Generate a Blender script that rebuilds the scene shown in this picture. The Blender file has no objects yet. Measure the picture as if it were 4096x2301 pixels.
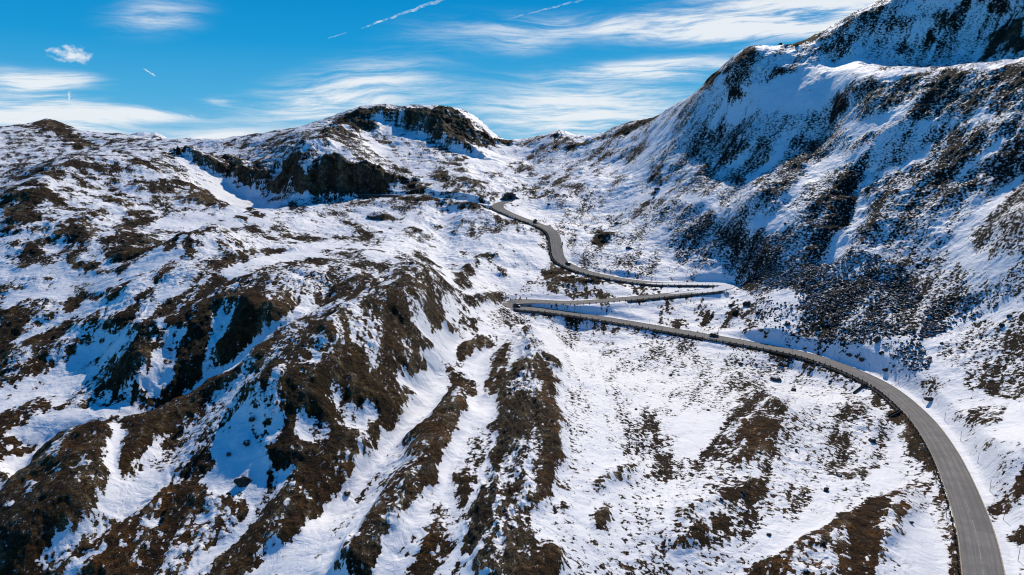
import bpy, bmesh, math, random, time
import numpy as np
from mathutils import Vector, Matrix, Euler

F32 = np.float32
CAMZ = 150.0
RNG = np.random.RandomState(7)
_T = [RNG.rand(256, 256).astype(F32) for _ in range(6)]

def vnoise(x, y, seed=0):
    """smooth value noise in map coordinates, range 0..1"""
    T = _T[seed % 6]
    ox, oy = (seed*37.7) % 256, (seed*91.3) % 256
    x = x + F32(ox); y = y + F32(oy)
    xf = np.floor(x); yf = np.floor(y)
    fx = (x-xf).astype(F32); fy = (y-yf).astype(F32)
    xi = xf.astype(np.int32); yi = yf.astype(np.int32)
    fx = fx*fx*fx*(fx*(fx*6-15)+10); fy = fy*fy*fy*(fy*(fy*6-15)+10)
    x0 = xi & 255; x1 = (xi+1) & 255; y0 = yi & 255; y1 = (yi+1) & 255
    a = T[x0, y0]; b = T[x1, y0]; c = T[x0, y1]; d = T[x1, y1]
    a += (b-a)*fx; c += (d-c)*fx
    a += (c-a)*fy
    return a

def fbm(x, y, wl, octs, gain, seed=0, ridged=False):
    """fractal noise, zero mean, unit standard deviation (roughly)"""
    out = np.zeros(np.shape(x), F32); amp = 1.0; var = 0.0
    ca, sa = math.cos(.6), math.sin(.6)
    x = (x/wl).astype(F32); y = (y/wl).astype(F32)
    for i in range(octs):
        n = vnoise(x, y, seed+i*5)-F32(.5)
        if ridged: n = F32(.25)-np.abs(n)
        out += n*F32(amp); var += amp*amp*(.04 if not ridged else .012)
        amp *= gain
        x, y = (x*ca-y*sa)*F32(2.03), (x*sa+y*ca)*F32(2.03)
    return out/F32(math.sqrt(var))

def unif(n):
    """gaussian-like noise to uniform 0..1"""
    return (1.0/(1.0+np.exp(-1.702*n))).astype(F32)

def sstep(a, b, x):
    t = np.clip((x-a)/(b-a), 0, 1); return t*t*(3-2*t)

def catmull(xs, n0, x0, x1):
    """weights that sample a regular grid of n0 nodes on [x0,x1] at xs, cubic"""
    t = np.clip((xs-x0)/(x1-x0)*(n0-1), 0, n0-1.0001)
    i = np.floor(t).astype(int); f = (t-i)
    idx = np.stack([np.clip(i+k, 0, n0-1) for k in (-1, 0, 1, 2)])
    w = np.stack([-.5*f+f*f-.5*f**3, 1-2.5*f*f+1.5*f**3, .5*f+2*f*f-1.5*f**3, -.5*f*f+.5*f**3])
    return idx, w

class RBF:
    """thin-plate surface through the survey points: slope-from-origin as a function of bearing and log range"""
    KB = .55
    def __init__(s, pts, lam=1.2e-4):
        P = np.array(pts, float)
        s.X = np.stack([P[:, 0], P[:, 1]*s.KB], 1); n = len(P)
        d = np.sqrt(((s.X[:, None]-s.X[None])**2).sum(2))
        A = np.zeros((n+3, n+3)); A[:n, :n] = s.phi(d)+lam*np.eye(n)
        A[:n, n] = 1; A[:n, n+1:] = s.X; A[n, :n] = 1; A[n+1:, :n] = s.X.T
        s.w = np.linalg.solve(A, np.concatenate([P[:, 2], np.zeros(3)])); s.n = n
    def phi(s, d):
        return np.where(d > 1e-9, d*d*np.log(np.maximum(d, 1e-9)), 0)
    def __call__(s, th, lr):
        q = np.stack([th.ravel(), lr.ravel()*s.KB], 1); out = np.empty(len(q))
        for i in range(0, len(q), 20000):
            c = q[i:i+20000]
            d = np.sqrt(((c[:, None]-s.X[None])**2).sum(2))
            out[i:i+20000] = s.phi(d)@s.w[:s.n]+s.w[s.n]+c@s.w[s.n+1:]
        return out.reshape(th.shape)

def make_grid(q=1.0):
    """bearings and ranges of the terrain grid"""
    th = np.concatenate([np.linspace(-58, -42, int(90*q), endpoint=False),
                         np.linspace(-42, 42, int(1290*q), endpoint=False),
                         np.linspace(42, 58, int(90*q))])*math.pi/180
    segs = [(70, 115, 200), (115, 950, 650), (950, 1500, 360), (1500, 3000, 120), (3000, 14000, 40)]
    lr = []
    for a, b, d in segs:
        n = max(3, int(math.log(b/a)*d*q)); lr.append(np.linspace(math.log(a), math.log(b), n, endpoint=False))
    lr.append([math.log(14000)])
    return th.astype(np.float64), np.concatenate(lr)

def box(a, k, axis):
    if k < 1: return a
    p = [(0, 0), (0, 0)]; p[axis] = (k+1, k)
    c = np.cumsum(np.pad(a, p, mode='edge'), axis=axis, dtype=np.float64)
    n = a.shape[axis]
    if axis == 0: return ((c[2*k+1:2*k+1+n]-c[:n])/(2*k+1)).astype(F32)
    return ((c[:, 2*k+1:2*k+1+n]-c[:, :n])/(2*k+1)).astype(F32)

def blur(a, kr, kc):
    for _ in range(2):
        a = box(box(a, kr, 0), kc, 1)
    return a

def resample(pts, step):
    P = np.array(pts, float); d = np.r_[0, np.cumsum(np.sqrt((np.diff(P[:, :2], axis=0)**2).sum(1)))]
    n = max(2, int(d[-1]/step)+1); t = np.linspace(0, d[-1], n)
    return np.stack([np.interp(t, d, P[:, k]) for k in range(P.shape[1])], 1)

def spline(pts, step):
    """Catmull-Rom (centripetal-ish) through points, resampled evenly"""
    P = np.array(pts, float); P = np.vstack([2*P[0]-P[1], P, 2*P[-1]-P[-2]]); out = []
    for i in range(1, len(P)-2):
        p0, p1, p2, p3 = P[i-1:i+3]
        for t in np.linspace(0, 1, 24, endpoint=False):
            out.append(.5*((2*p1)+(-p0+p2)*t+(2*p0-5*p1+4*p2-p3)*t*t+(-p0+3*p1-3*p2+p3)*t**3))
    out.append(P[-2]); return resample(out, step)

def dist_polyline(X, Y, P, reach, carry=None):
    """distance (and signed side, and carried value) from grid nodes to polyline P, only inside reach"""
    D = np.full(X.shape, 1e6, F32); S = np.zeros(X.shape, F32); C = np.zeros(X.shape, F32)
    for i in range(len(P)-1):
        ax, ay = P[i][:2]; bx, by = P[i+1][:2]
        m = (X > min(ax, bx)-reach) & (X < max(ax, bx)+reach) & (Y > min(ay, by)-reach) & (Y < max(ay, by)+reach)
        rr = np.where(m.any(1))[0]; cc = np.where(m.any(0))[0]
        if not len(rr): continue
        sl = (slice(rr[0], rr[-1]+1), slice(cc[0], cc[-1]+1))
        x = X[sl]; y = Y[sl]; dx, dy = bx-ax, by-ay; L = dx*dx+dy*dy+1e-9
        t = np.clip(((x-ax)*dx+(y-ay)*dy)/L, 0, 1)
        d = np.sqrt((x-ax-t*dx)**2+(y-ay-t*dy)**2)
        b = d < D[sl]
        D[sl] = np.where(b, d, D[sl]); S[sl] = np.where(b, np.sign(dx*(y-ay)-dy*(x-ax)), S[sl])
        if carry is not None:
            C[sl] = np.where(b, carry[i]+(carry[i+1]-carry[i])*t, C[sl])
    return D, S, C

def fill_poly(X, Y, P):
    """bbox slices and inside mask of polygon P (map metres) on the grid nodes"""
    P = np.asarray(P, float)
    m = (X >= P[:, 0].min()) & (X <= P[:, 0].max()) & (Y >= P[:, 1].min()) & (Y <= P[:, 1].max())
    rr = np.where(m.any(1))[0]; cc = np.where(m.any(0))[0]
    if not len(rr): return None
    sl = (slice(rr[0], rr[-1]+1), slice(cc[0], cc[-1]+1))
    x = X[sl]; y = Y[sl]; ins = np.zeros(x.shape, bool); n = len(P)
    for i in range(n):
        x0, y0 = P[i]; x1, y1 = P[(i+1) % n]
        if y0 == y1: continue
        ins ^= ((y0 > y) != (y1 > y)) & (x < (x1-x0)*(y-y0)/(y1-y0)+x0)
    return sl, ins

def road_line(D):
    return spline(D['road'], 1.5)

def build(D, q=1.0, log=None):
    th, lr = make_grid(q)
    nr, nc = len(lr), len(th)
    R = np.exp(lr)
    X = (R[:, None]*np.sin(th)[None]).astype(F32); Y = (R[:, None]*np.cos(th)[None]).astype(F32)
    # --- large form: surface through the survey points (x, y, z)
    sv = np.array(D['survey'], float)
    sr = np.hypot(sv[:, 0], sv[:, 1])
    pts = np.stack([np.arctan2(sv[:, 0], sv[:, 1]), np.log(sr), (sv[:, 2]-CAMZ)/sr], 1)
    rbf = RBF(pts)
    n1, n2 = 260, 200
    g1 = np.linspace(lr[0], lr[-1], n1); g2 = np.linspace(th[0], th[-1], n2)
    G = rbf(*np.meshgrid(g2, g1))
    ia, wa = catmull(lr, n1, lr[0], lr[-1]); ib, wb = catmull(th, n2, th[0], th[-1])
    U = sum(G[ia[k]]*wa[k][:, None] for k in range(4))
    E = sum(U[:, ib[k]]*wb[k][None] for k in range(4))
    far = sstep(1700, 4500, R)[:, None]
    Z = ((CAMZ+R[:, None]*E)*(1-far)+(-80.0)*far).astype(F32)
    # --- ridges, ribs and gullies
    wx = fbm(X, Y, 26., 3, .55, 1); wy = fbm(X, Y, 26., 3, .55, 2)
    w2x = fbm(X, Y, 6., 3, .6, 3); w2y = fbm(X, Y, 6., 3, .6, 4)
    k1 = np.clip(R/320., .5, 2.2)[:, None].astype(F32)
    XW = X+(wx*1.5+w2x*.55)*k1; YW = Y+(wy*1.5+w2y*.55)*k1
    for amp, wl, wr, P in D['ridges']:
        Pr = resample(P, 3.0)
        reach = 3*max(wl, wr)
        d, s, _ = dist_polyline(XW, YW, Pr, reach)
        w = np.where(s > 0, wl, wr)          # s > 0: left of the line's direction
        ends = 1.0
        Z += np.where(d < 1e5, amp*np.exp(-(d/w)**2), 0).astype(F32)
    # --- painted ground cover: share of bare ground, rock, ochre, lift
    B = np.full(X.shape, .25, F32); H = np.zeros_like(B); K = np.zeros_like(B); O = np.zeros_like(B); T = np.zeros_like(B)
    for val, lift, tag, P in D['cover']:
        f = fill_poly(XW, YW, P)
        if f is None: continue
        sl, m = f
        if val >= 0: B[sl][m] = val
        if lift: H[sl][m] = lift
        elif val >= 0: H[sl][m] = 0
        if 'r' in tag: K[sl][m] = 1
        elif val >= 0: K[sl][m] = 0
        if 'o' in tag: O[sl][m] = 1
        elif val >= 0 and 'k' not in tag: O[sl][m] = 0
        if val >= 0: T[sl][m] = 1 if 't' in tag else (.62 if .14 < val < .7 else .22)
    kr, kc = max(1, int(3.4*q)), max(1, int(3.4*q))
    B = blur(B, kr, kc); K = blur(K, kr*2, kc*2); O = blur(O, kr*5, kc*5); T = blur(T, kr*3, kc*3)
    H = blur(H, int(8*q), int(8*q))
    Z += H
    # --- road bed
    rl = road_line(D); hw = D['road_hw']
    d, s, rz = dist_polyline(X, Y, rl, 30., rl[:, 2])
    sH, sR = [int(np.argmin((rl[:, 0]-p[0])**2+(rl[:, 1]-p[1])**2)) for p in D['turns']]
    sv_ = np.ones(len(rl)); sv_[sH:sR] = -1; sv_[sH:sH+int(.5*(sR-sH))] = 0
    for k in (sH, sR): sv_[k-5:k+6] = 0
    vs = dist_polyline(X, Y, rl, 30., sv_)[2]
    low = (d < 1e5) & (s*vs > .3)
    ondeck = d < 1e5
    rel = fbm(X, Y, 70., 3, .5, 11)*F32(1.0)+fbm(X, Y, 14., 5, .62, 12)*F32(.34)*(F32(.25)+B*F32(1.75))
    rg = fbm(X, Y, 5., 4, .6, 13, True)*F32(.22)*K
    strat = fbm(X*F32(1.0)+Y*F32(.12), Y*F32(.16), 5., 4, .65, 14, True)*F32(.6)*K
    away = np.where(ondeck, sstep(hw+.5, hw+16, d), 1).astype(F32)
    nearK = np.clip(1.7-R/260., .12, 1)[:, None].astype(F32)
    crag = fbm(X, Y, 26., 5, .62, 15, True)*F32(2.1)*K*(1-nearK)
    Z += (rel*np.minimum(k1, 1.5)+(rg+strat)*k1*nearK+crag)*away
    wroad = np.where(ondeck, 1-sstep(hw+1.2, hw+7.5, d), 0)
    Z = np.where(ondeck, Z*(1-wroad)+(rz-.12-.02*np.maximum(d-hw, 0))*wroad, Z).astype(F32)
    Z -= np.where(low, F32(.75)*sstep(hw+1.25, hw+1.7, d)*(1-sstep(hw+2.6, hw+13, d)), 0).astype(F32)
    B = np.where(low & (d > hw+.2), np.maximum(B, F32(.86)*(1-sstep(hw+1.3, hw+4.2, d)).astype(F32)), B)
    tr = D.get('track')
    if tr is not None:
        tl = spline(tr, 2.0); d2, s2, tz = dist_polyline(X, Y, tl, 16., tl[:, 2])
        w2 = np.where(d2 < 1e5, 1-sstep(2.4, 6.0, d2), 0)
        Z = (Z*(1-w2)+tz*w2).astype(F32)
        B = np.where(d2 < 2.4, .02, B)
        lo2 = (d2 < 1e5) & (s2 > 0)
        Z -= np.where(lo2, F32(4.6)*sstep(2.45, 2.9, d2)*(1-sstep(4.5, 15.9, d2)), 0).astype(F32)
        B = np.where(lo2 & (d2 > 2.45), np.maximum(B, F32(.8)*(1-sstep(4., 9.5, d2)).astype(F32)), B)
    # --- where the snow has gone: cover share against patch noise, crests first
    kk = np.sqrt(np.clip(R/300., .4, 6.))[:, None].astype(F32)
    n = fbm(X/kk, Y/kk, 12., 8, .76, 21)
    # tufts drawn out down the fall line
    Zs = blur(Z, int(10*q), int(10*q))
    zr = np.gradient(Zs, lr, axis=0); zt = np.gradient(Zs, th, axis=1)
    st, ct = np.sin(th)[None].astype(F32), np.cos(th)[None].astype(F32)
    Ri = (1/R)[:, None].astype(F32)
    gx = ((zr*st+zt*ct)*Ri).astype(F32); gy = ((zr*ct-zt*st)*Ri).astype(F32)
    sl = np.sqrt(gx*gx+gy*gy)+F32(1e-4)
    ux = (gx/sl); uy = (gy/sl)
    rt = np.clip((X-40)/120, 0, 1)*np.clip((Y-150)/120, 0, 1)*F32(.8)      # the big flank drains obliquely
    ux = ux*(1-rt)+F32(.93)*rt; uy = uy*(1-rt)+F32(.37)*rt
    nr_ = (1-sstep(270, 380, R))[:, None].astype(F32)*F32(.85)            # strata of the near ground strike along the valley
    xl = sstep(20, 75, X).astype(F32)
    ux = ux*(1-nr_)+(F32(.13)+F32(.50)*xl)*nr_; uy = uy*(1-nr_)+(F32(.99)-F32(.22)*xl)*nr_
    ln = np.maximum(np.clip((sl-F32(.08))*F32(2.2), 0, 1), nr_*F32(1.25))
    del Zs, zr, zt
    sk_ = np.zeros_like(n)
    for a in (-9., -6., -3., 0., 3., 6., 9.):
        sk_ += fbm((X+ux*ln*F32(a))/kk, (Y+uy*ln*F32(a))/kk, 5.0, 3, .8, 25)
    sk_ /= sk_[::7, ::7].std()
    tu = np.zeros_like(n)
    for a in (-.5, .5):
        tu += fbm((X+ux*ln*F32(a))/kk, (Y+uy*ln*F32(a))/kk, 1.25, 2, .9, 22)
    tu /= tu[::7, ::7].std()
    nt_ = sk_*F32(.62)+n*F32(.16)+tu*F32(.25)
    n = n*(F32(.70)-F32(.22)*nr_)+sk_*(F32(.42)+F32(.55)*nr_)+tu*F32(.45)
    cv = (Z-blur(Z, int(9*q), int(9*q)))/(F32(.0035)*R[:, None].astype(F32))
    tw = F32(.12)+F32(.82)*T
    n = (n*(1-tw)+nt_*tw)*F32(1.12)-np.clip(cv, -1.6, 1.6)*(F32(.42)-F32(.24)*T)
    Z += sk_*F32(.20)*np.clip(B*F32(1.2), 0, 1)*away*(F32(.35)+nr_)
    z2 = blur(Z, int(2*q), int(2*q)); zr = np.gradient(z2, lr, axis=0)*Ri; zt = np.gradient(z2, th, axis=1)*Ri
    steep = np.sqrt(zr*zr+zt*zt).astype(F32); del z2, zr, zt
    st_ = sstep(1.25, 1.85, steep).astype(F32)*away
    B = np.maximum(B, st_*F32(.96)); K = np.maximum(K, st_)
    scrub = (rt/F32(.8)*T).astype(F32)
    # ledges that follow the contours on the left slopes
    ban = np.sin((Z+fbm(X, Y, 60., 3, .5, 27)*F32(2.2))*F32(1.35)+fbm(X, Y, 11., 3, .6, 28)*F32(.8))
    bl = (1-sstep(-60, 30, X))*(sstep(300, 380, R)*(1-sstep(1200, 1700, R)))[:, None]
    B = np.where(R[:, None] < 420, B*(F32(1)-F32(.10)*nr_*(B > .6)), B)
    n = n-ban.astype(F32)*bl.astype(F32)*F32(.62)
    L = B-unif(n*(F32(.95)-F32(.45)*tw))
    A = np.clip(B*(1-B)*F32(4.), 0, 1)*(F32(.42)+F32(.75)*T)+F32(.05)
    return dict(SC=scrub, SK=sk_, L=L, A=A, th=th, lr=lr, R=R, X=X, Y=Y, Z=Z, B=B, K=K, O=O, T=T, droad=d, sroad=s, H=H)

class NT:
    """small helper to write node trees"""
    def __init__(s, mat):
        mat.use_nodes = True; s.t = mat.node_tree; s.bsdf = s.t.nodes.get('Principled BSDF'); s.out = s.t.nodes.get('Material Output')
    def n(s, typ, ins=None, **kw):
        nd = s.t.nodes.new('ShaderNode'+typ)
        for k, v in kw.items(): setattr(nd, k, v)
        for k, v in (ins or {}).items(): s.set(nd.inputs[k], v)
        return nd
    def set(s, sock, v):
        if hasattr(v, 'is_output'): s.t.links.new(v, sock)
        elif hasattr(v, 'outputs'): s.t.links.new(v.outputs[0], sock)
        else: sock.default_value = v
    def attr(s, name): return s.n('Attribute', attribute_name=name).outputs['Fac']
    def math(s, op, a, b=0.0, c=0.0, clamp=False):
        return s.n('Math', {0: a, 1: b, 2: c}, operation=op, use_clamp=clamp).outputs[0]
    def mix(s, f, a, b):
        return s.n('Mix', {'Factor': f, 'A': a, 'B': b}, data_type='RGBA').outputs['Result'] if False else s._mix(f, a, b)
    def _mix(s, f, a, b):
        nd = s.t.nodes.new('ShaderNodeMix'); nd.data_type = 'RGBA'
        s.set(nd.inputs[0], f); s.set(nd.inputs[6], a); s.set(nd.inputs[7], b); return nd.outputs[2]
    def noise(s, vec, scale, detail=4, rough=.6, dist=0.0):
        return s.n('TexNoise', {'Vector': vec, 'Scale': scale, 'Detail': detail, 'Roughness': rough, 'Distortion': dist}).outputs['Fac']
    def ramp(s, f, a, b):
        return s.n('MapRange', {'Value': f, 'From Min': a, 'From Max': b}, interpolation_type='SMOOTHSTEP').outputs['Result']
    def pos(s): return s.n('NewGeometry').outputs['Position']

def mat_ground():
    m = bpy.data.materials.new('snowy_heath'); t = NT(m); P = t.pos()
    L = t.attr('bare_level'); A = t.attr('edge_noise'); K = t.attr('rock'); O = t.attr('ochre')
    f1 = t.noise(P, .78, 3, .68)
    lv = t.math('ADD', L, t.math('MULTIPLY', t.math('SUBTRACT', f1, .5), t.math('MULTIPLY', A, 2.5)))
    bare = t.ramp(lv, -.02, .035)
    big = t.noise(P, .035, 4, .6); mid = t.noise(P, .22, 5, .65); fine = t.noise(P, 1.4, 6, .75)
    heath = t.mix(t.ramp(big, .35, .65), (.034, .018, .008, 1), (.066, .036, .014, 1))
    heath = t.mix(t.ramp(mid, .42, .66), heath, (.076, .048, .015, 1))
    och = t.mix(t.ramp(mid, .35, .7), (.055, .029, .011, 1), (.17, .080, .026, 1))
    heath = t.mix(t.math('MULTIPLY', O, t.ramp(big, .24, .46)), heath, och)
    rock = t.mix(t.ramp(mid, .38, .62), (.045, .038, .031, 1), (.165, .142, .115, 1))
    rock = t.mix(t.ramp(fine, .52, .68), rock, (.22, .195, .165, 1))
    kk = t.math('MAXIMUM', t.math('MULTIPLY', K, t.ramp(t.noise(P, .12, 5, .7), .34, .56)), t.math('MULTIPLY', t.ramp(t.math('ADD', t.noise(P, .09, 6, .75, .8), t.math('MULTIPLY', t.attr('streak'), .085)), .52, .62), .9))
    soil = t.mix(kk, heath, rock)
    lum = t.math('ADD', .45, t.math('MULTIPLY', t.ramp(t.math('ADD', t.noise(P, .45, 5, .7), t.math('MULTIPLY', t.attr('streak'), .10)), .30, .74), 1.7))
    soil = t.n('VectorMath', {0: soil, 1: lum}, operation='MULTIPLY').outputs[0]
    grit = t.noise(P, 2.3, 4, .8)
    soil = t.mix(t.ramp(grit, .60, .40), soil, t.mix(.8, soil, (.006, .005, .004, 1)))
    soil = t.mix(t.math('MULTIPLY', t.ramp(fine, .60, .74), .4), soil, (.13, .105, .075, 1))
    vor = t.n('TexVoronoi', {'Vector': P, 'Scale': .8}, feature='F1').outputs['Distance']
    soil = t.mix(t.math('MULTIPLY', t.ramp(vor, .13, .06), .3), soil, (.24, .215, .18, 1))
    soil = t.mix(t.math('MULTIPLY', t.attr('scrub'), .95), soil, t.mix(t.ramp(grit, .40, .62), (.005, .006, .0075, 1), (.022, .021, .020, 1)))
    soil = t.n('VectorMath', {0: soil, 1: (1.06, .92, .66)}, operation='MULTIPLY').outputs[0]
    # flecks of old snow caught in the turf
    fl = t.math('MULTIPLY', t.ramp(t.noise(t.n('VectorMath', {0: P, 1: (1.0, .42, 1.0)}, operation='MULTIPLY').outputs[0], .85, 5, .8), .59, .635), t.ramp(t.noise(P, .06, 3, .6), .38, .58))
    bare = t.math('MULTIPLY', bare, t.math('SUBTRACT', 1.0, fl))
    sn = t.mix(t.noise(P, .05, 4, .5), (.80, .82, .86, 1), (.88, .89, .90, 1))
    # thin snow: grass shading through near the edges
    thin = t.math('MULTIPLY', t.ramp(lv, -.30, 0.0), .60)
    sn = t.mix(t.math('MULTIPLY', thin, t.ramp(fine, .45, .62)), sn, (.24, .185, .13, 1))
    col = t.mix(bare, sn, soil)
    t.set(t.bsdf.inputs['Base Color'], col)
    t.set(t.bsdf.inputs['Roughness'], t.math('ADD', .62, t.math('MULTIPLY', bare, .33)))
    t.set(t.bsdf.inputs['Specular IOR Level'], .15)
    hgt = t.math('ADD', t.math('MULTIPLY', t.math('MULTIPLY', fine, bare), 1.0), t.math('MULTIPLY', t.math('SUBTRACT', 1.0, bare), .35))
    hgt = t.math('ADD', hgt, t.math('MULTIPLY', t.noise(P, .16, 5, .6, .6), .8))
    hgt = t.math('ADD', hgt, t.math('MULTIPLY', t.noise(t.n('VectorMath', {0: P, 1: (.35, 1.0, 1.0)}, operation='MULTIPLY').outputs[0], .9, 3, .6), .12))
    hgt = t.math('ADD', hgt, t.math('MULTIPLY', t.math('MULTIPLY', t.noise(P, .4, 5, .7), bare), 2.2))
    bp = t.n('Bump', {'Height': hgt, 'Strength': 1.0, 'Distance': 1.0})
    t.set(t.bsdf.inputs['Normal'], bp)
    return m

def world_sky(W, AZ, EL):
    W.use_nodes = True; t = NT.__new__(NT); t.t = W.node_tree
    bg = t.t.nodes['Background']
    tc = t.n('TexCoord').outputs['Generated']
    sx = t.n('SeparateXYZ', {0: tc}).outputs
    el = t.math('ARCSINE', t.math('MAXIMUM', t.math('MINIMUM', sx[2], 1.0), -1.0)); az = t.math('ARCTAN2', sx[0], sx[1])
    sk = t.n('TexSky', sky_type='NISHITA', sun_disc=False, sun_elevation=EL, sun_rotation=AZ, altitude=2500.0)
    cr = t.n('ValToRGB', {0: t.math('DIVIDE', t.math('ADD', el, .02), .77, 0.0, True)})
    r = cr.color_ramp; r.interpolation = 'LINEAR'
    stops = [(0, (.22, .54, .76)), (.03, (.16, .48, .74)), (.10, (.075, .41, .715)), (.19, (.012, .315, .665)), (.286, (.0005, .245, .60)), (.55, (.004, .17, .48)), (1, (.003, .09, .32))]
    r.elements[0].position, r.elements[0].color = 0, stops[0][1]+(1,)
    r.elements[1].position, r.elements[1].color = 1, stops[-1][1]+(1,)
    for p, c in stops[1:-1]:
        e = r.elements.new(p); e.color = c+(1,)
    nsk = t.n('VectorMath', {0: sk.outputs[0], 1: (.0002, .0008, .0015)}, operation='MULTIPLY').outputs[0]
    base = t.n('VectorMath', {0: cr.outputs[0], 1: nsk}, operation='ADD').outputs[0]
    # cirrus: streaks along the wind, gathered in banks (bearing, height, size, size, tilt, weight)
    def vec(a, b, c=0.0): return t.n('CombineXYZ', {0: a, 1: b, 2: c}).outputs[0]
    warp = t.noise(vec(t.math('MULTIPLY', az, 2.6), t.math('MULTIPLY', el, 9.0)), 1.0, 3, .5)
    wv = t.math('MULTIPLY', t.math('SUBTRACT', warp, .5), .09)
    e2 = t.math('ADD', el, wv)
    s1 = t.noise(vec(t.math('MULTIPLY', az, 2.2), t.math('MULTIPLY', e2, 26.0)), 1.0, 7, .62, .12)
    s2 = t.noise(vec(t.math('MULTIPLY', az, 9.0), t.math('MULTIPLY', e2, 95.0), 3.0), 1.0, 5, .7, .1)
    st = t.math('ADD', t.math('MULTIPLY', s1, .62), t.math('MULTIPLY', s2, .38))
    tot = None
    for a, e, sa, se, k, w in CLOUDS:
        da = t.math('SUBTRACT', az, a); de = t.math('SUBTRACT', t.math('SUBTRACT', el, e), t.math('MULTIPLY', da, k))
        q = t.math('ADD', t.math('POWER', t.math('ABSOLUTE', t.math('DIVIDE', da, sa)), 2.0), t.math('POWER', t.math('ABSOLUTE', t.math('DIVIDE', de, se)), 2.0))
        g = t.math('MULTIPLY', t.math('EXPONENT', t.math('MULTIPLY', q, -1.0)), w)
        tot = g if tot is None else t.math('ADD', tot, g)
    dens = t.math('MULTIPLY', tot, t.math('ADD', t.math('MULTIPLY', t.ramp(st, .34, .66), 1.10), .06))
    cov = t.math('MULTIPLY', t.ramp(dens, .03, 1.05), .97)
    # the one small puffy cloud
    a, e, sa, se = PUFF
    pn = t.noise(vec(t.math('MULTIPLY', az, 60.0), t.math('MULTIPLY', el, 80.0)), 1.0, 6, .62)
    pd = t.math('ADD', t.math('POWER', t.math('DIVIDE', t.math('SUBTRACT', az, a), sa), 2.0), t.math('POWER', t.math('DIVIDE', t.math('SUBTRACT', el, e), se), 2.0))
    pf = t.ramp(t.math('ADD', t.math('SUBTRACT', 1.0, pd), t.math('MULTIPLY', t.math('SUBTRACT', pn, .5), 3.2)), .25, 1.35)
    cov = t.math('MAXIMUM', cov, t.math('MULTIPLY', pf, t.ramp(pd, 2.2, 1.0)))
    col = t.mix(t.math('MULTIPLY', cov, .93), base, (.88, .91, .94, 1))
    t.set(bg.inputs[0], col); bg.inputs[1].default_value = 1.0

def simple(name, col, rough=.8, spec=.2, var=0.0, scale=4.0, metal=0.0):
    m = bpy.data.materials.new(name); t = NT(m); c = col+(1,)
    if var:
        n = t.noise(t.n('TexCoord').outputs['Object'], scale, 5, .65)
        c = t.mix(t.ramp(n, .3, .7), tuple(x*(1-var) for x in col)+(1,), tuple(min(1, x*(1+var)) for x in col)+(1,))
    t.set(t.bsdf.inputs['Base Color'], c); t.bsdf.inputs['Roughness'].default_value = rough
    t.bsdf.inputs['Specular IOR Level'].default_value = spec; t.bsdf.inputs['Metallic'].default_value = metal
    return m

def mat_rock():
    m = bpy.data.materials.new('lichened_rock'); t = NT(m)
    P = t.pos(); g = t.n('NewGeometry'); nz = t.n('SeparateXYZ', {0: g.outputs['Normal']}).outputs[2]
    c = t.mix(t.ramp(t.noise(P, 1.2, 6, .7), .35, .65), (.020, .018, .016, 1), (.085, .075, .062, 1))
    c = t.mix(t.ramp(t.noise(P, 5.0, 4, .7), .55, .7), c, (.14, .125, .105, 1))
    sn = t.math('MULTIPLY', t.ramp(nz, .80, .93), t.ramp(t.noise(P, .8, 4, .6), .46, .56))
    t.set(t.bsdf.inputs['Base Color'], t.mix(sn, c, (.82, .84, .87, 1))); t.bsdf.inputs['Roughness'].default_value = .9
    t.bsdf.inputs['Specular IOR Level'].default_value = .15
    t.set(t.bsdf.inputs['Normal'], t.n('Bump', {'Height': t.noise(P, 2.5, 6, .75), 'Strength': .9, 'Distance': .4}))
    return m

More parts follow.
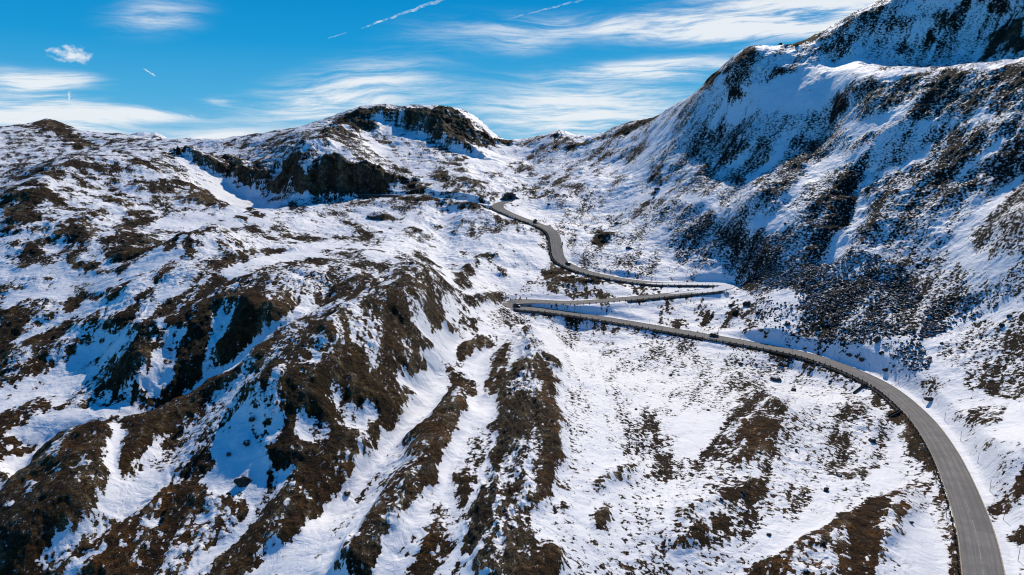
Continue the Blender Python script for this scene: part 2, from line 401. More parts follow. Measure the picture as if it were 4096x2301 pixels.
def mat_asphalt():
    m = bpy.data.materials.new('worn_asphalt'); t = NT(m); P = t.pos()
    ac = t.attr('across'); al = t.attr('along'); sw = t.attr('snowy')
    a = t.math('ABSOLUTE', ac)
    base = t.mix(t.ramp(t.noise(P, .25, 5, .65), .3, .7), (.175, .168, .158, 1), (.235, .224, .208, 1))
    # wheel tracks in both lanes, paler between and along the edges
    tr = t.math('SUBTRACT', 1.0, t.math('MINIMUM', t.math('MULTIPLY', t.math('ABSOLUTE', t.math('SUBTRACT', t.math('ABSOLUTE', t.math('SUBTRACT', a, .48)), .22)), 7.0), 1.0))
    lv = t.n('CombineXYZ', {0: t.math('MULTIPLY', ac, 9.0), 1: t.math('MULTIPLY', al, .035)}).outputs[0]
    stre = t.noise(lv, 1.0, 5, .65)
    base = t.mix(t.math('MULTIPLY', tr, .55), base, (.135, .130, .125, 1))
    base = t.mix(t.math('MULTIPLY', t.ramp(stre, .50, .72), .55), base, (.31, .288, .26, 1))
    base = t.mix(t.math('MULTIPLY', t.ramp(stre, .48, .30), .5), base, (.120, .117, .115, 1))
    # patched lengths
    pt = t.n('TexVoronoi', {'Vector': t.n('CombineXYZ', {0: t.math('FLOOR', t.math('MULTIPLY', ac, 1.0)), 1: t.math('MULTIPLY', al, .03)}).outputs[0], 'Scale': 1.0}, feature='F1').outputs['Color']
    pv = t.n('SeparateXYZ', {0: pt}).outputs[0]
    base = t.mix(t.math('MULTIPLY', t.ramp(pv, .62, .66), .30), base, (.125, .120, .118, 1))
    # transverse joints and cracks
    ck = t.n('TexVoronoi', {'Vector': P, 'Scale': .22}, feature='DISTANCE_TO_EDGE').outputs['Distance']
    base = t.mix(t.math('MULTIPLY', t.ramp(ck, .018, .006), .10), base, (.03, .03, .03, 1))
    # drifted snow and grit at the edges
    ed = t.math('ADD', a, t.math('MULTIPLY', t.math('SUBTRACT', t.noise(P, .55, 5, .7), .5), .22))
    base = t.mix(t.math('MULTIPLY', t.ramp(ed, .90, .99), .6), base, (.13, .115, .095, 1))
    sv = t.math('ADD', sw, t.math('MULTIPLY', t.math('SUBTRACT', t.noise(lv, .55, 6, .7), .5), 1.1))
    col = t.mix(t.ramp(sv, .56, .66), base, (.78, .80, .83, 1))
    t.set(t.bsdf.inputs['Base Color'], col); t.bsdf.inputs['Roughness'].default_value = .88
    t.bsdf.inputs['Specular IOR Level'].default_value = .18
    t.set(t.bsdf.inputs['Normal'], t.n('Bump', {'Height': t.noise(P, 6.0, 4, .7), 'Strength': .25, 'Distance': .05}))
    return m

def mat_vapour():
    m = bpy.data.materials.new('ice_vapour'); t = NT(m); P = t.pos()
    em = t.n('Emission', {0: (.86, .91, .95, 1), 1: 1.0}); tp = t.n('BsdfTransparent')  # trail glows by emission, standing in for sunlight scattered in the ice
    k = t.math('MULTIPLY', t.attr('veil'), t.ramp(t.noise(P, .006, 6, .7), .36, .70))
    mx = t.n('MixShader', {0: k, 1: tp.outputs[0], 2: em.outputs[0]})
    t.set(t.out.inputs['Surface'], mx.outputs[0]); return m

# map data in metres: survey points, road axis, ridges and ground cover outlines
D = {}
D['survey'] = [[-109.2,98.5,52],[-85.1,95.5,55],[-40.3,88.5,62],[0,78.4,72],[34.1,82.4,68],[71.6,80.4,70],[90.4,78.4,72],[-147.8,135.4,55],[-110.7,131.2,58],[-76.6,128.3,60],[-42.4,121.2,65],[-16.2,112.6,71],[2.2919,106.9,75],[26.3,115.5,69],[55.5,116.9,68],[80.6,118.3,67],[100.7,116.2,68.5],[121.6,111.2,72],[-175.1,172.5,60],[-134.5,164.9,64],[-112.1,161,66],[-88.5,164.9,64],[-66.4,159.1,67],[-40.6,157.2,68],[-15.3,155.3,69],[8.9,147.6,73],[41.8,161,66],[75.6,164.9,64],[125.1,153.4,70],[145.8,138,78],[-169.2,212.7,66],[-134.6,210.2,67],[-95.8,197.5,72],[-67.1,182.3,78],[-47.8,189.9,75],[-20,207.7,68],[8,202.6,70],[47.8,222.9,62],[92.6,226.7,60.5],[-248.3,255,70],[-189.6,242.2,74],[-150.5,239,75],[-107.9,226.3,79],[-59.2,207.2,85],[-39.3,229.5,78],[-24.2,255,70],[5.3,267.7,66],[62.9,298,56.5],[-206.5,267,82],[-146.9,251.3,86],[-93.2,235.6,90],[-57.6,235.6,90],[-37.8,251.3,86],[-22.6,302.4,73],[-331.1,335.1,84],[-240.6,314.8,88],[-198.7,304.7,90],[-141.7,281.8,94.5],[-97.9,276.7,95.5],[-60.7,297,91.5],[-42.2,325,86],[-28.1,380.8,75],[0.2994,401.1,71],[-268.6,355.7,100],[-216.2,355.7,100],[-165.3,359.2,99.5],[-125.7,401.9,93.5],[-72.9,441.1,88],[-33.8,462.4,85],[0.3437,465.9,84.5],[-395.5,424.2,106],[-303.5,404.9,108],[-259,404.9,108],[-225.9,458,102.5],[-170.6,491.7,99],[-106.3,530.3,95],[-48.6,535.1,94.5],[-356.2,478.6,116],[-303.5,506.8,114],[-261.8,577.2,109],[-204.4,626.4,105.5],[-165.5,612,121.9],[-192.1,628.3,129],[-201.5,662,140.7],[-140.3,595.7,106.6],[-147.2,631,132.2],[-280.3,575.3,123.6],[-300.8,424.2,116.8],[-341.1,541.5,132.8],[-367.5,688,140.3],[-374.3,774.3,143.2],[-460.8,654,117.6],[-505.5,804.3,133],[-713.9,1086.4,182.5],[-799.6,1216.8,150],[-999.5,1521,13.5],[-736.2,1071.4,170.5],[-824.6,1200,136.6],[-1030.7,1500,-3.3],[-774.6,1068.8,157.5],[-867.6,1197.1,121.4],[-1084.4,1496.4,-24.3],[-693.6,1099.5,165.3],[-776.9,1231.4,130.8],[-971.1,1539.3,-10.5],[-677.5,1109.5,155.8],[-758.8,1242.7,120.1],[-948.5,1553.3,-23.9],[-611.2,1101.8,143.4],[-684.6,1234,107.4],[-855.7,1542.5,-35.6],[-845.5,1052.5,157.4],[-946.9,1178.8,120.4],[-1183.7,1473.4,-28.7],[-892.8,944.9,163.2],[-1000,1058.3,128.4],[-1249.9,1322.9,-13.5],[-654.7,1123.1,147.6],[-733.2,1257.9,111],[-916.6,1572.4,-35.3],[-552.8,1065.1,142.9],[-619.1,1192.9,108.5],[-773.9,1491.1,-27.9],[-487.2,1008.5,143.6],[-545.7,1129.5,111.5],[-682.1,1411.9,-15.7],[-428.6,958.6,145.6],[-480,1073.6,115.7],[-600,1342,-3.1],[-333.4,889.6,153.7],[-373.4,996.3,127.6],[-466.7,1245.4,22.2],[-260.4,861.5,165.6],[-291.7,964.9,142.3],[-364.6,1206.1,45.9],[-212.3,895.2,182.6],[-237.8,1002.6,160.8],[-297.3,1253.2,66.9],[-183.5,911.7,191.7],[-205.5,1021.1,170.6],[-256.9,1276.4,78.2],[-133.1,920.4,192.1],[-149,1030.9,171.1],[-186.3,1288.6,78.7],[-81.4,926.4,191.1],[-91.2,1037.6,170],[-114,1297,77.3],[-51,908.6,181.5],[-57.1,1017.6,159.8],[-71.4,1272,66.8],[-34.6,899.3,168.8],[-38.8,1007.3,145.8],[-48.4,1259.1,50.3],[-22.2,849.7,150],[-24.9,951.7,126.2],[-31.1,1189.6,31],[-148.2,755.6,150],[-91.7,734.3,139.7],[-47.1,658.3,122.1],[-116.6,647.6,120.3],[-111,555,99.5],[-59.8,549.8,98],[0.6303,880,147.5],[0.7059,985.6,122.6],[0.8824,1232,23.4],[32.1,879.4,148.2],[36,984.9,123.3],[45,1231.2,24.2],[56.1,818.1,158],[62.8,916.2,136],[78.5,1145.3,46.4],[83.3,825.8,152],[93.3,924.9,129],[116.6,1156.1,36.6],[14.2,759.9,128.6],[0.471,650,113.2],[45.7,738.6,134.4],[-22,619.6,110.4],[104.9,833.4,154.4],[117.5,933.4,131.4],[146.8,1166.8,38.5],[133.7,748.1,168.2],[149.8,837.9,149.1],[187.2,1047.4,69.1],[157.5,682,182.6],[176.4,763.9,166.9],[220.5,954.9,97.6],[173.5,616,202.9],[194.4,689.9,191.3],[243,862.4,134.4],[195.6,598.9,221.4],[219.1,670.7,212.4],[273.9,838.4,161.8],[227.3,603.6,226.4],[254.6,676,217.5],[318.3,845,166.7],[257,597,237.4],[287.8,668.7,229.7],[359.8,835.9,181.3],[276,583,246.4],[309.1,652.9,239.9],[386.4,816.1,194.6],[301.8,581.3,259.3],[338,651.1,254],[422.5,813.9,211.3],[341.7,576.3,294.9],[382.7,645.5,293.5],[478.4,806.8,259],[390.2,569,319.5],[437.1,637.3,320.5],[546.3,796.7,290.7],[454,558.8,341.8],[508.5,625.9,344.7],[635.6,782.4,317.8],[130.4,565.1,138.1],[160,557.5,150],[182.4,546.4,161.4],[206.3,528.1,173.8],[221,521.1,184.1],[240.9,507.7,195.3],[261.4,480.5,195.3],[281.3,445.7,193.9],[289.4,404.1,192.8],[326.8,457.2,202.3],[282.8,520.1,200.8],[281.3,558.1,227.6],[310.4,541.3,225.3],[339.1,528.6,228.7],[254.5,559.9,213.1],[102.9,631.7,130],[75.9,595.2,116.3],[128.2,467.7,110],[41.5,563.5,103.9],[126.3,535.3,123.5],[165.4,480.3,126.2],[197.2,435.4,128.4],[225.7,377.7,131.3],[247,333.5,133.5],[264.6,364,163.9],[246.7,419.9,161.7],[222,497.7,160.4],[299.8,322.1,178.7],[236.3,244.5,129.1],[142.6,407.8,100.2],[178.5,358,99.7],[213.2,331.3,109.6],[109.5,457.1,94.2],[73.7,499.6,90.9],[76,455.7,84.2],[69,410.2,73.9],[100.2,413,74.9],[132,392.4,74.2],[130.3,365.5,71.1],[145.4,321.7,74.3],[146.9,286.6,71.4],[121,302.7,63.4],[178.9,307.8,83.5],[207.3,294.3,103.1],[215.2,286.1,115.1],[189.1,270.4,81.1],[198.3,257.5,89.4],[153,258,69],[170.3,215.9,73.6],[156.7,232.1,67.8],[128.9,159.4,73.7],[189.4,185.4,84.4],[26.3,544.4,93.5],[58.8,531.8,94.8],[59.6,281.6,56],[102.9,281.6,56],[26.1,269.6,60],[113.3,233,58],[93.1,166.8,63],[31.5,328.7,56],[68.2,325.2,57],[73.8,90.7,69],[86.3,109.3,67.3],[98.1,128.3,65.7],[108.7,148,64.3],[118.3,168.2,63.1],[126.9,188.9,62],[133.9,210.2,61],[138.2,232.1,60.1],[138.2,254.4,59.3],[132.3,276,58.7],[120,294.5,58],[103.1,309.1,57.8],[84.1,321.1,58.2],[64.4,331.5,59.2],[43.8,340.5,60.6],[22.2,346.1,62.5],[0.7983,350.7,64.6],[17.4,356.5,65.1],[39.7,356.6,64.9],[61.7,360.9,65.7],[83.4,366.5,66.4],[105.3,371,67.7],[119.6,381.5,69.4],[97.9,386.3,68.7],[75.9,390.1,68.9],[55.4,399.1,70.6],[38.4,413.3,73],[29.8,433.5,77.6],[29.7,455.9,82.3],[27.2,478,87.4],[17.1,498,90.4],[4.4,516.4,92.9],[-7.3,535.5,95.8],[-10.4,557,98.9],[-1.2616,577,101.3]]
D['turns'] = [[-0.1337,355],[121.3,378]]
D['road'] = [[73.8,90.7,69],[84.7,106.9,67.5],[92.6,119.1,66.5],[107,144.5,64.5],[124.7,183.2,62.3],[135.5,217.1,60.7],[138.8,249.4,59.5],[129.6,281.6,58.5],[109.3,304.3,57.8],[80.1,323.4,58.4],[45.3,340,60.5],[19.9,346.5,62.7],[6.8,347.8,64],[1.3188,350,64.5],[-0.1337,355,64.6],[3.6,355.5,65.4],[12.4,356.8,65.2],[33.8,355.9,64.8],[61.3,360.8,65.7],[90.1,368.1,66.7],[110.5,371.9,68.1],[118.6,374.7,69.1],[121.3,378,69.4],[118.9,381.9,69.4],[108.3,385,69],[94.3,386.7,68.7],[80.3,388.8,68.7],[63.7,394.9,69.7],[45.6,405.4,71.8],[34.9,418.5,73.9],[30.2,428.9,76.6],[29.6,447,80.5],[29.6,466.1,84.5],[26.8,479.3,87.6],[18.6,495.7,90],[6,514,92.5],[-6.4,534,95.6],[-11.2,545.9,97.4],[-9.8,558.9,99.2],[-2.7016,570,100.6],[-1.2616,577,101.3]]
D['track'] = [[-17.8,555.1,98.1],[-30.6,567.5,99],[-47.8,575.4,100.8],[-74.7,589.3,102.6],[-107.5,593.1,103.8],[-138.4,587,104.7],[-158.8,583.4,105.4]]
D['road_hw'] = 3.5
D['ridges'] = [[6,25,7,[[-174,833.5],[-156.9,838.9],[-139.8,834.8],[-118,819.8]]],[9,30,7,[[-113.8,811.3],[-95.8,792.6],[-80.1,776.6],[-65.7,768.7],[-53.1,760.3]]],[6,25,8,[[-63.7,823.9],[-44.4,825.3],[-26.5,822.1]]],[9,26,7,[[-307.2,671.1],[-282.2,654.3],[-265.6,664.3],[-233.4,647.4],[-210.6,632.7]]],[9,26,7,[[-205.9,634.7],[-174.2,586.2],[-159.5,587],[-140.1,589.5]]],[9,26,7,[[-159.3,588.2],[-140.1,591.5],[-122.7,598.8],[-109.6,605.4]]],[5,22,7,[[-158.3,597.1],[-147.2,600.4],[-139.4,596.6]]],[5,20,10,[[-42.9,317.5],[-44.1,239.4],[-52.1,211.4],[-58.2,196.4],[-64.1,184.6],[-71.7,180.3],[-79.7,176.3],[-80.2,166.6]]],[-6,9,9,[[-75.8,268.4],[-77.3,234.9],[-86,218.6],[-95.9,214.1],[-110,205.4],[-121.6,189.9],[-139.2,185.2],[-136,167.6]]],[4,12,8,[[-83.4,236.9],[-105.1,246.9],[-115.3,245.2],[-123.4,235.7],[-134.7,233.6],[-130.1,218.7]]],[5,14,14,[[-119.8,186.9],[-104.1,154.5],[-105.5,146.9],[-109.5,141.5]]],[3,17,15,[[9.4,301.8],[8.1,212.3],[4,155.7],[-0.0563,125.8],[-2.8313,101.8]]],[4,9,9,[[-16.9,186.4],[-17.5,167.1],[-20.1,144.2],[-25,123.9],[-30.5,114.7]]],[-3,7,7,[[-25.9,223.6],[-30.5,187.1],[-37.2,160.6],[-40.8,144.9]]],[5,22,11,[[-156.7,359.8],[-156.8,327],[-162.6,319.3]]],[-5,7,7,[[210.3,412.1],[186.4,376.9],[164.3,353]]],[3,14,14,[[255,429.7],[209.2,426.4],[150.5,384.5]]],[2.5,14,12,[[207.6,462.5],[172.9,436.8],[148.1,428]]],[2.5,14,12,[[245.6,373],[219.6,378.6],[177.7,352.8]]],[3,14,12,[[251.8,351.7],[231.6,355.3],[206.6,343.4]]],[3,10,10,[[92.3,232.9],[72.8,186],[56.5,158.4],[36.3,128.6]]],[2,8,8,[[125.2,236.8],[119.2,208.6]]],[-5,13,13,[[-51.4,537.2],[-47.7,474.8],[-44.7,416.5],[-38.6,396.9]]],[4,10,10,[[182.7,530.5],[159.8,525.8],[136.9,509]]]]
D['cover'] = [
[0.32,0,'',[[-713.6,922.4],[-712.9,964.4],[-697.5,989.4],[-726.4,1083.2],[-674.8,1060],[-591.8,979.8],[-557.3,975.6],[-522.9,971],[-453.3,896.6],[-417,883.5],[-384.7,878.3],[-343.3,849.7],[-296,800.2],[-280.5,833.6],[-260.5,859.2],[-232.9,862.3],[-207.1,873.6],[-182,893.4],[-155,912.8],[-126.7,931.7],[-96,940.2],[-64.2,891],[-38.1,860.7],[-13.7,840.7],[15.2,850.8],[41.2,790],[66.3,767.1],[73.6,734.8],[52.1,718],[30.6,682.4],[10.7,634],[-8.1,585],[-26.7,568.6],[-45.5,557.4],[-65.7,564.7],[-85.6,566.3],[-110.4,594.4],[-130.2,590.7],[-149.2,586.5],[-145.6,520.5],[-137.6,450.8],[-121.8,368.2],[-124.9,342.3],[-124.6,311.1],[-132.6,304.2],[-138.2,293.3],[-145.5,287],[-154,283.7],[-169.3,292.7],[-184.9,301.1],[-198.8,305.9],[-210.4,306.9],[-223.4,309.7],[-237,313],[-252,317.9],[-264.9,327.6],[-291.1,362.7],[-320.9,402.9],[-377.8,477.7],[-550,700.7],[-636.7,817.1]]],
[0.18,0,'',[[-119.9,359.1],[-136.5,443.1],[-145.5,515.1],[-150.5,585.5],[-132.1,590.3],[-112.3,594.1],[-87.5,566.9],[-67.2,562.8],[-47.1,556.9],[-28.2,569.2],[-9,545.9],[7.9,512.9],[22.9,482.9],[36.3,461.9],[40.4,425],[42.5,380.4],[31.9,367.3],[19.1,351.5],[7.4,338.5],[-3.4,306.4],[-12.4,300.7],[-21.7,310.7],[-30.5,310.6],[-37.5,295.1],[-50.5,312.9],[-62.5,319.7],[-76.9,335.2],[-92.5,349.6],[-107.2,358.1]]],
[0.72,0,'',[[-258.7,318.8],[-244.4,315.1],[-230.4,311.5],[-216.7,308],[-204.7,306.5],[-192.3,304.2],[-177.6,297.9],[-162.5,290],[-148.3,282.8],[-139.8,286.2],[-134.3,296.6],[-128.1,307.2],[-126.5,331.7],[-122.9,355.3],[-111.3,357.6],[-97.2,351.7],[-82.4,341.2],[-67.6,327.3],[-55.6,324.1],[-44.2,323.9],[-35.1,291.9],[-30.5,264.9],[-30.5,246.5],[-32,227.2],[-33.7,212.4],[-34.3,194.5],[-36,183],[-37.6,172.9],[-39,163.6],[-40.4,155.6],[-42,149.1],[-43,141.6],[-42.8,131.4],[-43.4,124.5],[-44.1,118.7],[-46.3,115.9],[-51.7,117.6],[-56.9,118.7],[-62.1,119.7],[-67.3,120.3],[-72.8,121.4],[-78.5,122.8],[-83.7,123.2],[-89.2,124.1],[-94.5,124.5],[-99.9,125.1],[-104.8,124.9],[-109.9,125],[-114.9,127.7],[-119.1,133.4],[-124.7,140.9],[-131.4,149.6],[-139,159.6],[-149.6,173.1],[-156.4,182.5],[-168.4,198.1],[-180.7,214.2],[-193,230.7],[-205.8,247.8],[-220.2,267.2],[-237.1,289.9]]],
[0.4,0,'t',[[82.5,754.8],[105.4,754.4],[129.1,758.7],[142.9,713.1],[156.7,680.2],[167.8,645],[175,604.1],[188.3,589.9],[205.9,591],[229.2,607.7],[250.5,617.6],[268.1,617.7],[278.2,601.8],[294.9,601.5],[313,604],[317.3,575.9],[326.7,559.6],[339.3,550.2],[351,540.4],[357.9,524.4],[363.7,508.4],[367.1,490.7],[362,469.5],[345.3,444.7],[309.3,395.6],[293,372],[283.7,357.6],[272.5,341.1],[261.1,324.5],[246.4,304],[230.1,281.8],[222.5,270.4],[215.1,259.6],[209,250.3],[202.9,241.1],[196,231.2],[192.3,233.8],[188.8,239.8],[184.9,245.8],[180.2,251.3],[175.1,256.8],[166.6,257.7],[158.4,259.2],[155.5,270.4],[152.1,282.1],[149.1,296],[145.1,309.7],[140.8,324.9],[136.4,342.5],[132.7,365.2],[127.5,387.9],[117.3,398.1],[108.3,415.4],[98.2,432.7],[87,449.4],[74.8,467.1],[64,503.8],[49.7,527.7],[36.7,549.9],[49.3,608.5],[66.1,693.6]]],
[0.24,0,'t',[[-2.7054,583.7],[18.7,592.1],[38.8,573.6],[59.7,575.5],[75.7,550.5],[87.8,514.1],[97.1,475.3],[106.6,447.5],[116.4,427.7],[125.2,408.6],[130.5,394.1],[120.4,378.7],[108.2,385.6],[95.4,392.2],[81.5,395.9],[67.3,399.3],[52.4,399.2],[38.2,404.2],[30.2,434.9],[20.9,470],[10.2,518.4]]],
[0.24,0,'t',[[-1.3514,279.1],[9.6,311.7],[22.1,331.7],[34.3,336.3],[46.6,338.7],[58.1,334.1],[69.2,329.3],[79.9,324.2],[90.2,318.7],[100,312.8],[109.3,306.8],[118.1,300.4],[126.3,293.8],[127.6,275.3],[129.8,261.4],[131,247.1],[130.2,230.9],[129.1,215.9],[127.6,201.8],[127.5,191.2],[127.5,181.6],[126.5,171.5],[122.5,158.7],[118,147.7],[114.2,138.4],[109.5,128.4],[105.7,120],[102.5,112.8],[99.9,108],[97.5,110.2],[95,112.5],[90.3,112.3],[85.6,112],[81.8,112.9],[76.6,111.9],[71.3,110.7],[66.5,110],[62.1,110.1],[57.6,109.8],[53.2,109.8],[49,110.4],[44.8,110.9],[40.5,111.1],[35.9,110.9],[31.3,110.2],[26.6,109.2],[21.9,107.7],[17.3,105.3],[12.8,103.1],[8.5,101],[4.3,99],[3.2,101.6],[2.9389,107.1],[2.7122,114.9],[2.4661,124.3],[2.1631,133.9],[1.8162,145.2],[1.4556,163],[0.9785,181.1],[0.3968,205.1],[-0.3594,242.8]]],
[0.18,0,'t',[[128.7,385.7],[133,360.7],[137.1,339.5],[141.8,323],[145.9,307.6],[149.8,293.6],[153.1,280.3],[156,268],[159.7,258.3],[168.6,257.8],[176.7,256.3],[181,249.7],[186,244.7],[189.6,238.4],[193.1,232.4],[191.9,225.1],[185.3,215.7],[176.7,204.1],[162.6,186.4],[148.8,169.2],[137.9,155.5],[131.6,147.3],[125.9,139.7],[119.3,131.3],[112.8,123.1],[106.1,114.9],[100.8,108.2],[97.9,109.5],[95.8,112.2],[91.5,112.3],[91.9,116.9],[95.4,124.9],[99.4,134],[103.8,144.1],[108.8,155.5],[114.4,168.6],[120.8,183.6],[128.3,201.2],[131.9,216.3],[132.5,230.5],[132.5,245.4],[131.2,259.5],[128.7,273.1],[127.1,290.6],[124.5,303.4],[124.9,324.8],[127.2,354.3]]],
[0.4,0,'',[[-653.7,893.6],[-646.1,898.1],[-637.1,900.7],[-631.8,908.8],[-625.9,916.3],[-619.2,922.9],[-611.2,927.6],[-606.8,938.1],[-593.4,931.1],[-544.2,859.1],[-524.1,838],[-515.7,840.9],[-501.1,833.6],[-489.7,831.2],[-477.5,827.6],[-462.1,818.1],[-444.5,804.2],[-444.7,822.8],[-430.1,814.2],[-421.1,815.7],[-381.3,722.1],[-345.4,639.9],[-343.2,622.2],[-336,596],[-328.3,570],[-329.3,559.9],[-333.9,556.2],[-335.4,547.4],[-337.4,539.8],[-343.2,538.6],[-349.5,538.1],[-359.2,542.7],[-369.4,548],[-512.2,746.2],[-522.2,747.4],[-523.9,736.9],[-527,728.6],[-531.8,722.9],[-557.8,756.8],[-587.9,799.6],[-626.7,854.6]]],
[0.9,0,'',[[-653.9,938.3],[-674.8,985.3],[-691,1026.9],[-706.8,1069.9],[-696.8,1074],[-665.6,1039.5],[-607.3,961.6],[-588.2,946.8],[-560,915.3],[-520.9,864.7],[-504.8,842.6],[-515.3,842.7],[-523.9,839.9],[-543.1,857],[-589,920.1],[-612,942.8],[-618.9,937.3],[-630.9,938.2],[-643.2,939.2]]],
[0.03,0,'',[[-677.5,1058.3],[-670.3,1062.8],[-652.9,1050.7],[-582.4,951.5],[-559.3,929.9],[-516.6,869.1],[-509.7,854.5],[-536,883.8],[-576.8,937.4],[-598.8,959.4],[-661.2,1044.8]]],
[0.5,0,'',[[-560.8,938.3],[-543.1,928],[-516.2,901],[-503.6,898.5],[-484.1,882.5],[-466.5,868.9],[-439.8,837.3],[-411.2,791.7],[-429,806.2],[-438.3,804.6],[-448.3,804.1],[-469.8,824.3],[-486.1,834.5],[-510.3,863]]],
[0.55,0,'',[[-533.7,722.7],[-527.5,726.2],[-524,733.6],[-517.3,736.8],[-511.1,740.8],[-376.6,555.5],[-360.3,541.2],[-348.2,531.8],[-345.4,518.7],[-346.7,512.2],[-341.2,496],[-316.4,453.1],[-315.1,444.7],[-307.6,427.9],[-311.6,426.3],[-321.4,432.4],[-341.4,458.8],[-379.9,511.7],[-506.5,684]]],
[0.85,3,'',[[-320.1,429],[-311.6,424.7],[-305.5,423.4],[-303.2,426.7],[-314,448.3],[-335.8,486.6],[-339.1,498.7],[-345.3,516],[-343.5,522.3],[-344.5,533.2],[-338.7,534.3],[-337,534.6],[-337.5,525.6],[-336.7,515.8],[-329.3,496.8],[-317.6,473.2],[-294.3,433.5],[-287.4,419.6],[-289.2,415.4],[-293.3,414],[-298,413.4],[-302.9,413.2],[-310.4,416.3]]],
[0.4,0,'',[[-336.5,526.7],[-334.3,533.7],[-331.9,540.5],[-331.2,550.3],[-328.4,557.1],[-326.5,565.7],[-336.4,595.4],[-337.2,610.1],[-340.9,631],[-333.1,630.1],[-322.1,622.7],[-310.6,614.1],[-305.2,617.5],[-298.5,618.3],[-290.8,614.5],[-282.7,608.7],[-276.2,606.4],[-273.3,596],[-272.4,578.5],[-270.3,559.6],[-274,553.3],[-277.1,546.4],[-281.5,542],[-287.2,540.3],[-291.8,536.6],[-296.8,533.7],[-302.2,531.7],[-306.7,528.2],[-308.9,521],[-310.3,512.7],[-313,506.8],[-313.1,496.9],[-316.4,495.4],[-324.4,507.9]]],
[0.85,0,'',[[-336,528.5],[-332.8,521.6],[-324.7,506.4],[-320.3,501.6],[-316.6,498.4],[-311.9,494.1],[-308.4,492.8],[-305.7,492.4],[-303.1,492.4],[-301.9,495.3],[-299.7,496.5],[-299.5,501.2],[-298.1,503.8],[-299.2,506.2],[-301.5,505.3],[-304,504.9],[-305.7,503.3],[-307.3,501.5],[-309.4,501.2],[-313.4,503.8],[-316,504.3],[-318.3,505.5],[-321.8,508.6],[-325.8,512.7],[-331.9,522.4],[-335.5,529.2]]],
[0.85,0,'',[[-332.8,535.4],[-329.4,530.6],[-324.7,523.8],[-320.4,520.6],[-314.4,514.9],[-310.9,513],[-308.1,512.2],[-306.2,513.7],[-304.1,514.7],[-304.6,516.6],[-307.6,518.2],[-310.6,519.9],[-313.3,520.4],[-317.9,524.1],[-323.3,529.3],[-325.7,530.6],[-328.8,533.1],[-332.7,536.9]]],
[0.85,0,'',[[-330.5,542.7],[-325.7,538.3],[-322.4,536.7],[-318.8,534.9],[-314.4,531.6],[-311.4,531],[-309.2,532.4],[-309.9,534.7],[-313.6,537.6],[-317.6,540.6],[-322.6,544.7],[-326,546],[-329.6,547.3],[-331.5,545.4]]],
[0.85,0,'',[[-326,555.4],[-319.1,547],[-312.6,540.7],[-308.8,539.2],[-305.9,539.4],[-303.5,541.4],[-303.8,543.1],[-308,546.2],[-313.7,551.2],[-319.1,555.7],[-323.3,558.1],[-326.3,557.2]]],
[0.85,0,'',[[-333.4,597.5],[-326.7,590.6],[-313.5,571.5],[-310.4,571.2],[-302.3,561.6],[-298.9,560.4],[-295.7,559.1],[-293.2,559.3],[-290.7,559.8],[-288.6,561.8],[-286.7,563.7],[-287.7,566.8],[-290.7,567.9],[-299.1,580],[-303.5,583.1],[-306.3,583.3],[-317.3,598.4],[-320.8,598.9],[-325.3,601.5],[-331.1,606.4],[-333,603.3],[-337.3,605.3]]],
[0.85,0,'',[[-339,670.3],[-317.9,634.1],[-314.4,634.7],[-313.6,641.3],[-315.4,654],[-324.2,672.8],[-334.5,686.5],[-336.7,682.9],[-350.8,703.9],[-354.1,701.4]]],
[0.03,0,'',[[-331.3,527.5],[-327.8,522.6],[-325,518.7],[-318.6,509.9],[-315.8,507.4],[-313.8,507.3],[-311.4,506.5],[-308.9,505.8],[-307.2,506.4],[-308,508.3],[-310.6,510.1],[-313.2,511.8],[-315.3,512.3],[-317.5,513.3],[-322.7,520.4],[-325.3,523.1],[-328.6,526.3],[-331.4,528.9]]],
[0.03,0,'',[[-326.2,533.2],[-323.9,531.5],[-319,525.8],[-314.4,520.9],[-311.6,519.2],[-309.3,519.2],[-307.5,520.1],[-306.1,521.9],[-304.4,523.3],[-305.2,525.2],[-307.4,525.3],[-309.6,525.3],[-311.7,525.3],[-313.8,525.8],[-316.6,527.9],[-321.5,533.2],[-324.2,534.2],[-326.3,534.2]]],
[0.03,0,'',[[-325,546.2],[-320.7,541.8],[-317.1,538.5],[-314,536.5],[-311.4,535.4],[-308.8,534.4],[-306.6,534.4],[-304.8,535.4],[-303.1,536.6],[-303.7,538.3],[-305.9,538.7],[-308.1,539.1],[-310.1,539.2],[-312.8,540.6],[-315.7,542.1],[-321.1,548],[-323.2,547.8],[-325.9,548.6]]],
[0.8,3,'',[[-307.2,521.1],[-304.3,527.3],[-300.8,532.7],[-293.7,530.5],[-285.9,526.2],[-281.1,529.2],[-276.4,532.8],[-272,536.9],[-268.9,544.2],[-268.1,556.5],[-262.6,557.9],[-260.1,565.8],[-257.5,573.7],[-251,572.6],[-240.9,561.9],[-202,479.5],[-199.7,467.7],[-206.4,470.4],[-217,483.2],[-225,489.9],[-228.4,484.9],[-234.5,486.2],[-246.9,503.9],[-254.6,512.2],[-259.4,509.3],[-264.3,506.8],[-270.9,509],[-278.6,513.4],[-287.9,518.8],[-293,516.5],[-300.8,519.9]]],
[0.75,1,'',[[-299.3,509.9],[-291.9,507.9],[-283.3,503.6],[-273.9,493.4],[-255.2,460.6],[-246.3,451.8],[-232.5,432.3],[-222.8,410.4],[-216.5,392],[-210.8,373.2],[-212.3,368.6],[-228.3,393],[-240.7,415.5],[-246,426],[-261.4,445],[-281.5,477]]],
[0.6,0,'',[[-264.6,499.2],[-260.5,503.4],[-257.1,509.4],[-248.6,498.3],[-237.3,483.9],[-225.7,470.1],[-214.3,439],[-218.8,437],[-228,445.4],[-245.2,474],[-250.6,473.7]]],
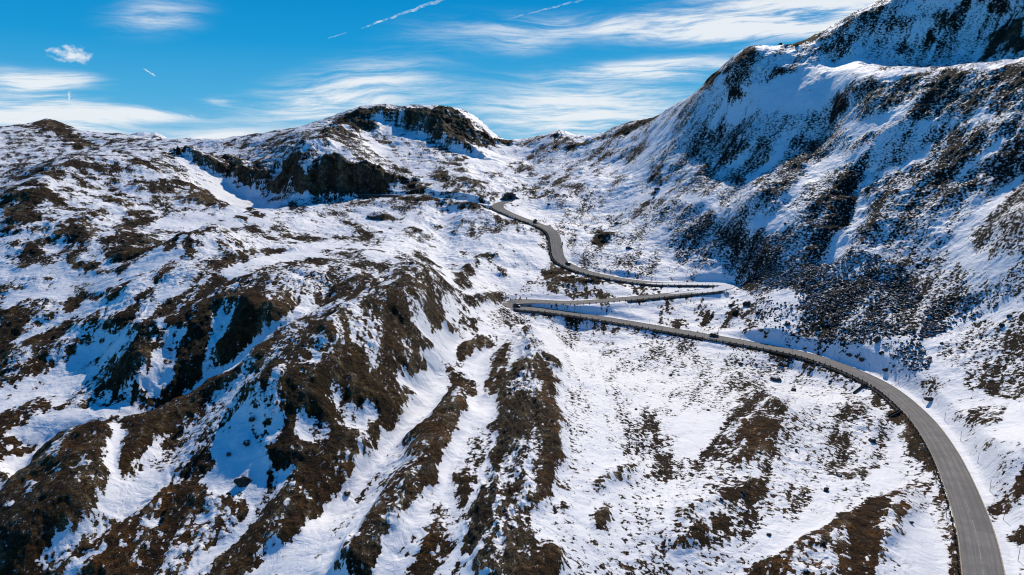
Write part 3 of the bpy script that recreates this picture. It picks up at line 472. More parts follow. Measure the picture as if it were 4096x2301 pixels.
[0.7,1,'',[[-299.6,443.7],[-299.1,451.1],[-306.3,470.6],[-303.2,474.6],[-293,462.8],[-279.4,434.5],[-273.4,418.7],[-274.1,412],[-281.2,417.2],[-286.4,423.1]]],
[0.9,2,'',[[-320.1,429],[-309,420.8],[-299.7,414.8],[-293.8,413.4],[-288.2,411.4],[-275.6,393.3],[-264.4,374.1],[-258.4,363.1],[-255,357.1],[-257.7,354.8],[-260.9,353.2],[-266.2,354.6],[-270.9,359.4],[-284.3,378.1],[-296.2,395],[-310.2,414.7]]],
[0.78,2,'',[[-256.4,365.3],[-258.9,375.3],[-255.6,376.9],[-245.8,368.4],[-247.3,377],[-249.9,387.5],[-259.2,409.2],[-257.7,415],[-255.9,420.4],[-248.1,415.2],[-242.8,410],[-232.4,387.4],[-221.7,366.4],[-216.6,354.4],[-214.6,344.5],[-216.7,341.6],[-223.9,347.5],[-229.4,350.7],[-232.7,349.1],[-236.3,348],[-241.7,350.3],[-249.7,357.9]]],
[0.85,2,'',[[-209.9,347.2],[-211.6,357.1],[-211.6,364.7],[-209.3,368.5],[-205,369],[-196.6,361.8],[-192.9,363.4],[-185.9,357.7],[-168.6,321.9],[-170.6,319.1],[-172.1,315.2],[-174.4,312.6],[-177.6,311.4],[-181.2,310.9],[-185.8,312],[-193,321],[-200.4,331.2]]],
[0.9,1.5,'',[[-255.6,342.1],[-255.2,346.7],[-253.5,349.9],[-247.2,346.8],[-240.5,342],[-233.9,336.1],[-227.4,329.4],[-220.4,317.5],[-224.7,319.3],[-234.1,328.6],[-240.1,333.2],[-244,332.8],[-248.4,334.5]]],
[0.88,1.5,'',[[-219.5,325.5],[-217.1,328.1],[-214,329.6],[-204.3,320.2],[-201.4,321.9],[-196.6,318.7],[-189.6,309.5],[-185.1,303.6],[-189.1,304],[-194.2,306.2],[-199.9,309.4],[-204.9,311.5],[-210.7,314.6]]],
[0.85,1,'',[[-235.9,315.9],[-235.1,320.1],[-235.3,326],[-229.4,321.9],[-226.7,314.6],[-230.1,313.6]]],
[0.03,0,'',[[-250.3,329.1],[-243.3,322.7],[-234.5,314.1],[-230.2,313.8],[-226.3,313.9],[-222.4,314.1],[-218.4,314.2],[-214.6,314.6],[-209.2,312.2],[-203.9,309.8],[-199,308.1],[-194.1,306.5],[-188.5,303.8],[-183.8,302.3],[-178.3,299.6],[-171,290.3],[-170.7,286.6],[-175.4,288.2],[-179.9,289.6],[-184,290.1],[-189.3,292.7],[-195.3,296.7],[-200.8,299.6],[-205.1,300.5],[-208.6,300.1],[-212.2,299.9],[-218.8,303.7],[-223.7,305.2],[-228.6,306.7],[-231.9,305.8],[-236.4,309.1],[-244.9,321.1]]],
[0.03,0,'',[[-270.2,611.5],[-270.4,629.1],[-268.7,643.2],[-262.1,645.8],[-253.8,643.4],[-246.4,642.5],[-238.3,639.5],[-231.4,636.2],[-222.3,625.2],[-208.8,601.1],[-189.6,553.3],[-161.5,468.5],[-157.2,447],[-159.2,437.9],[-162.2,432],[-166.5,429.5],[-170.6,426.4],[-175,424.5],[-179,421.8],[-156.8,359.2],[-157.7,351.4],[-161.8,351],[-194.9,411.9],[-198,407.8],[-201.4,404.6],[-205.8,403.6],[-215.3,413.4],[-221.2,416.1],[-224.1,420.4],[-225.1,432.1],[-221.1,434.8],[-216.6,436.4],[-212.8,439.4],[-209.5,443.9],[-210,456.7],[-207.2,463],[-201.1,461.5],[-191.2,451.2],[-199,475.1],[-242.4,578.7],[-253.3,592.8],[-261.8,602.1]]],
[0.75,0,'',[[-209.4,469.3],[-201.9,455.2],[-194,441.9],[-189.9,437.6],[-187.1,438],[-187.8,440.9],[-192,446.9],[-201,463],[-205.9,469.6],[-210.4,473.1]]],
[0.75,0,'',[[-194.3,476.2],[-185.9,455.1],[-178.5,438.9],[-173.6,432.8],[-169.3,428.2],[-165.9,427.5],[-163.5,429],[-164.4,432.3],[-168.2,435.8],[-171.4,437.7],[-174.3,439.9],[-178.3,445.2],[-189.4,470.5],[-194.4,478.8]]],
[0.75,0,'',[[-199,505.9],[-184,473.9],[-178.4,465.9],[-171.7,450.6],[-167,442.8],[-166.6,444.2],[-174.4,466],[-190,503.1],[-217.6,565.4],[-221.1,563.7]]],
[0.03,0,'',[[-168.5,303.3],[-169.8,312],[-165.5,310.5],[-164.1,314.4],[-162.3,317.8],[-156.7,313.4],[-151.8,306.3],[-152.4,301.8],[-153.1,296.5],[-155.7,294.4],[-159,293.6],[-161.7,292],[-163.7,289.2],[-166.4,287.6],[-168.2,285.1],[-169.7,289.5],[-170.8,295.6],[-169.7,299.4]]],
[0.72,3,'',[[-165.1,323.2],[-162.3,324.7],[-160.1,328],[-191.1,401.4],[-162.4,349.9],[-159.2,352.2],[-158.6,360.6],[-163.7,382.4],[-154,368.7],[-145.8,355.7],[-139.9,349.3],[-133.3,340.6],[-127.8,333.7],[-126.9,327.2],[-123.5,308.8],[-127.1,308.9],[-133.4,316.6],[-138.5,320],[-142.4,320.3],[-145.7,319.4],[-145.2,312.4],[-145.6,306.8],[-146.8,302],[-151.4,306.9],[-156,314],[-157.4,311.9],[-158.4,307.1],[-161.8,314.5]]],
[0.02,0,'',[[-158.7,320.9],[-154.8,311.3],[-156.8,312]]],
[0.6,1,'o',[[-166.1,279],[-166.8,285],[-163.8,285.7],[-161.2,287.3],[-159.4,290.4],[-156.9,292.2],[-153.3,292.2],[-149.7,292.2],[-146.9,293.9],[-143.9,295.3],[-141.4,297.7],[-138.4,299.2],[-135.3,300.5],[-132.5,302.6],[-125.8,295.3],[-122.3,295.2],[-122.7,290.6],[-123.7,285.9],[-118,276.5],[-119.5,273.6],[-121.7,271.2],[-124.8,270.9],[-129.3,274.1],[-133,274.9],[-136.2,274.5],[-139.7,274.6],[-143.3,275.1],[-145.8,273.4],[-148.4,272.1],[-151.1,270.9],[-154.3,270.6],[-158.4,271.8]]],
[0.62,1,'',[[-100,265.3],[-99.5,271.5],[-100.1,281.8],[-101.1,295.1],[-97.6,295.9],[-97.6,307.5],[-86.7,283.7],[-83.8,284.4],[-83.3,294.6],[-79.2,293.1],[-75.6,293.1],[-76.5,311.6],[-70.8,293.3],[-66.1,273.2],[-63.8,262.9],[-67.9,266.4],[-71.7,268],[-75.3,268.6],[-77.9,265.7],[-79.9,261.1],[-82.2,257.8],[-85,256.2],[-87.6,254.3],[-90.9,254.5],[-94.1,254.2],[-98.2,256.4],[-100.1,252.9],[-101.7,253.6],[-102.5,263.6]]],
[0.06,0,'',[[-124.8,282.4],[-122.9,286.3],[-121.2,290.8],[-119.4,295.3],[-117.8,300.6],[-116,305.9],[-117.9,321.3],[-117.4,331.4],[-116.2,340.1],[-114.5,347.9],[-111.8,353],[-108.8,357.7],[-106.3,364.2],[-104.2,372.9],[-98.6,369.3],[-93.2,365.9],[-87.8,362.3],[-88.1,353.1],[-89.7,342.7],[-91.8,335.2],[-95.4,332.9],[-99.7,333.3],[-103.4,331.7],[-104.4,322.1],[-103.3,306.9],[-104.6,300],[-105.2,291.2],[-106.5,285.2],[-106.2,275.4],[-109.5,275],[-112.1,273],[-114.9,271.5],[-119.5,275.9]]],
[0.55,0,'',[[-177.5,436.7],[-171.6,435.4],[-165.4,432.5],[-157.6,423.7],[-146.6,405.7],[-137.9,393.5],[-128.6,378.8],[-125.4,360.4],[-127.3,353.6],[-132,356.4],[-139.6,366.5],[-149.1,382.4],[-169.5,425.7]]],
[0.5,0,'',[[-154.7,436.7],[-149,436],[-143.8,436.6],[-138.3,436.2],[-132.2,434.1],[-126.4,432.8],[-119.8,428.7],[-114.1,418.3],[-112,393.3],[-115.3,387.7],[-126,406.6],[-131.2,407],[-137.4,412],[-145.9,424.2]]],
[0.86,3,'r',[[-331.8,695.8],[-321.6,692.1],[-305.5,674],[-294.9,665.5],[-284.8,655.5],[-278.9,658.6],[-288,700.4],[-283.1,709.4],[-260.2,668.4],[-252.2,665.1],[-254.5,691.6],[-247.6,692.9],[-230.5,659.9],[-226.4,647.4],[-220.9,640.6],[-210.3,632.7],[-207.3,630.1],[-215.6,631.8],[-225.8,639],[-234.7,642],[-242.5,642.1],[-250.7,643.4],[-259.5,645.9],[-268.7,649.6],[-274.9,647.4],[-281.3,645.2],[-286,638.4],[-293.3,640.3],[-301.5,642.3],[-317.5,669]]],
[0.88,3,'r',[[-214.5,645.9],[-202.7,632.7],[-186.8,604.2],[-177.1,589.4],[-171,585.9],[-164.9,582.7],[-159.3,586.5],[-152.4,585.8],[-145.7,586.9],[-139.2,588.5],[-138.8,590.4],[-138.9,592.2],[-138.9,594],[-139.6,598.4],[-150,635.2],[-149.7,603.2],[-155.9,599.9],[-159.6,593.8],[-165.3,591.1],[-171.6,592.2],[-170.9,588.8],[-180.3,597.1],[-193.3,616.6],[-207,638.1]]],
[0.02,0,'',[[-324.4,679],[-312.2,670.9],[-298.1,651],[-290.6,640.6],[-294.5,632.9],[-302.9,635.8]]],
[0.05,0,'',[[-199.3,636.2],[-182.2,604.5],[-174.4,592.8],[-178,592.3],[-189.7,613.9]]],
[0.05,0,'',[[-162.8,595.9],[-156.4,593.3],[-152.8,590.9],[-159,591.6]]],
[0.5,0,'',[[-330.1,751.5],[-323,756],[-311.4,749.9],[-302.5,750],[-292.6,747.1],[-280.5,738.1],[-265.7,720.8],[-252.3,706.8],[-243,704.1],[-231.4,694.6],[-214.7,668.3],[-198.7,642.5],[-189.5,636.9],[-181.7,636.2],[-175.5,640.9],[-169.8,648.1],[-169.1,675.6],[-163.2,682.6],[-161.2,684.6],[-173.4,709.2],[-183.1,722.1],[-189.3,716.1],[-200.6,726.3],[-211.3,733.7],[-220,733.5],[-229,734.4],[-242.4,749],[-254.1,757.2],[-264.2,760.4],[-276.4,769.1],[-285.8,769.7],[-297.3,775.9],[-308.6,780.8],[-318.1,781.5],[-325.1,775.7],[-334.6,776.3]]],
[0.8,0,'r',[[-200.3,722.7],[-199.5,751.6],[-195.5,770.7],[-191.9,794.8],[-184.6,799.6],[-173.9,751.3],[-171.6,709.4],[-172.4,679.2],[-182.3,686.7]]],
[0.45,0,'t',[[-235.5,640.1],[-226.7,638.5],[-216.2,631.3],[-207.2,626.3],[-189.7,594.1],[-179.9,582.8],[-177,575],[-183.5,572.3],[-180.6,548.5],[-174.7,517.5],[-200.6,577.7],[-219.3,619.2],[-228.7,633.5]]],
[0.6,1,'',[[-182.6,550.1],[-181.2,565.7],[-176.4,571.4],[-167,557.8],[-154.7,515.1],[-156.1,502.5],[-165,511.9]]],
[0.35,0,'t',[[-161.9,581.1],[-153.6,577.6],[-147.2,581.5],[-140.3,583.9],[-132.6,561.2],[-125.8,530.9],[-124.3,516.1],[-131.1,517.6],[-137.7,520],[-150.3,553]]],
[0.87,0,'r',[[-211.2,793],[-209.3,822.4],[-200.1,824.9],[-193.2,834.1],[-185.4,837.9],[-177.5,843],[-171.3,860.7],[-161.4,861.9],[-151.1,859],[-138.5,843.3],[-137.1,895.5],[-117.2,829.2],[-106.3,820.4],[-100.1,850.6],[-96.2,908.4],[-84.6,897.1],[-72.4,872.8],[-62,858.3],[-52.4,837.1],[-44.6,853.1],[-36.2,857.6],[-28.5,853],[-21.5,829.5],[-12.5,832.5],[-14.2,816.4],[-22.9,789.2],[-31.7,776.1],[-40.1,768],[-48,772.9],[-55.4,759.5],[-63.7,762.6],[-73.1,769.9],[-80.4,778.2],[-88.2,782],[-98.2,789.3],[-106.4,800.9],[-113.5,812.5],[-121.4,824.9],[-132,832.3],[-142.3,834.9],[-152.6,837.4],[-162.7,838.6],[-172.7,839],[-167.7,829.9],[-155.1,799.2],[-147.4,792.8],[-147.6,785.4],[-156.1,781.9],[-165.3,782.2],[-170.9,766.5],[-178.8,761.1],[-182.2,738.8],[-172,681.4],[-177.5,671.3],[-190.2,712.4]]],
[0.03,0,'',[[-198.3,797.3],[-186.3,789.2],[-175.1,761.4],[-180.5,742.3]]],
[0.03,0,'',[[-188,822.1],[-177.6,827],[-166.2,824.9],[-175.1,813.8]]],
[0.03,0,'',[[-115.4,825.8],[-103.6,813]]],
[0.03,0,'',[[-100.8,810.9],[-93.2,803.2],[-94.9,801.1]]],
[0.03,0,'',[[-69.8,840.6],[-68,837.4],[-79.5,830.7]]],
[0.03,0,'',[[-48,833.7],[-39,853.6],[-29.6,851.6],[-30.6,827.9],[-40.4,826.8]]],
[0.62,0,'t',[[-167.8,835.4],[-157.6,837.8],[-146.5,834.9],[-136,835.3],[-123.9,825.4],[-115.8,814.9],[-108.2,803.6],[-107.7,790.7],[-117.6,793.7],[-127.9,796.2],[-138.3,799.5],[-148.2,805.1],[-159.9,828]]],
[0.1,0,'',[[-144.6,834.3],[-134.2,834.9],[-122.4,825.7],[-123.8,823.3],[-135.4,831.4]]],
[0.08,0,'',[[-114.1,813.9],[-103.4,802.3],[-110.9,805.5]]],
[0.1,0,'',[[-175.1,839.3],[-164.6,836.1],[-155.9,830.3],[-145.5,815.3],[-135.8,806.1],[-137,799.6],[-146.2,800.8],[-155.3,805.1],[-167.1,830.9]]],
[0.95,0,'r',[[-110.2,807.6],[-101,804.9],[-93.9,802.1],[-87.2,785.5],[-81,774.2],[-71.9,772.6],[-63.9,762.2],[-73.1,769.8],[-80.6,770.1],[-87.1,776.6],[-94.2,785.4],[-103.9,791.4]]],
[0,0,'',[[-103.4,790.4],[-91.8,785.5],[-84.5,772.1],[-94.5,776.8]]],
[0.02,0,'',[[-84,785.1],[-76.4,772.8],[-67.4,764.9],[-60.2,757.6],[-53.2,753.1],[-47.1,725.9],[-41.8,692.9],[-35.5,675.8],[-34.8,665.2],[-42.4,680.4],[-49.9,707.6],[-56.6,739.4],[-63.5,754.4],[-70.4,762.1],[-78.7,772.7]]],
[0.72,0,'',[[-62.2,760.9],[-53.3,761.6],[-44.9,760.3],[-36.7,767.5],[-28.1,781.3],[-34.1,767.5],[-41.9,757.5],[-49.1,753.6],[-55.6,756.7]]],
[0.82,0,'',[[-81.3,770.9],[-71.9,760.2],[-65.3,746.7],[-57,721.2],[-50.2,707.9],[-59.1,715.1],[-67.3,731.7],[-75.5,749.3]]],
[0.72,0,'t',[[-102.4,781.5],[-91.8,766.9],[-82.7,744.4],[-76.1,723.4],[-85.7,726.8],[-95.7,752.6]]],
[0.08,0,'',[[-173,646.3],[-170.5,666.7],[-161.5,656.6],[-152,643.9],[-145.5,645.4],[-144.5,621.4],[-155,636.4],[-162.7,639.5],[-169.8,637.9]]],
[0.74,0,'t',[[-179,717.4],[-169,712],[-162,716.5],[-151.1,693.4],[-143.1,682.2],[-136.2,677],[-128.4,672.1],[-127.3,662.5],[-132.6,649.2],[-130.9,609.4],[-145.5,646.4],[-152.3,647.8],[-163,666.9]]],
[0.03,0,'',[[-166.1,762.5],[-158.5,766.5],[-149.2,759.3],[-138.1,739.3],[-128.5,725.6],[-118.8,712.1],[-110.2,706.1],[-101.5,697.7],[-92.2,688.9],[-95.2,687.6],[-103.8,689.4],[-112.4,692.7],[-120.6,694.2],[-128.8,697.6],[-136.7,702.9],[-144.6,710.6],[-154.9,735]]],
[0.7,0,'',[[-156.6,774.8],[-147.2,778.4],[-136.7,776.7],[-125.7,755.7],[-115.2,729.8],[-123.8,729],[-134.6,739.7],[-146.2,756.8]]],
[0.8,0,'',[[-118.6,776],[-108.5,759.1],[-100.3,738.4],[-91.2,716.7],[-91.5,715.1],[-101.2,731.7],[-109.9,752.7]]],
[0.08,0,'',[[-132.2,784.3],[-121.1,763.5],[-112.8,749.4],[-105.1,726.5],[-106,722.1],[-114.8,732.9],[-123.1,756.2]]],
[0.93,3,'r',[[-160.2,595.5],[-154.7,600.9],[-148.2,604.3],[-141.9,598.9],[-135.6,596.3],[-129.4,598],[-124.8,609.5],[-118.1,610.5],[-111.1,606.9],[-108,605.1],[-111.6,597.6],[-118.4,596.6],[-125.3,594.4],[-131.9,590.9],[-138.8,589.3],[-143.1,587.8],[-149.4,587.1],[-156.5,587.4],[-159.3,587.5],[-159.2,588.7],[-159.4,591]]],
[0.03,0,'',[[-159.4,586.4],[-152,585.7],[-144.3,584.1],[-138.1,588.5],[-131.1,590.6],[-124.4,594.3],[-117.2,596.1],[-110.2,595.4],[-112.8,588.7],[-120.1,587.4],[-127.3,586.1],[-134.2,583.3],[-141.6,582.8],[-148.2,579.4],[-156.1,581.3]]],
[0.1,0,'',[[-157,590.6],[-152,590.1],[-150.5,589.1],[-154.9,589.4]]],
[0.1,0,'',[[-141.8,596.9],[-135,596.3],[-128.9,599.1],[-124.3,610.9],[-124.6,607.1],[-129.4,596.3],[-135.9,595]]],
[0.65,2,'',[[-119.3,677.5],[-112.3,686.6],[-103.7,681.9],[-94.5,668.2],[-85.2,636.8],[-77.1,612.9],[-69.6,593.9],[-62.1,590.6],[-56.8,585.7],[-64.6,590.4],[-72.2,592.6],[-79.9,594.7],[-87.9,599.5],[-95.9,606.2],[-102.4,602],[-109.4,599],[-109.3,605.7],[-108.5,610.2]]],
[0.03,0,'',[[-109.9,695.6],[-101,687.7],[-91.8,676.2],[-82.8,661.3],[-73.2,636.2],[-65.2,620.9],[-57.1,602.1],[-49.6,587.7],[-44.1,579.2],[-51.4,583.6],[-59.3,592.1],[-66.8,596.9],[-74.3,612.5],[-83,639.3],[-92.2,661.8],[-101.3,680.9]]],
[0.85,2,'',[[-78.2,672.2],[-69,662.8],[-60.3,654.3],[-51.3,635.6],[-43.4,631],[-35,616.8],[-27.9,610.1],[-21.7,609.3],[-28.9,601.6],[-36.3,603.1],[-43.9,609.2],[-51.7,613.5],[-60.3,627.4],[-68.3,638.2]]],
[0.65,2,'',[[-23.1,668.3],[-15.3,679.1],[-8.1,659.4],[-11,637.9],[-18.5,640.6]]],
[0.35,0,'',[[-7,661.4],[1.0859,665.8],[9.2,666.6],[9.1,657.4],[1.6265,637.9],[-5.8,622],[-12.5,609.5],[-19.7,602.4],[-26.9,601.1],[-27.6,608.6],[-21.1,625],[-14.3,646.9]]],
[0.12,0,'',[[-52.6,750],[-44.1,757],[-35.1,759.4],[-26.6,778.5],[-17.5,789.2],[-8.1,799.6],[1.4831,807.2],[11,807.7],[17.3,779],[13.5,757.5],[5.3,739.6],[-2.0491,714.2],[-7.4,687.6],[-15.7,685.2],[-23.8,681.7],[-32.1,684.4],[-38.9,700.7],[-45.5,723.6]]],
[0.75,0,'',[[-18.5,827.6],[-8.6,834.4],[1.3519,837.8],[11.2,826.5],[20.8,816.9],[18.3,799.8],[9.1,806.5],[-0.5763,814.2],[-10.3,810.9]]],
[0.6,0,'',[[20.4,810.7],[28.5,832.8],[36.9,816],[45.5,803.1],[54.7,800],[63.9,797.9],[71.8,784.3],[78,757.2],[73.3,736.4],[65.3,737.1],[57.2,739.2],[49.2,751],[40.7,760],[32.1,772.7],[23.2,786.6],[17.1,770.7],[16,754.9],[24.9,750.5],[33.4,741.7],[31,749.3],[22.7,768.5],[28.3,780.7],[29.5,793.8]]],
[0.15,0,'',[[34.5,802.1],[44.4,794.8],[54,788.2],[50,778.4],[40.2,778.5],[30.4,783.9]]],
[0.85,0,'',[[80.3,755.7],[88.7,750.9],[95.4,735.1],[103.2,729],[110.6,724],[117.6,719.5],[125.5,721.1],[136.9,741.6],[138.8,713.9],[143.9,705.3],[145.8,682.6],[151.2,677.7],[156.8,680.2],[152.6,677.4],[147.4,682.3],[145.2,702.9],[137.1,695],[131.8,703.3],[125,707.1],[117.7,708.3],[109.6,706.1],[102.1,711.2],[95,720.2],[87.3,725.7],[79.2,726.4],[71,726],[62.8,730.5],[63.1,736.9],[71.4,746.9]]],
[0.3,0,'',[[12,615.8],[18.8,637.6],[25.6,652.5],[32.8,668.4],[40.1,679.6],[47.8,695.2],[55.9,705.5],[63.8,711.7],[71.5,714.5],[79.2,716.1],[86.6,714.5],[94.1,708.7],[101.8,705.5],[109.2,700.9],[116.4,695.7],[122.6,688.5],[128.1,677.9],[132.8,665.2],[138.1,656.5],[141.7,641.2],[145.8,629.5],[141.6,609.7],[138.7,595.8],[135.8,581.7],[133.3,569.6],[131.1,558.8],[128.2,545],[126,534.5],[123.7,523.4],[120.2,507.1],[115.6,509.2],[111.3,518.1],[106.1,523.6],[101.1,530.5],[95.8,537.3],[90.1,542.5],[84.2,546.5],[78.1,550.7],[71.8,553.7],[65.2,555],[58.5,555.9],[51.4,553.6],[44.5,552],[37.9,553.8],[31.3,558.5],[24.8,565.8],[18.2,570.7],[11.5,581.9]]],
[0.62,0,'',[[8.3,594.3],[11.1,598.6],[14.2,600.6],[17,610.3],[19.9,623.4],[22.6,625.2],[25.4,626.1],[28.3,628],[31.3,630],[34.2,639.1],[37.3,644.8],[37.1,649.7],[34,649.7],[30.6,648.5],[27.6,647.1],[24.6,644.1],[21.4,640.7],[18.4,636.2],[15.6,631.9],[12.7,623.4],[10.3,608.7],[7.8,597.9]]],
[0.62,0,'',[[25.2,597.4],[28.1,600.8],[31.2,602.2],[34.2,605.2],[37.2,611.4],[40.1,615],[43.1,618.6],[46.4,626.2],[49.4,631],[52.5,636.6],[55.4,641.9],[58.2,648.2],[61.2,651.8],[60.8,655.6],[57.9,654.9],[54.7,654.9],[51.5,651.8],[48.4,647],[45.1,637.8],[42.1,633.3],[39.1,628.4],[36.2,626.4],[33.3,623.8],[30.3,615],[27.5,604.1],[24.7,600.1]]],
[0.62,0,'',[[36.2,623.9],[39.1,625],[42.3,626.6],[45.5,629],[48.6,631.8],[51.8,636.3],[54.9,639],[58,642.4],[61,644.7],[63.9,645.9],[67.2,650.9],[70.5,656.1],[73.8,660.6],[76.8,661.6],[79.9,663.7],[83.1,666.8],[86.1,666.6],[86.4,672.9],[83.4,673.7],[80.3,675.9],[77.1,676.9],[73.8,676.9],[70.4,674],[67.1,670.6],[63.5,662.6],[60.3,659.1],[57.3,657.1],[54.3,654.8],[51.2,651.8],[48.1,648.1],[44.9,644],[41.7,634.3],[38.7,628.4],[35.8,626.8]]],
[0.62,0,'',[[37,555.9],[39.7,558.1],[42.8,560.3],[45.7,566.5],[48.6,571.6],[51.5,577.1],[54.5,582.5],[57.4,586.1],[60.4,589.4],[63,593.9],[65.7,596.2],[65.6,601.1],[62.6,599.4],[59.4,598.7],[56.4,594.8],[53.3,589.9],[50.4,587.4],[47.5,582.5],[44.4,574.6],[41.5,568.8],[39.1,562.6],[36.5,558.3]]],
[0.62,0,'',[[57.4,638.3],[60.4,641.1],[63.5,641.7],[66.5,643],[69.8,648.3],[73,653.8],[76.1,656.8],[79,658.8],[81.8,660.1],[84.9,661.8],[87.9,663.1],[90.7,663],[93.7,665.8],[96.7,668.6],[99.6,669.2],[99.5,672.2],[96.4,671.6],[93.3,672.1],[90.4,674.5],[87.8,676.9],[85,677.6],[81.9,676.9],[78.7,674.2],[75.4,670.4],[72.3,666.6],[69,661],[65.5,653.3],[62.8,650.2],[60,644.7],[57.1,641.6]]],
[0.62,0,'',[[81.6,629.3],[84.7,632.2],[88,633.9],[91.2,635.9],[94.2,638.2],[97,638.9],[99.6,638.5],[102.2,638.2],[104.7,636.9],[107.1,635.6],[109.6,634.6],[112.2,634.2],[114.6,634.6],[117.1,635.7],[119.4,634.1],[119.6,638.4],[117.2,639.8],[114.7,643.2],[112.9,650],[110.4,651.2],[107.8,651.7],[105.2,652.2],[102.6,653],[99.9,653.9],[97.2,654.1],[94.5,653.7],[91.5,652.4],[88.5,648.4],[85,639.2],[81.5,632.7]]],
[0.62,0,'',[[94.8,556.2],[97.5,556.6],[100,555.1],[102.4,553.6],[104.9,553.7],[107.3,552.8],[109.6,551.9],[111.7,549.5],[113.6,546.7],[115.6,544.6],[117.8,543.6],[120,543.1],[122.3,543.4],[124.5,542.6],[124.5,544.2],[122.3,545.5],[120.1,548.2],[118.1,551],[115.9,552.3],[113.7,553.9],[111.6,556.1],[109.5,558.3],[107.4,560.3],[105,561.1],[102.4,561.3],[99.9,560.4],[97.4,559],[94.7,557.9]]],
[0.62,0,'',[[23.9,566.1],[27,566.7],[29.8,568.3],[32.6,570.9],[35.3,571.2],[37.9,572.3],[41.1,585],[41,591.2],[38,593.7],[35.1,593.4],[32,587.6],[28.9,581.7],[26.1,575.4],[23.5,568.3]]],
[0.97,2,'r',[[-112.5,520.5],[-105.8,517.1],[-99.5,517.3],[-93.4,512.7],[-98.7,507.3],[-104.8,506.5]]],
[0.95,0,'',[[-129.9,585],[-128.5,585.4],[-127.1,585.8],[-125.6,586.1],[-124.2,586.5],[-122.7,586.9],[-121.2,586.9],[-119.7,587],[-118.3,587.2],[-116.8,587.5],[-115.3,587.7],[-113.8,587.8],[-112.3,587.9],[-110.9,588.2],[-109.4,588.5],[-107.9,588.8],[-106.5,589],[-101.7,570.9],[-100,569.2],[-98.6,569.6],[-97.3,570.6],[-95.6,569.6],[-93,562.3],[-91.5,562.3],[-89.8,560.8],[-88.3,560.4],[-86.8,560.2],[-85.2,558.9],[-83.7,558.7],[-82.5,560.6],[-81.2,561.1],[-79.7,561.1],[-78.1,560.1],[-76.6,559.4],[-75.1,558.8],[-73.6,558.5],[-72.3,559.6],[-71,560.7],[-69.6,561],[-68,559.9],[-65.9,554.4],[-64.3,553],[-63,553.8],[-61.7,554],[-60.2,553.1],[-58.8,552.9],[-57.4,552.9],[-56,552.7],[-54.5,552.4],[-53.1,551.8],[-51.7,551.4],[-50.3,551.8],[-48.9,552],[-47.2,547.8],[-45.6,545.6],[-44.2,545.2],[-42.9,544.9],[-41.5,544.7],[-40.1,544.7],[-38.7,544.6],[-37.3,544.4],[-35.9,543.6],[-34.4,541],[-32.8,539.3],[-31.2,535.5],[-29.7,533.5],[-28.3,533],[-26.9,532.4],[-25.5,532.6],[-24.2,534.2],[-23,538.8],[-22.2,554.3],[-20.8,552.9],[-19.3,552.4],[-19.3,552.9],[-20.7,553.9],[-22.2,554.9],[-23.7,555.7],[-24.2,536.5],[-25.5,534.4],[-26.9,534.7],[-28.3,535],[-29.7,535.6],[-31.3,539.2],[-32.7,540.9],[-34.2,543.5],[-35.7,545.8],[-37.1,546.6],[-38.5,546.9],[-39.9,547.8],[-41.3,548.4],[-42.7,549.1],[-44.4,553.3],[-46,554.8],[-47.4,555.5],[-48.9,556.3],[-50.4,556.7],[-51.8,557.2],[-53.2,556.7],[-55.4,564.5],[-58.5,581.8],[-60.1,583.2],[-61.8,585.4],[-63.4,586],[-65,586.9],[-66.8,588.4],[-66.2,569.8],[-67.2,566.2],[-68.5,565.1],[-69.9,564.4],[-71.3,564.1],[-72.8,564.2],[-74.3,564.6],[-75.8,565],[-77.4,566.5],[-79.2,568.7],[-80.7,568.6],[-82.1,568.2],[-83.5,567.7],[-84.9,567.6],[-86.4,567.7],[-88.1,569],[-89.7,569.9],[-91.3,570.9],[-92.9,571.3],[-97.5,590.5],[-99.3,591.9],[-100.8,592.1],[-102.3,591.9],[-103.8,591.8],[-105.3,591.6],[-106.8,591.3],[-108.3,591],[-109.8,590.6],[-111.2,590.2],[-112.7,589.8],[-114.1,589.4],[-115.6,589],[-117,588.7],[-118.4,588.3],[-119.9,587.9],[-121.4,587.6],[-122.8,587.4],[-124.3,587],[-125.7,586.6],[-127.1,586.3],[-128.6,585.9],[-130,585.5]]],
[0.85,0,'r',[[-54.6,549.2],[-47.6,545.1],[-41,545.2],[-34.2,542.3],[-27.3,533],[-21.7,553.6],[-26.6,524.7],[-33.2,529.8],[-40.3,539.4],[-46.7,538.4],[-52.7,538.3]]],
[0.42,0,'t',[[-158.2,580.4],[-150.2,576.9],[-144.2,581.3],[-137.3,581.7],[-130.7,584.2],[-124,585.9],[-115.2,577.8],[-106.3,567.4],[-97.5,555.7],[-89.9,549.6],[-83.3,550.2],[-76.6,550.1],[-69.6,548.6],[-62.9,548],[-64.6,542.9],[-68.8,532.3],[-74.2,527.1],[-80.6,526.6],[-87.5,529.2],[-94,530],[-100.8,532.5],[-108.2,538],[-115,539.5],[-120.3,534.4],[-126,531],[-130.2,522],[-135,516.4],[-139.2,508.7],[-146.5,536.2]]],
[0.12,0,'',[[-77,534.2],[-70.9,539],[-64.9,545.4],[-58.9,547],[-52.9,539.5],[-46.4,525.6],[-39.7,508.3],[-43.2,506.9],[-49.7,508.5],[-56.5,513.3],[-63,517.3],[-69.6,523.2]]],
[0.6,0,'',[[-131.6,490.5],[-128,500],[-122,499.7],[-113.7,487.9],[-102.7,463.4],[-100.3,479],[-92.5,466.8],[-85.3,455.9],[-78.3,437.7],[-82.2,435.1],[-88.5,440.2],[-94.5,443.1],[-100,445.3],[-106.2,450.5],[-112.3,456.1],[-124.3,483.8]]],
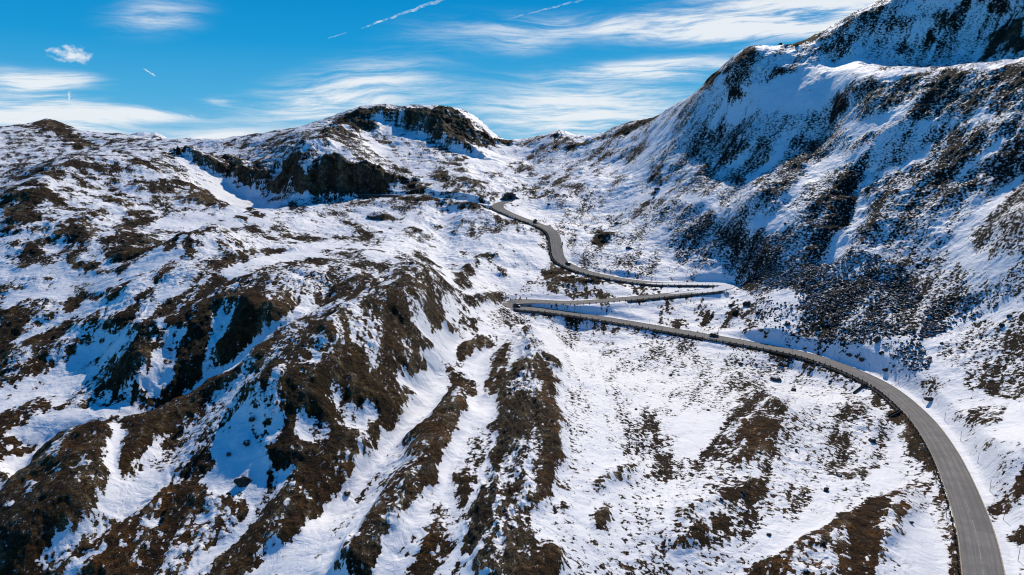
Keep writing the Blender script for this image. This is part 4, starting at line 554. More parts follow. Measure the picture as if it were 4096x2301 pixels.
[0.55,0,'',[[-114.7,435.2],[-110.3,440.4],[-105.3,443.4],[-99.8,444.4],[-94.2,444.9],[-88.4,444.9],[-79.8,424.8],[-77.1,408.8],[-81.2,403.1],[-89.6,418.8],[-96.5,426.5],[-101.3,423.7],[-106.3,421.7]]],
[0.52,0,'',[[-102.1,368.9],[-95,358.5],[-90.4,357.1],[-88.3,366.7],[-83.9,366.1],[-76.1,349.9],[-70.5,337.8],[-68.4,323.2],[-65.6,308.8],[-61.2,295.5],[-65.4,298.2],[-67.6,291.7],[-69.1,284],[-69.9,275.5],[-72.8,273.7],[-75.8,272.1],[-77.2,276.8],[-87.4,314.1],[-93.5,336.9]]],
[0.55,1,'',[[-64.2,320.7],[-63.1,333.9],[-60.5,342.1],[-60.6,370.2],[-59.1,391],[-57,411.2],[-55,437.1],[-49.8,439.8],[-47.9,416.2],[-45,356.5],[-45.8,329.6],[-48,318.2],[-51,311.9],[-54.2,306.9],[-59,311.6]]],
[0.72,1,'',[[-44.1,258.8],[-43.6,275],[-42.2,286.7],[-43.4,317.5],[-42.6,339.4],[-42.7,375.7],[-40,380.3],[-39.1,341],[-38.2,308],[-37.9,285],[-37.8,262.1],[-40.2,255.3]]],
[0.03,0,'',[[-60.6,542.5],[-55.5,531.2],[-50.2,516.5],[-46.4,497.7],[-47.2,482.2],[-48.8,465.8],[-48,444.9],[-45.8,419.5],[-40.4,402.3],[-37,411.7],[-34.5,422.5],[-38.8,443.7],[-42.5,467.1],[-41.6,479.5],[-40.5,495.2],[-42.9,511.6],[-48,533.6],[-54.1,540.2]]],
[0.85,3,'r',[[-17.9,430.4],[-12.4,436.8],[-6.9,426.1],[-12.1,420]]],
[0.72,2.5,'',[[-33.1,353.6],[-31.3,375.7],[-29,397.2],[-26,413.1],[-21.1,416.1],[-18.8,402.2],[-23.4,394.6],[-24.9,378.5],[-27.6,363.7],[-23.2,351],[-25.8,343.6],[-29.7,338.3]]],
[0.7,2,'',[[-11.7,398.9],[-9.8,413.6],[-6.3,404.4],[-3.7,392.2],[-8.4,393.1],[-10.1,387.2]]],
[0.5,1,'',[[-5.4,417.3],[-0.237,421.3],[4.5,421.9],[3.5,415],[-1.5591,411.1]]],
[0.42,0,'t',[[-38.3,478.6],[-33.4,484.3],[-28.4,491],[-24,501.8],[-20.2,513.3],[-15.4,515.9],[-9.8,507.3],[-3.7,505.5],[2.3737,495.6],[8.3,489.1],[14.2,486.6],[19.9,480.6],[24.4,470.5],[21.4,471.4],[15.7,475.6],[9.8,477.5],[3.8,479],[-2.1944,479.8],[-8.1,477.2],[-14,474.8],[-20.1,477.9],[-26.2,479.2],[-32.3,478.9]]],
[0.06,0,'',[[-24.3,471.2],[-18.2,468.2],[-12.2,465.4],[-6.3,465.1],[-0.4652,463.9],[5.3,462.7],[11.1,461.2],[16.2,454.9],[20.5,446.6],[19.3,438.4],[13.9,430.1],[8.7,430.7],[3.6,435.6],[-1.6178,443.4],[-7,450.9],[-12.6,455.9],[-18.3,461.3]]],
[0.86,0,'',[[21.6,426],[26.4,423.2],[29.5,413],[33.8,406.1],[37.3,392.4],[42.7,396.6],[46.2,383.6],[51.1,384.2],[46.4,381.1],[41.6,380.5],[36.9,381.4],[32.7,388.5],[27.7,385.7],[22.8,384.2],[18.6,386.6],[15.9,399.9],[18.3,413.1]]],
[0.85,0,'',[[-18.4,552.1],[-17.4,551.1],[-16.1,532],[-14.9,518.4],[-14.1,514.9],[-12.8,511],[-11.3,509.3],[-9.9,507.8],[-8.5,507.1],[-7.2,506.6],[-5.8,505.8],[-4.5,504.3],[-3.1,501.3],[-1.6115,498.9],[-0.2004,496.7],[1.1842,494.5],[2.5533,491.6],[3.9,488.9],[5.3,487.1],[6.8,486.6],[8.2,486.5],[9.5,486.3],[9.8,489.6],[8.4,490.6],[7.1,491.3],[5.8,494.6],[4.5,497.8],[3.1,500.3],[1.7604,503.6],[0.3538,505.9],[-1.0492,507.7],[-2.4109,510.1],[-3.8,512],[-5.1,513.8],[-6.5,515.3],[-7.9,516.3],[-9.3,517.1],[-10.7,517.8],[-11.9,518],[-13,524.5],[-14.2,531.9],[-15.5,538],[-17,551.3],[-17.9,552.4]]],
[0.6,0,'',[[9.6,486.5],[10.7,486.4],[11.8,486],[12.9,484.9],[13.9,483.7],[15,482.3],[16.1,481.1],[17.2,480],[18.1,478.8],[19,476.8],[19.9,475],[20.8,473.3],[21.7,471.8],[22.6,470.3],[23.6,469.2],[24.4,467.3],[24.8,465.3],[24.8,462.5],[24.9,459.2],[24.9,455.9],[25,452.6],[25,450],[25,447.7],[25.1,445],[25.1,441.9],[25.1,438.7],[25,435.7],[24.9,432.7],[25.3,432.3],[25.4,435.3],[25.5,438.2],[25.7,441.1],[26,444],[26.2,446.9],[26.3,450],[26.3,453.2],[26.2,456.3],[26.2,459.4],[26.1,462.5],[26.1,466],[25.3,469.1],[24.4,470.8],[23.4,472.3],[22.6,474.6],[21.6,476],[20.8,478.4],[19.8,480.1],[18.8,482.3],[17.7,483.9],[16.6,485.3],[15.5,486.3],[14.3,486.9],[13.2,487.5],[12,488],[10.8,488.3],[9.7,489.2]]],
[0.01,0,'',[[-2.5211,547],[4,555.7],[10.6,556.6],[17,552.7],[23.2,548.3],[29.1,538.4],[34.8,529.6],[33.2,520.5],[26.9,516],[20.7,516.3],[14.7,521.1],[8.7,524.2],[2.8495,533.4]]],
[0.3,0,'',[[37.7,536.7],[44.1,538.4],[50.8,542.2],[57.6,546.5],[64.3,547.5],[70.8,546.6],[77,544],[83,540.6],[88.8,536.2],[94,529.5],[99.4,524.7],[104.7,520],[109.9,515.3],[114.4,508.2],[117.1,496.9],[112.9,491.7],[107.8,491.3],[103.1,493.4],[98,497.9],[93.1,503.8],[87.8,508.4],[83.4,519.7],[78.1,526.6],[72.1,529.7],[66,531.3],[59.5,529.3],[52.6,522.6],[46.1,518.6],[40.6,519]]],
[0.06,0,'',[[60.7,549.7],[67.6,550.6],[74,548.7],[80.4,546.3],[86.7,543.9],[92.8,541.2],[98.6,537.2],[104.2,532.7],[109.3,526.4],[114.9,523.2],[120.1,518.5],[119.9,505.9],[116,495.5],[111.6,502.9],[106.6,508.6],[101.6,514.9],[96.2,519.9],[90.9,526.4],[85.7,534.7],[79.8,540.2],[73.8,545.2],[67.4,548.2]]],
[0.6,0,'t',[[37.8,493.3],[44.1,497.4],[43.7,483.1],[41.3,460],[40.2,443.8],[40.7,430.3],[41.6,420.8],[46.2,416.4],[50.7,412.4],[55.2,408.7],[57,406.5],[51.9,405.8],[47.1,407],[42.7,410.9],[39.2,419.3],[36.2,427.8],[35.4,439.9],[35,454.4],[36.2,471.2]]],
[0.4,0,'t',[[44.6,438.5],[50.1,437.7],[55.9,439.6],[61.6,439.6],[66.9,438],[72.1,435.4],[77.3,433.7],[82.7,433.2],[88,432.1],[92.1,428.9],[89.5,415.8],[87.3,404.4],[85.5,394.9],[81,396.3],[76.3,398.1],[71.6,399.8],[66.8,401.9],[62.1,404.4],[57.4,407.1],[53.3,411.6],[50.6,421],[47.6,429.2]]],
[0.82,1,'',[[64.4,489.8],[68.3,483.2],[67,458.9],[67.9,449.1],[62.8,446.1],[57.9,450.3],[52.7,450.2],[53.6,459.1],[58.7,466.8]]],
[0.6,0,'',[[49.6,452],[56.3,453.4],[57.3,438.5],[51.5,437.4]]],
[0.36,0,'t',[[155.8,680.4],[164,674.8],[167.7,652.1],[172.6,636.7],[179.7,631.2],[183,613.1],[189.1,605.9],[196.4,602.9],[204.9,599.4],[218.1,609.7],[230.9,617.9],[239.5,614.6],[250.4,617.6],[254.5,604],[258.6,591.2],[263.6,581],[270.2,577.4],[278.1,577.7],[287.3,581.2],[296.7,585],[306.7,593.5],[315.5,602.7],[317.2,587.5],[320.3,575.6],[324.4,566.2],[329.8,559.5],[336.2,554.8],[342.6,550.5],[348.8,545.9],[353.8,539.8],[357.3,531.8],[360.2,523.2],[363.3,515.3],[366,507.4],[368,498.6],[362.6,489.5],[356.6,479.7],[349,467.8],[338.3,451.9],[312.2,415.6],[295.4,392.3],[293.6,398.6],[291.5,404.9],[290.5,412.9],[290.1,422.2],[288.9,430.9],[284,434.6],[280.7,440.8],[279.7,451],[278.5,461.7],[280.2,477.9],[287.1,504.3],[287.6,520.5],[280.7,524.2],[268.8,518.4],[261.1,520.5],[255,526.2],[250.5,534.9],[243.8,538.5],[235.8,539.4],[228.5,542.3],[221.9,547.1],[215.6,554.5],[208.4,560.2],[200.8,565.3],[192.7,569.3],[185.2,573.5],[178.1,579.5],[171,586.1],[164,594],[157.1,603.1],[150.9,611.9],[144.1,618.3],[149.7,651.3]]],
[0.8,0,'',[[156.2,680.3],[160,679.4],[163.3,674.9],[167.4,673.9],[166.2,652.5],[168.1,644.9],[168.7,633.8],[168.5,620.3],[170.8,616.4],[172.4,610.3],[174.5,606],[177.3,604.6],[180.1,602.9],[182.4,599.7],[184.8,597.2],[187.4,596],[190.3,596.2],[193.4,596.9],[196.7,597.2],[196.8,600.2],[193.6,600.3],[190.7,602.7],[188.3,606.8],[186,610.7],[183.9,614.6],[183.1,623.4],[181.8,630.6],[178.7,631.5],[176.4,635.6],[173.2,636.5],[171.7,643.9],[168.4,644.8],[166.9,652.3],[163.5,653.2],[165.2,674.5],[161.8,675.3],[159.2,679.6],[155.4,680.5]]],
[0.75,0,'',[[196.3,597.1],[199.8,593.9],[204.2,593.4],[208.3,591.7],[212.5,589.9],[217.3,591.3],[223,595.6],[229.6,603.1],[232.9,601.2],[236.7,599.9],[243.1,604.9],[245.1,599.3],[247.5,594.7],[249.9,590.3],[252.2,585.3],[254.8,581.4],[257.9,578.8],[261.2,575.8],[264.2,573.4],[268.1,574],[271.4,573.2],[275,573.3],[278.9,574.2],[282.9,576],[287.1,578.2],[291.2,580.3],[295.3,582],[298.9,582.5],[300.5,587.6],[296,585.5],[292.1,584.8],[287.2,582.4],[282.8,580.9],[278.8,580.3],[275.3,580.6],[272.1,581.5],[268.8,582.3],[265.6,583],[262.8,584.3],[261,589.1],[259.2,594.9],[258.2,602.8],[257.2,611.1],[255.9,619.1],[250.7,617.5],[245.6,615.9],[240.5,614.3],[236.5,615.8],[232.5,617.3],[228.7,618.7],[221.7,610.5],[213.8,598.4],[209.3,596.4],[204.8,596.1],[200.4,596.5],[197.1,600.1]]],
[0.88,2,'r',[[200.7,579],[209.8,577.2],[216.9,570.6],[213,565.8],[205.5,570.7]]],
[0.88,2,'r',[[174,595],[180.6,587.1],[186,577.2],[179.4,581.4]]],
[0.62,1,'r',[[239.3,573.6],[247.9,573.5],[255.8,572.1],[262.4,567.9],[270.7,567.5],[275.5,566],[267.8,560.7],[260.1,556.6],[254.2,563.8],[245.6,565.7]]],
[0.9,2,'r',[[269.1,534.3],[278.1,534.2]]],
[0.78,2,'r',[[295.7,544.5],[303.5,542.8],[309.9,538.7],[314.7,531.2],[317.1,524.5],[308.6,523.3],[302.5,528.4],[296.3,534.1]]],
[0.75,2,'r',[[284.1,569.7],[292.4,570.6],[300.2,570.7],[306.8,566.5],[313.6,561.5],[319.9,555.9],[325.6,549.3],[331.8,544],[338.9,540.2],[332.2,539.8],[324.8,541.2],[317.6,544.9],[312.3,552],[305.3,556.5],[298.2,560],[290.7,563.3]]],
[0.9,3,'r',[[332.9,513.6],[339.1,514.1],[344.3,513.3],[348.9,509.9],[352.6,504.5],[355.1,496.7],[350.1,487.2],[338.6,469.5],[327.9,453],[323,455.5],[319.4,460.6],[318.8,469.8],[328.9,494.9]]],
[0.07,0,'',[[193.4,569.1],[202,567.1],[210,563.6],[218.1,560.6],[225.3,555.9],[234,561.8],[242.9,563.2],[251.7,561.4],[257,552.3],[259.8,538.6],[262.8,526.3],[257.2,521.7],[251.8,528.9],[247.2,537.9],[239.4,539.6],[231.5,541.2],[224.4,544.9],[217.4,542.8],[210.8,538.4],[204.1,537.7],[197,540.4],[189.7,543],[183,547.4],[176,552.8],[168.6,559.9],[161.1,567.6],[159.4,572.7],[166.3,572.7],[173.1,572.7],[179.6,571.5],[186.2,569.3]]],
[0.1,0,'',[[201.8,536.6],[208.2,539.2],[214.7,542.2],[221.8,546.3],[228.5,542],[235.6,538.9],[243.4,537.3],[249.9,533.2],[250,515],[252.7,503],[254.2,489.6],[256.9,479.1],[261,471.9],[266.3,467.3],[271.1,462.2],[274.1,454.4],[276.3,445.8],[278.8,438.1],[282.7,432.8],[287.8,429.8],[288.9,421],[288.2,414.1],[286.7,421.8],[285,429.8],[277.3,428.7],[275.6,437.3],[272.9,444.7],[271.1,454],[267.1,460],[260.7,462.1],[256,467.6],[251.7,474],[247,480.1],[242.6,487.2],[237.4,490],[233.3,495.2],[230.3,504.1],[225.4,510.8],[218.4,512.9],[211.5,515.6],[207.1,526.9]]],
[0.66,0,'t',[[231.6,498.4],[235.2,491.6],[239.9,487.8],[244.7,482.1],[249.6,476.3],[254,469.8],[258.2,463.3],[264.3,460.7],[269.8,456.8],[272.2,448.3],[273.9,438.9],[274.5,428.4],[279.1,424.6],[284,421.4],[285.2,412.9],[287.5,406.4],[289,399.2],[284,389.4],[278,379.9],[272.9,371.5],[269.3,365.3],[265.7,368.4],[263.2,373.8],[262.1,381.6],[259.4,387.4],[257.2,394.1],[254.4,399.9],[251.3,405.4],[247.8,410.7],[244.3,416.7],[240.4,422.4],[236.6,428.7],[233.2,435.5],[228.5,439.2],[226.9,449],[227.9,464.4],[230.1,482.2]]],
[0.66,0,'t',[[153,443.5],[163.6,460.1],[174.4,476.7],[182,481.4],[189.2,482.8],[196.9,485.3],[205.2,489.2],[211.4,488.4],[207.3,466.1],[202.2,457.4],[193.8,451.3],[185,443.8],[175,430],[167,420.8],[160.2,417.9],[153.8,416.2],[151.2,423.3]]],
[0.66,0,'t',[[149.5,381.3],[154.8,386.4],[159.5,389.9],[165.2,395.6],[171.9,401.5],[178.4,404.9],[186.8,412.3],[193.3,415.1],[199.8,417.8],[205.8,416.5],[211.2,414.8],[205.9,406.1],[200.6,397.4],[194.5,390.1],[188.8,383.9],[182.3,375.9],[176,369],[170.2,363.2],[164.7,360.5],[159,361.4],[154.6,365.1],[151.9,372.6]]],
[0.64,0,'t',[[214.3,411.5],[218.9,409.6],[223.9,408.8],[228.7,407.6],[233.7,406.8],[239.1,406.9],[243.9,405.7],[247.1,399.7],[249.9,393.3],[251.3,385.3],[253.4,378.7],[255.7,372.7],[257.3,366],[260.9,362.3],[264.5,358.9],[260.6,351.4],[256.2,344.2],[253,338.7],[250.3,333.9],[247,334.6],[242.8,336],[238.8,337.8],[234.4,339],[230.9,341.8],[226.6,342.5],[221.8,342.1],[217.2,341.9],[212,340.8],[206.7,339.4],[201.9,338.6],[197.6,338.8],[192.6,337.8],[187.5,338],[183.2,341.3],[178.3,343.6],[174.7,348.7],[179.1,356.3],[187.2,368.7],[193.4,377.4],[199,385.6],[202.9,392],[209.7,403.9]]],
[0.5,0,'',[[144.4,552.6],[153.4,553.6],[161.7,552.4],[169.2,547.9],[176,539.8],[181.8,529.6],[180,525.1],[172.6,521.7],[165,517.5],[158,514.8],[150.6,511.1],[141.9,502.1],[136.4,508.1],[141.3,533.5]]],
[0.6,0,'',[[148.8,475.6],[158,488.3],[166.6,495.9],[173.4,495.6],[180.6,497.1],[186.4,498.4],[179.5,490.1],[172.6,481.4],[163.6,474.6],[155.6,471.3]]],
[0.12,0,'t',[[222.8,470.1],[225.8,461],[229.2,453.1],[233.1,446.5],[237.3,441],[243.4,441.9],[249.1,442.7],[252.4,436.7],[249.3,434.3],[243.6,432.3],[237.8,430.6],[232.3,429.3],[227.6,431.9],[223.2,436.4],[219.4,442.6],[218.9,452.9]]],
[0.1,0,'t',[[249.3,407.8],[247,410.5],[244.8,413.3],[242.4,416.1],[239.6,418.3],[236.7,420.5],[233.7,422.7],[230.9,425.2],[227.9,427],[224.9,428.2],[222,429.6],[219,430.7],[215.8,431.6],[213,433.1],[210.7,435.8],[208.8,440.1],[206.3,443.3],[203.4,445.8],[200.1,447.6],[196.1,448.3],[190.9,445.7],[185.8,442.3],[179.4,435.2],[174,430.5],[169.5,427.9],[164.8,423.7],[160.6,421.1],[156.7,418.7],[153.2,417],[149.7,415.7],[146.4,415.5],[146.7,413.3],[150,413.7],[153.7,415],[157.1,414.9],[161.1,416.2],[165.3,417.7],[169.5,419.2],[173.9,421.8],[178.5,424.7],[184.5,430.9],[189.7,435.4],[193.5,436],[196.7,434.5],[199.9,432.7],[202.7,430.2],[205.6,428.1],[208.6,426.1],[211.6,424.3],[214.4,422.7],[217.7,422.2],[221.2,422.1],[224.2,421],[226.9,419.6],[229.6,418.4],[232.6,417],[235.7,415.9],[238.5,414.1],[241.3,412.6],[243.8,410.5],[246.4,408.4],[248.7,405.9]]],
[0,0,'',[[209.1,410.4],[206.9,406.6],[205.2,404],[203.3,401.1],[201.1,397.7],[199.5,395.3],[197.5,392.5],[195.5,390.2],[193.5,388],[191.7,386],[189.5,383.4],[187.1,380.1],[184.6,376.7],[182.7,374.7],[180.2,371.2],[178.4,369.4],[176.3,366.9],[174.4,364.7],[172.7,362.9],[171.2,361.1],[169.7,359.2],[168.2,357.4],[166.5,355.9],[164.3,353.6],[164.4,352.3],[166.6,354.7],[168.5,355.8],[170.3,357.1],[172.1,358.4],[173.7,359.7],[175.3,361.2],[176.7,362.4],[178.1,363.5],[179.8,365.1],[183.6,371.1],[186.1,374.4],[188.4,377.2],[190.5,379.8],[192.6,382.3],[194.6,384.7],[196.7,387.3],[198.5,389],[200.2,391],[201.8,394],[203.3,397.3],[206.1,403],[207.5,405.9],[209.7,409.8]]],
[0.1,0,'',[[213.7,499],[209.9,498.5],[205.8,498.7],[201.6,498.6],[197.5,497.6],[193.5,496.6],[189.4,495],[185.6,493.2],[181.4,490.6],[178,489.8],[174.4,488.6],[170.4,486.2],[165.5,482.4],[160.7,478.5],[155.9,473.2],[151.2,468.3],[147.4,467.4],[147.3,463.9],[151.1,464.9],[154.9,464.2],[158.5,463],[162.8,465],[167.5,467.9],[173.2,474.2],[177.6,477.7],[181.6,480.1],[185.4,482],[189.4,484.5],[193.3,486.4],[197.4,488.1],[201.9,490.9],[206.1,494],[210.1,496.2],[214,497.1]]],
[0.1,0,'',[[181.8,519.2],[177.2,517.8],[172.8,517.2],[169.1,516.2],[165.4,515.5],[161.5,514.3],[158.2,512.5],[155.3,508.6],[151.3,501.1],[151.9,498.4],[156.2,501.6],[160.7,505],[164,507.9],[167.5,509.1],[171.1,509.9],[174.9,511.4],[178.5,514.3],[182.1,516.6]]],
[0.12,0,'t',[[243.4,398.1],[241.1,398],[238.9,398.8],[236.7,399.5],[234.1,398.6],[231.8,398.4],[229.4,398.8],[227.3,399.8],[225,400.8],[222.5,401.2],[219.9,401.5],[217.8,402.9],[215.6,403.4],[213.3,403.7],[211.2,405],[210.8,402.9],[213,401.6],[214.4,398.4],[216.3,396.1],[218.6,395.2],[221,394.6],[223.3,393.9],[225.1,392.3],[227.5,391.8],[230.3,391.7],[233.1,392.2],[235.8,392.9],[238,393.9],[240.8,395.7],[243.3,396.5]]],
[0.12,0,'t',[[215.6,381.5],[212.9,379.8],[210.1,378.3],[206.6,374.5],[204.3,372.7],[201.8,370.4],[199.4,367.9],[196.9,365.1],[194.3,360.8],[191.4,356.5],[191.9,355.7],[194.6,358.4],[197.4,360.4],[200,363.5],[202.1,365.6],[204.5,367.9],[206.9,369.8],[209.1,371.4],[212.4,376.1],[215.5,379.8]]],
[0.1,0,'t',[[257.1,361.4],[255.1,361.5],[253.1,362],[250.7,362.2],[248.5,362],[246.4,362],[244.7,362.5],[242.8,362.7],[240.6,362.4],[238.5,362.4],[236.4,362.4],[234.4,362.4],[232.3,362.5],[230,361.8],[227.6,360],[225,357.8],[222.5,356.5],[222.2,354.5],[224.8,356],[227.4,356.6],[229.9,357.1],[232.1,357.7],[234.2,357.8],[236.3,358],[238.3,357.8],[240.1,357.5],[241.9,357.2],[243.9,357.2],[245.9,357.2],[248,357.2],[250.1,357.5],[252.5,358.7],[254.9,359.9],[257,360]]],
[0.12,0,'t',[[245.8,424.8],[243.4,424.4],[241.2,424.9],[239,425.4],[236.7,425.1],[234.5,424.8],[232.4,424.7],[230.4,424.9],[228.4,425.1],[226.4,425.2],[224.6,425.8],[222.8,426.9],[220.6,427.6],[218.4,427.4],[216.2,427.3],[214.2,428.3],[213.9,426.5],[215.8,425.2],[217.7,423.5],[220,422.5],[222.3,422.1],[224.2,421.1],[226.1,420.2],[228.3,420.1],[230.3,420.1],[232.4,420.1],[234.5,420.2],[236.7,420.4],[238.9,420.7],[241.3,422],[243.5,423],[245.8,423.5]]],
[0.08,0,'',[[203.4,319.5],[207.6,321],[212.2,323.1],[217.1,325.7],[222.4,328.8],[227.7,332],[232.6,334.5],[237.3,336.8],[241.6,337],[245.9,335.6],[245.4,331.1],[241.1,329.9],[236.5,328.9],[231,326.2],[225,322.3],[220,319.6],[215.3,317.3],[211,316.2],[207.3,314.9],[208.2,307.9],[209,301],[208.5,292.8],[206.5,282.9],[205.8,275.4],[205.3,271.8],[203.5,275.3],[201.9,279.4],[200.9,284.9],[201.1,292.7],[201.6,301.5],[201.7,309.7]]],
[0.66,0,'t',[[208.4,306.5],[213.7,310.6],[218.9,314.6],[223.7,317.8],[229.7,321.6],[234.8,323.2],[240.3,325.3],[244.5,325.7],[238.8,316.2],[226,298.2],[218.6,287.3],[214.7,281.1],[211.6,278.3],[208.9,279.7],[206.3,281.5],[205.4,286.6],[207.6,297.3]]],
[0.04,0,'',[[118.5,502.5],[123.6,486.7],[128.5,472.6],[133.1,460.2],[137.2,447.8],[139.8,431.9],[135.4,434.4],[131.1,446],[126.5,458.1],[120.6,466.8],[115.5,481]]],
[0.5,0,'t',[[112.6,474.9],[117.6,461.7],[123.9,454.9],[128.6,443.5],[133.8,435],[138,424.3],[141.9,414],[145.8,405],[149.5,396.3],[152.6,387.1],[154.8,377.6],[157.5,369.9],[159.9,362.2],[163.2,356.7],[165.7,349.5],[164.5,334.5],[167.3,328.5],[171.9,327.2],[177.5,328],[183.3,329],[188.3,328.1],[192.2,324.7],[195.7,320.8],[197,316.7],[192.5,313.6],[186.7,308.3],[182,306],[178.5,309.6],[173.8,311.3],[167.7,310.5],[162.9,311.9],[160.4,318.2],[157.3,323.7],[153.3,327.6],[149.1,331.6],[145.8,337.7],[142,343.4],[138.2,349.6],[134.4,356.3],[131,364.8],[127.3,373.2],[127.1,387.3],[124.7,395.3],[121.1,401.5],[114.6,403.6],[108.4,407.4],[101.9,410.5],[101.1,420.1],[103.9,433.5],[106.1,444.3],[109,458.3]]],
[0.66,0,'t',[[125.8,442.7],[130.9,433.6],[135.3,422.8],[139.5,413.1],[143.5,403.3],[147.3,394.2],[150.6,384.3],[153,375],[155.7,367],[158.8,360.2],[162,354.2],[156.4,351.4],[150.7,352.5],[145.5,354.9],[140.8,358.8],[137.7,368.1],[134.7,378.7],[131.5,389.7],[129.5,399.6],[128.3,408.6],[127.4,419],[126.8,431.2]]],
[0.06,0,'',[[138,420.3],[143,413.8],[148.4,409],[154,404.6],[158.9,399.2],[154.9,393.3],[150.3,394.9],[145.9,402.1],[141.6,410.3]]],
[0.02,0,'',[[120.5,401.9],[125.2,394.7],[127.7,385.6],[125.5,374.5],[118.2,375.4],[120.5,392.2]]],
[0.66,0,'t',[[128.8,388.4],[133.1,379.8],[137,371],[140.5,362],[144.6,355.5],[149.2,350.5],[152.4,343],[157,339],[161,334],[164.9,329.4],[168.8,324.9],[173,321.3],[177.8,319.1],[182.7,317.2],[187,314.4],[190.7,310.8],[192.9,305],[190.2,301.6],[184.9,298.4],[179,294.1],[171.8,283.6],[164.4,274.4],[158.4,269.3],[153.5,267.2],[149.9,269.6],[146.2,271.7],[143.2,275.9],[140.6,281.3],[137.9,286.9],[134.7,292.1],[131,296.4],[126.8,300],[122.6,303.7],[124.5,305.2],[131.1,310.5],[135.2,314.9],[133.8,324.1],[132.8,335.4],[131.1,346.7],[129.5,359.8],[128.9,375.6]]],
[0.25,0,'t',[[127.7,359.3],[130.7,348.5],[133.9,339.3],[134.7,327.5],[135.4,316.9],[132.5,307.8],[127.9,300.3],[124.1,301.4],[119.7,305.2],[117.1,310.8],[119,326.6],[122.8,341.3]]],
[0.06,0,'',[[133.8,352],[137.3,344],[141.3,338],[141.3,325.9],[137.2,321.8],[133.3,325.5],[131.2,335.2]]],
[0.5,0,'t',[[188.9,293.4],[191.3,288.9],[194.1,285.5],[196,280.8],[197.6,275.9],[199.3,271.4],[200.9,267.1],[202.6,262.9],[202.4,258],[199.8,255.6],[197.8,258.6],[195.6,261.7],[193.5,264.9],[191.2,268],[188.9,271.3],[185.3,272.9],[181.2,273.8],[176.2,272.8],[169.3,268.5],[163.2,265.1],[164,268.7],[170.4,278.1],[177.4,284.7],[183.2,289.2]]],
[0.06,0,'',[[165.6,266.7],[172.8,271.9],[179,275.2],[183.7,275.7],[187.2,273.3],[189.9,270],[192,266.1],[193.7,261.9],[195.9,258.4],[197.7,254.7],[197.6,250.4],[194.5,247.7],[192.9,251.5],[190.8,254.9],[188.9,258.6],[186.9,262.4],[183.7,264.4],[179.6,265.3],[174.7,265],[170,265.5]]],
[0.52,1,'',[[160.2,247.2],[165.7,251.1],[172.1,255.5],[178,257.8],[181.7,256.7],[183.8,253.2],[185.9,249.8],[186.1,243.8],[185.8,237.3],[185.4,232],[181.5,226.1],[177.4,220.1],[172.8,213.5],[169.1,212.3],[165.9,213.3],[161.9,213.3],[160.5,217],[159.5,221.4],[158.5,226.1],[159,232.6],[160.1,240.2]]],
[0.52,1,'',[[156.7,224.4],[161.2,225.2],[165.8,226],[169.1,225.1],[167.9,217.9],[167.4,212.2],[165.2,204.5],[158.5,194.3],[149.9,183],[147.5,181.6],[149.1,188.3],[151.6,196.4],[153.7,204.4],[155.5,211.9],[156.1,218]]],
[0.03,0,'',[[157.4,241.1],[157.8,234.8],[158.3,229],[157.3,222.1],[155.9,215.2],[154.2,208.2],[150.7,199],[146.5,189],[144,181.5],[140,172.5],[135.2,163.5],[130.8,157.5],[129.8,160],[129.9,164.2],[131.1,170.2],[136,180.2],[140.1,189.1],[146.2,201],[150,210.4],[152.1,217.9],[153.7,225.2],[155.6,233.1]]],
[0.45,0,'',[[148.1,234.5],[151,232],[154.6,230.9],[156.3,226.6],[154.1,223.8],[149.8,222.7],[145.9,222.2],[145.4,227.7]]],
[0.6,1,'',[[140.1,208.6],[142.3,206.4],[145.5,205.6],[148.6,204.2],[149.9,200.5],[142.3,188.4],[138.6,185.9],[137,188.4],[137,193.7],[137.3,199.9]]],
[0.78,1,'',[[130.4,184.2],[132.1,181.1],[131.5,175.2],[128.8,168.5],[129.2,173.7],[128,177]]],
[0.3,0,'',[[134.9,193],[135.4,188.4],[134.6,182.4],[133.9,182.9],[132.8,185.8]]],
[0.75,0,'',[[121.9,159.9],[124.9,163],[123.9,160.4]]],
[0.9,1,'o',[[114.8,147.4],[118.4,150.6],[121,152.5],[123.4,154.3],[126.3,156.5],[128.9,157.3],[130.2,156],[127.7,152.4],[124.9,148.4],[121.9,145.7],[118.6,144.2],[116.2,143.8],[113.3,141.3],[112.6,141.9]]],
[0.88,1,'',[[109.2,133.7],[112.7,136.2],[114.8,135.6],[112.7,131.8],[109.1,126.9],[108.8,129.6]]],
[0.9,0,'',[[101.6,123.1],[104.2,122.9],[103.5,119.4],[102.3,120.2]]],
[0,0,'',[[140.3,237.1],[145.2,237.8],[147,233.7],[145.3,226.1],[143.1,217.9],[140.6,209.7],[137.3,201.1],[133.5,192.3],[129.7,183.9],[126.1,176],[124.3,169.8],[122.4,163.7],[119.7,157.5],[116.4,151.3],[113.1,145.4],[109.6,139.6],[106.2,134.1],[103.1,128.9],[100.1,124.1],[97.3,119.5],[97.3,121.7],[99.9,126.3],[102.7,131.2],[105.7,136.4],[108.8,142],[111.4,147.6],[114.2,153.5],[117.1,159.8],[120.2,166.5],[123.2,173.6],[126.4,181.1],[129.8,189.3],[133.5,198.1],[135.3,205.6],[136.5,212.8],[137.7,220.4],[139,228.5]]],
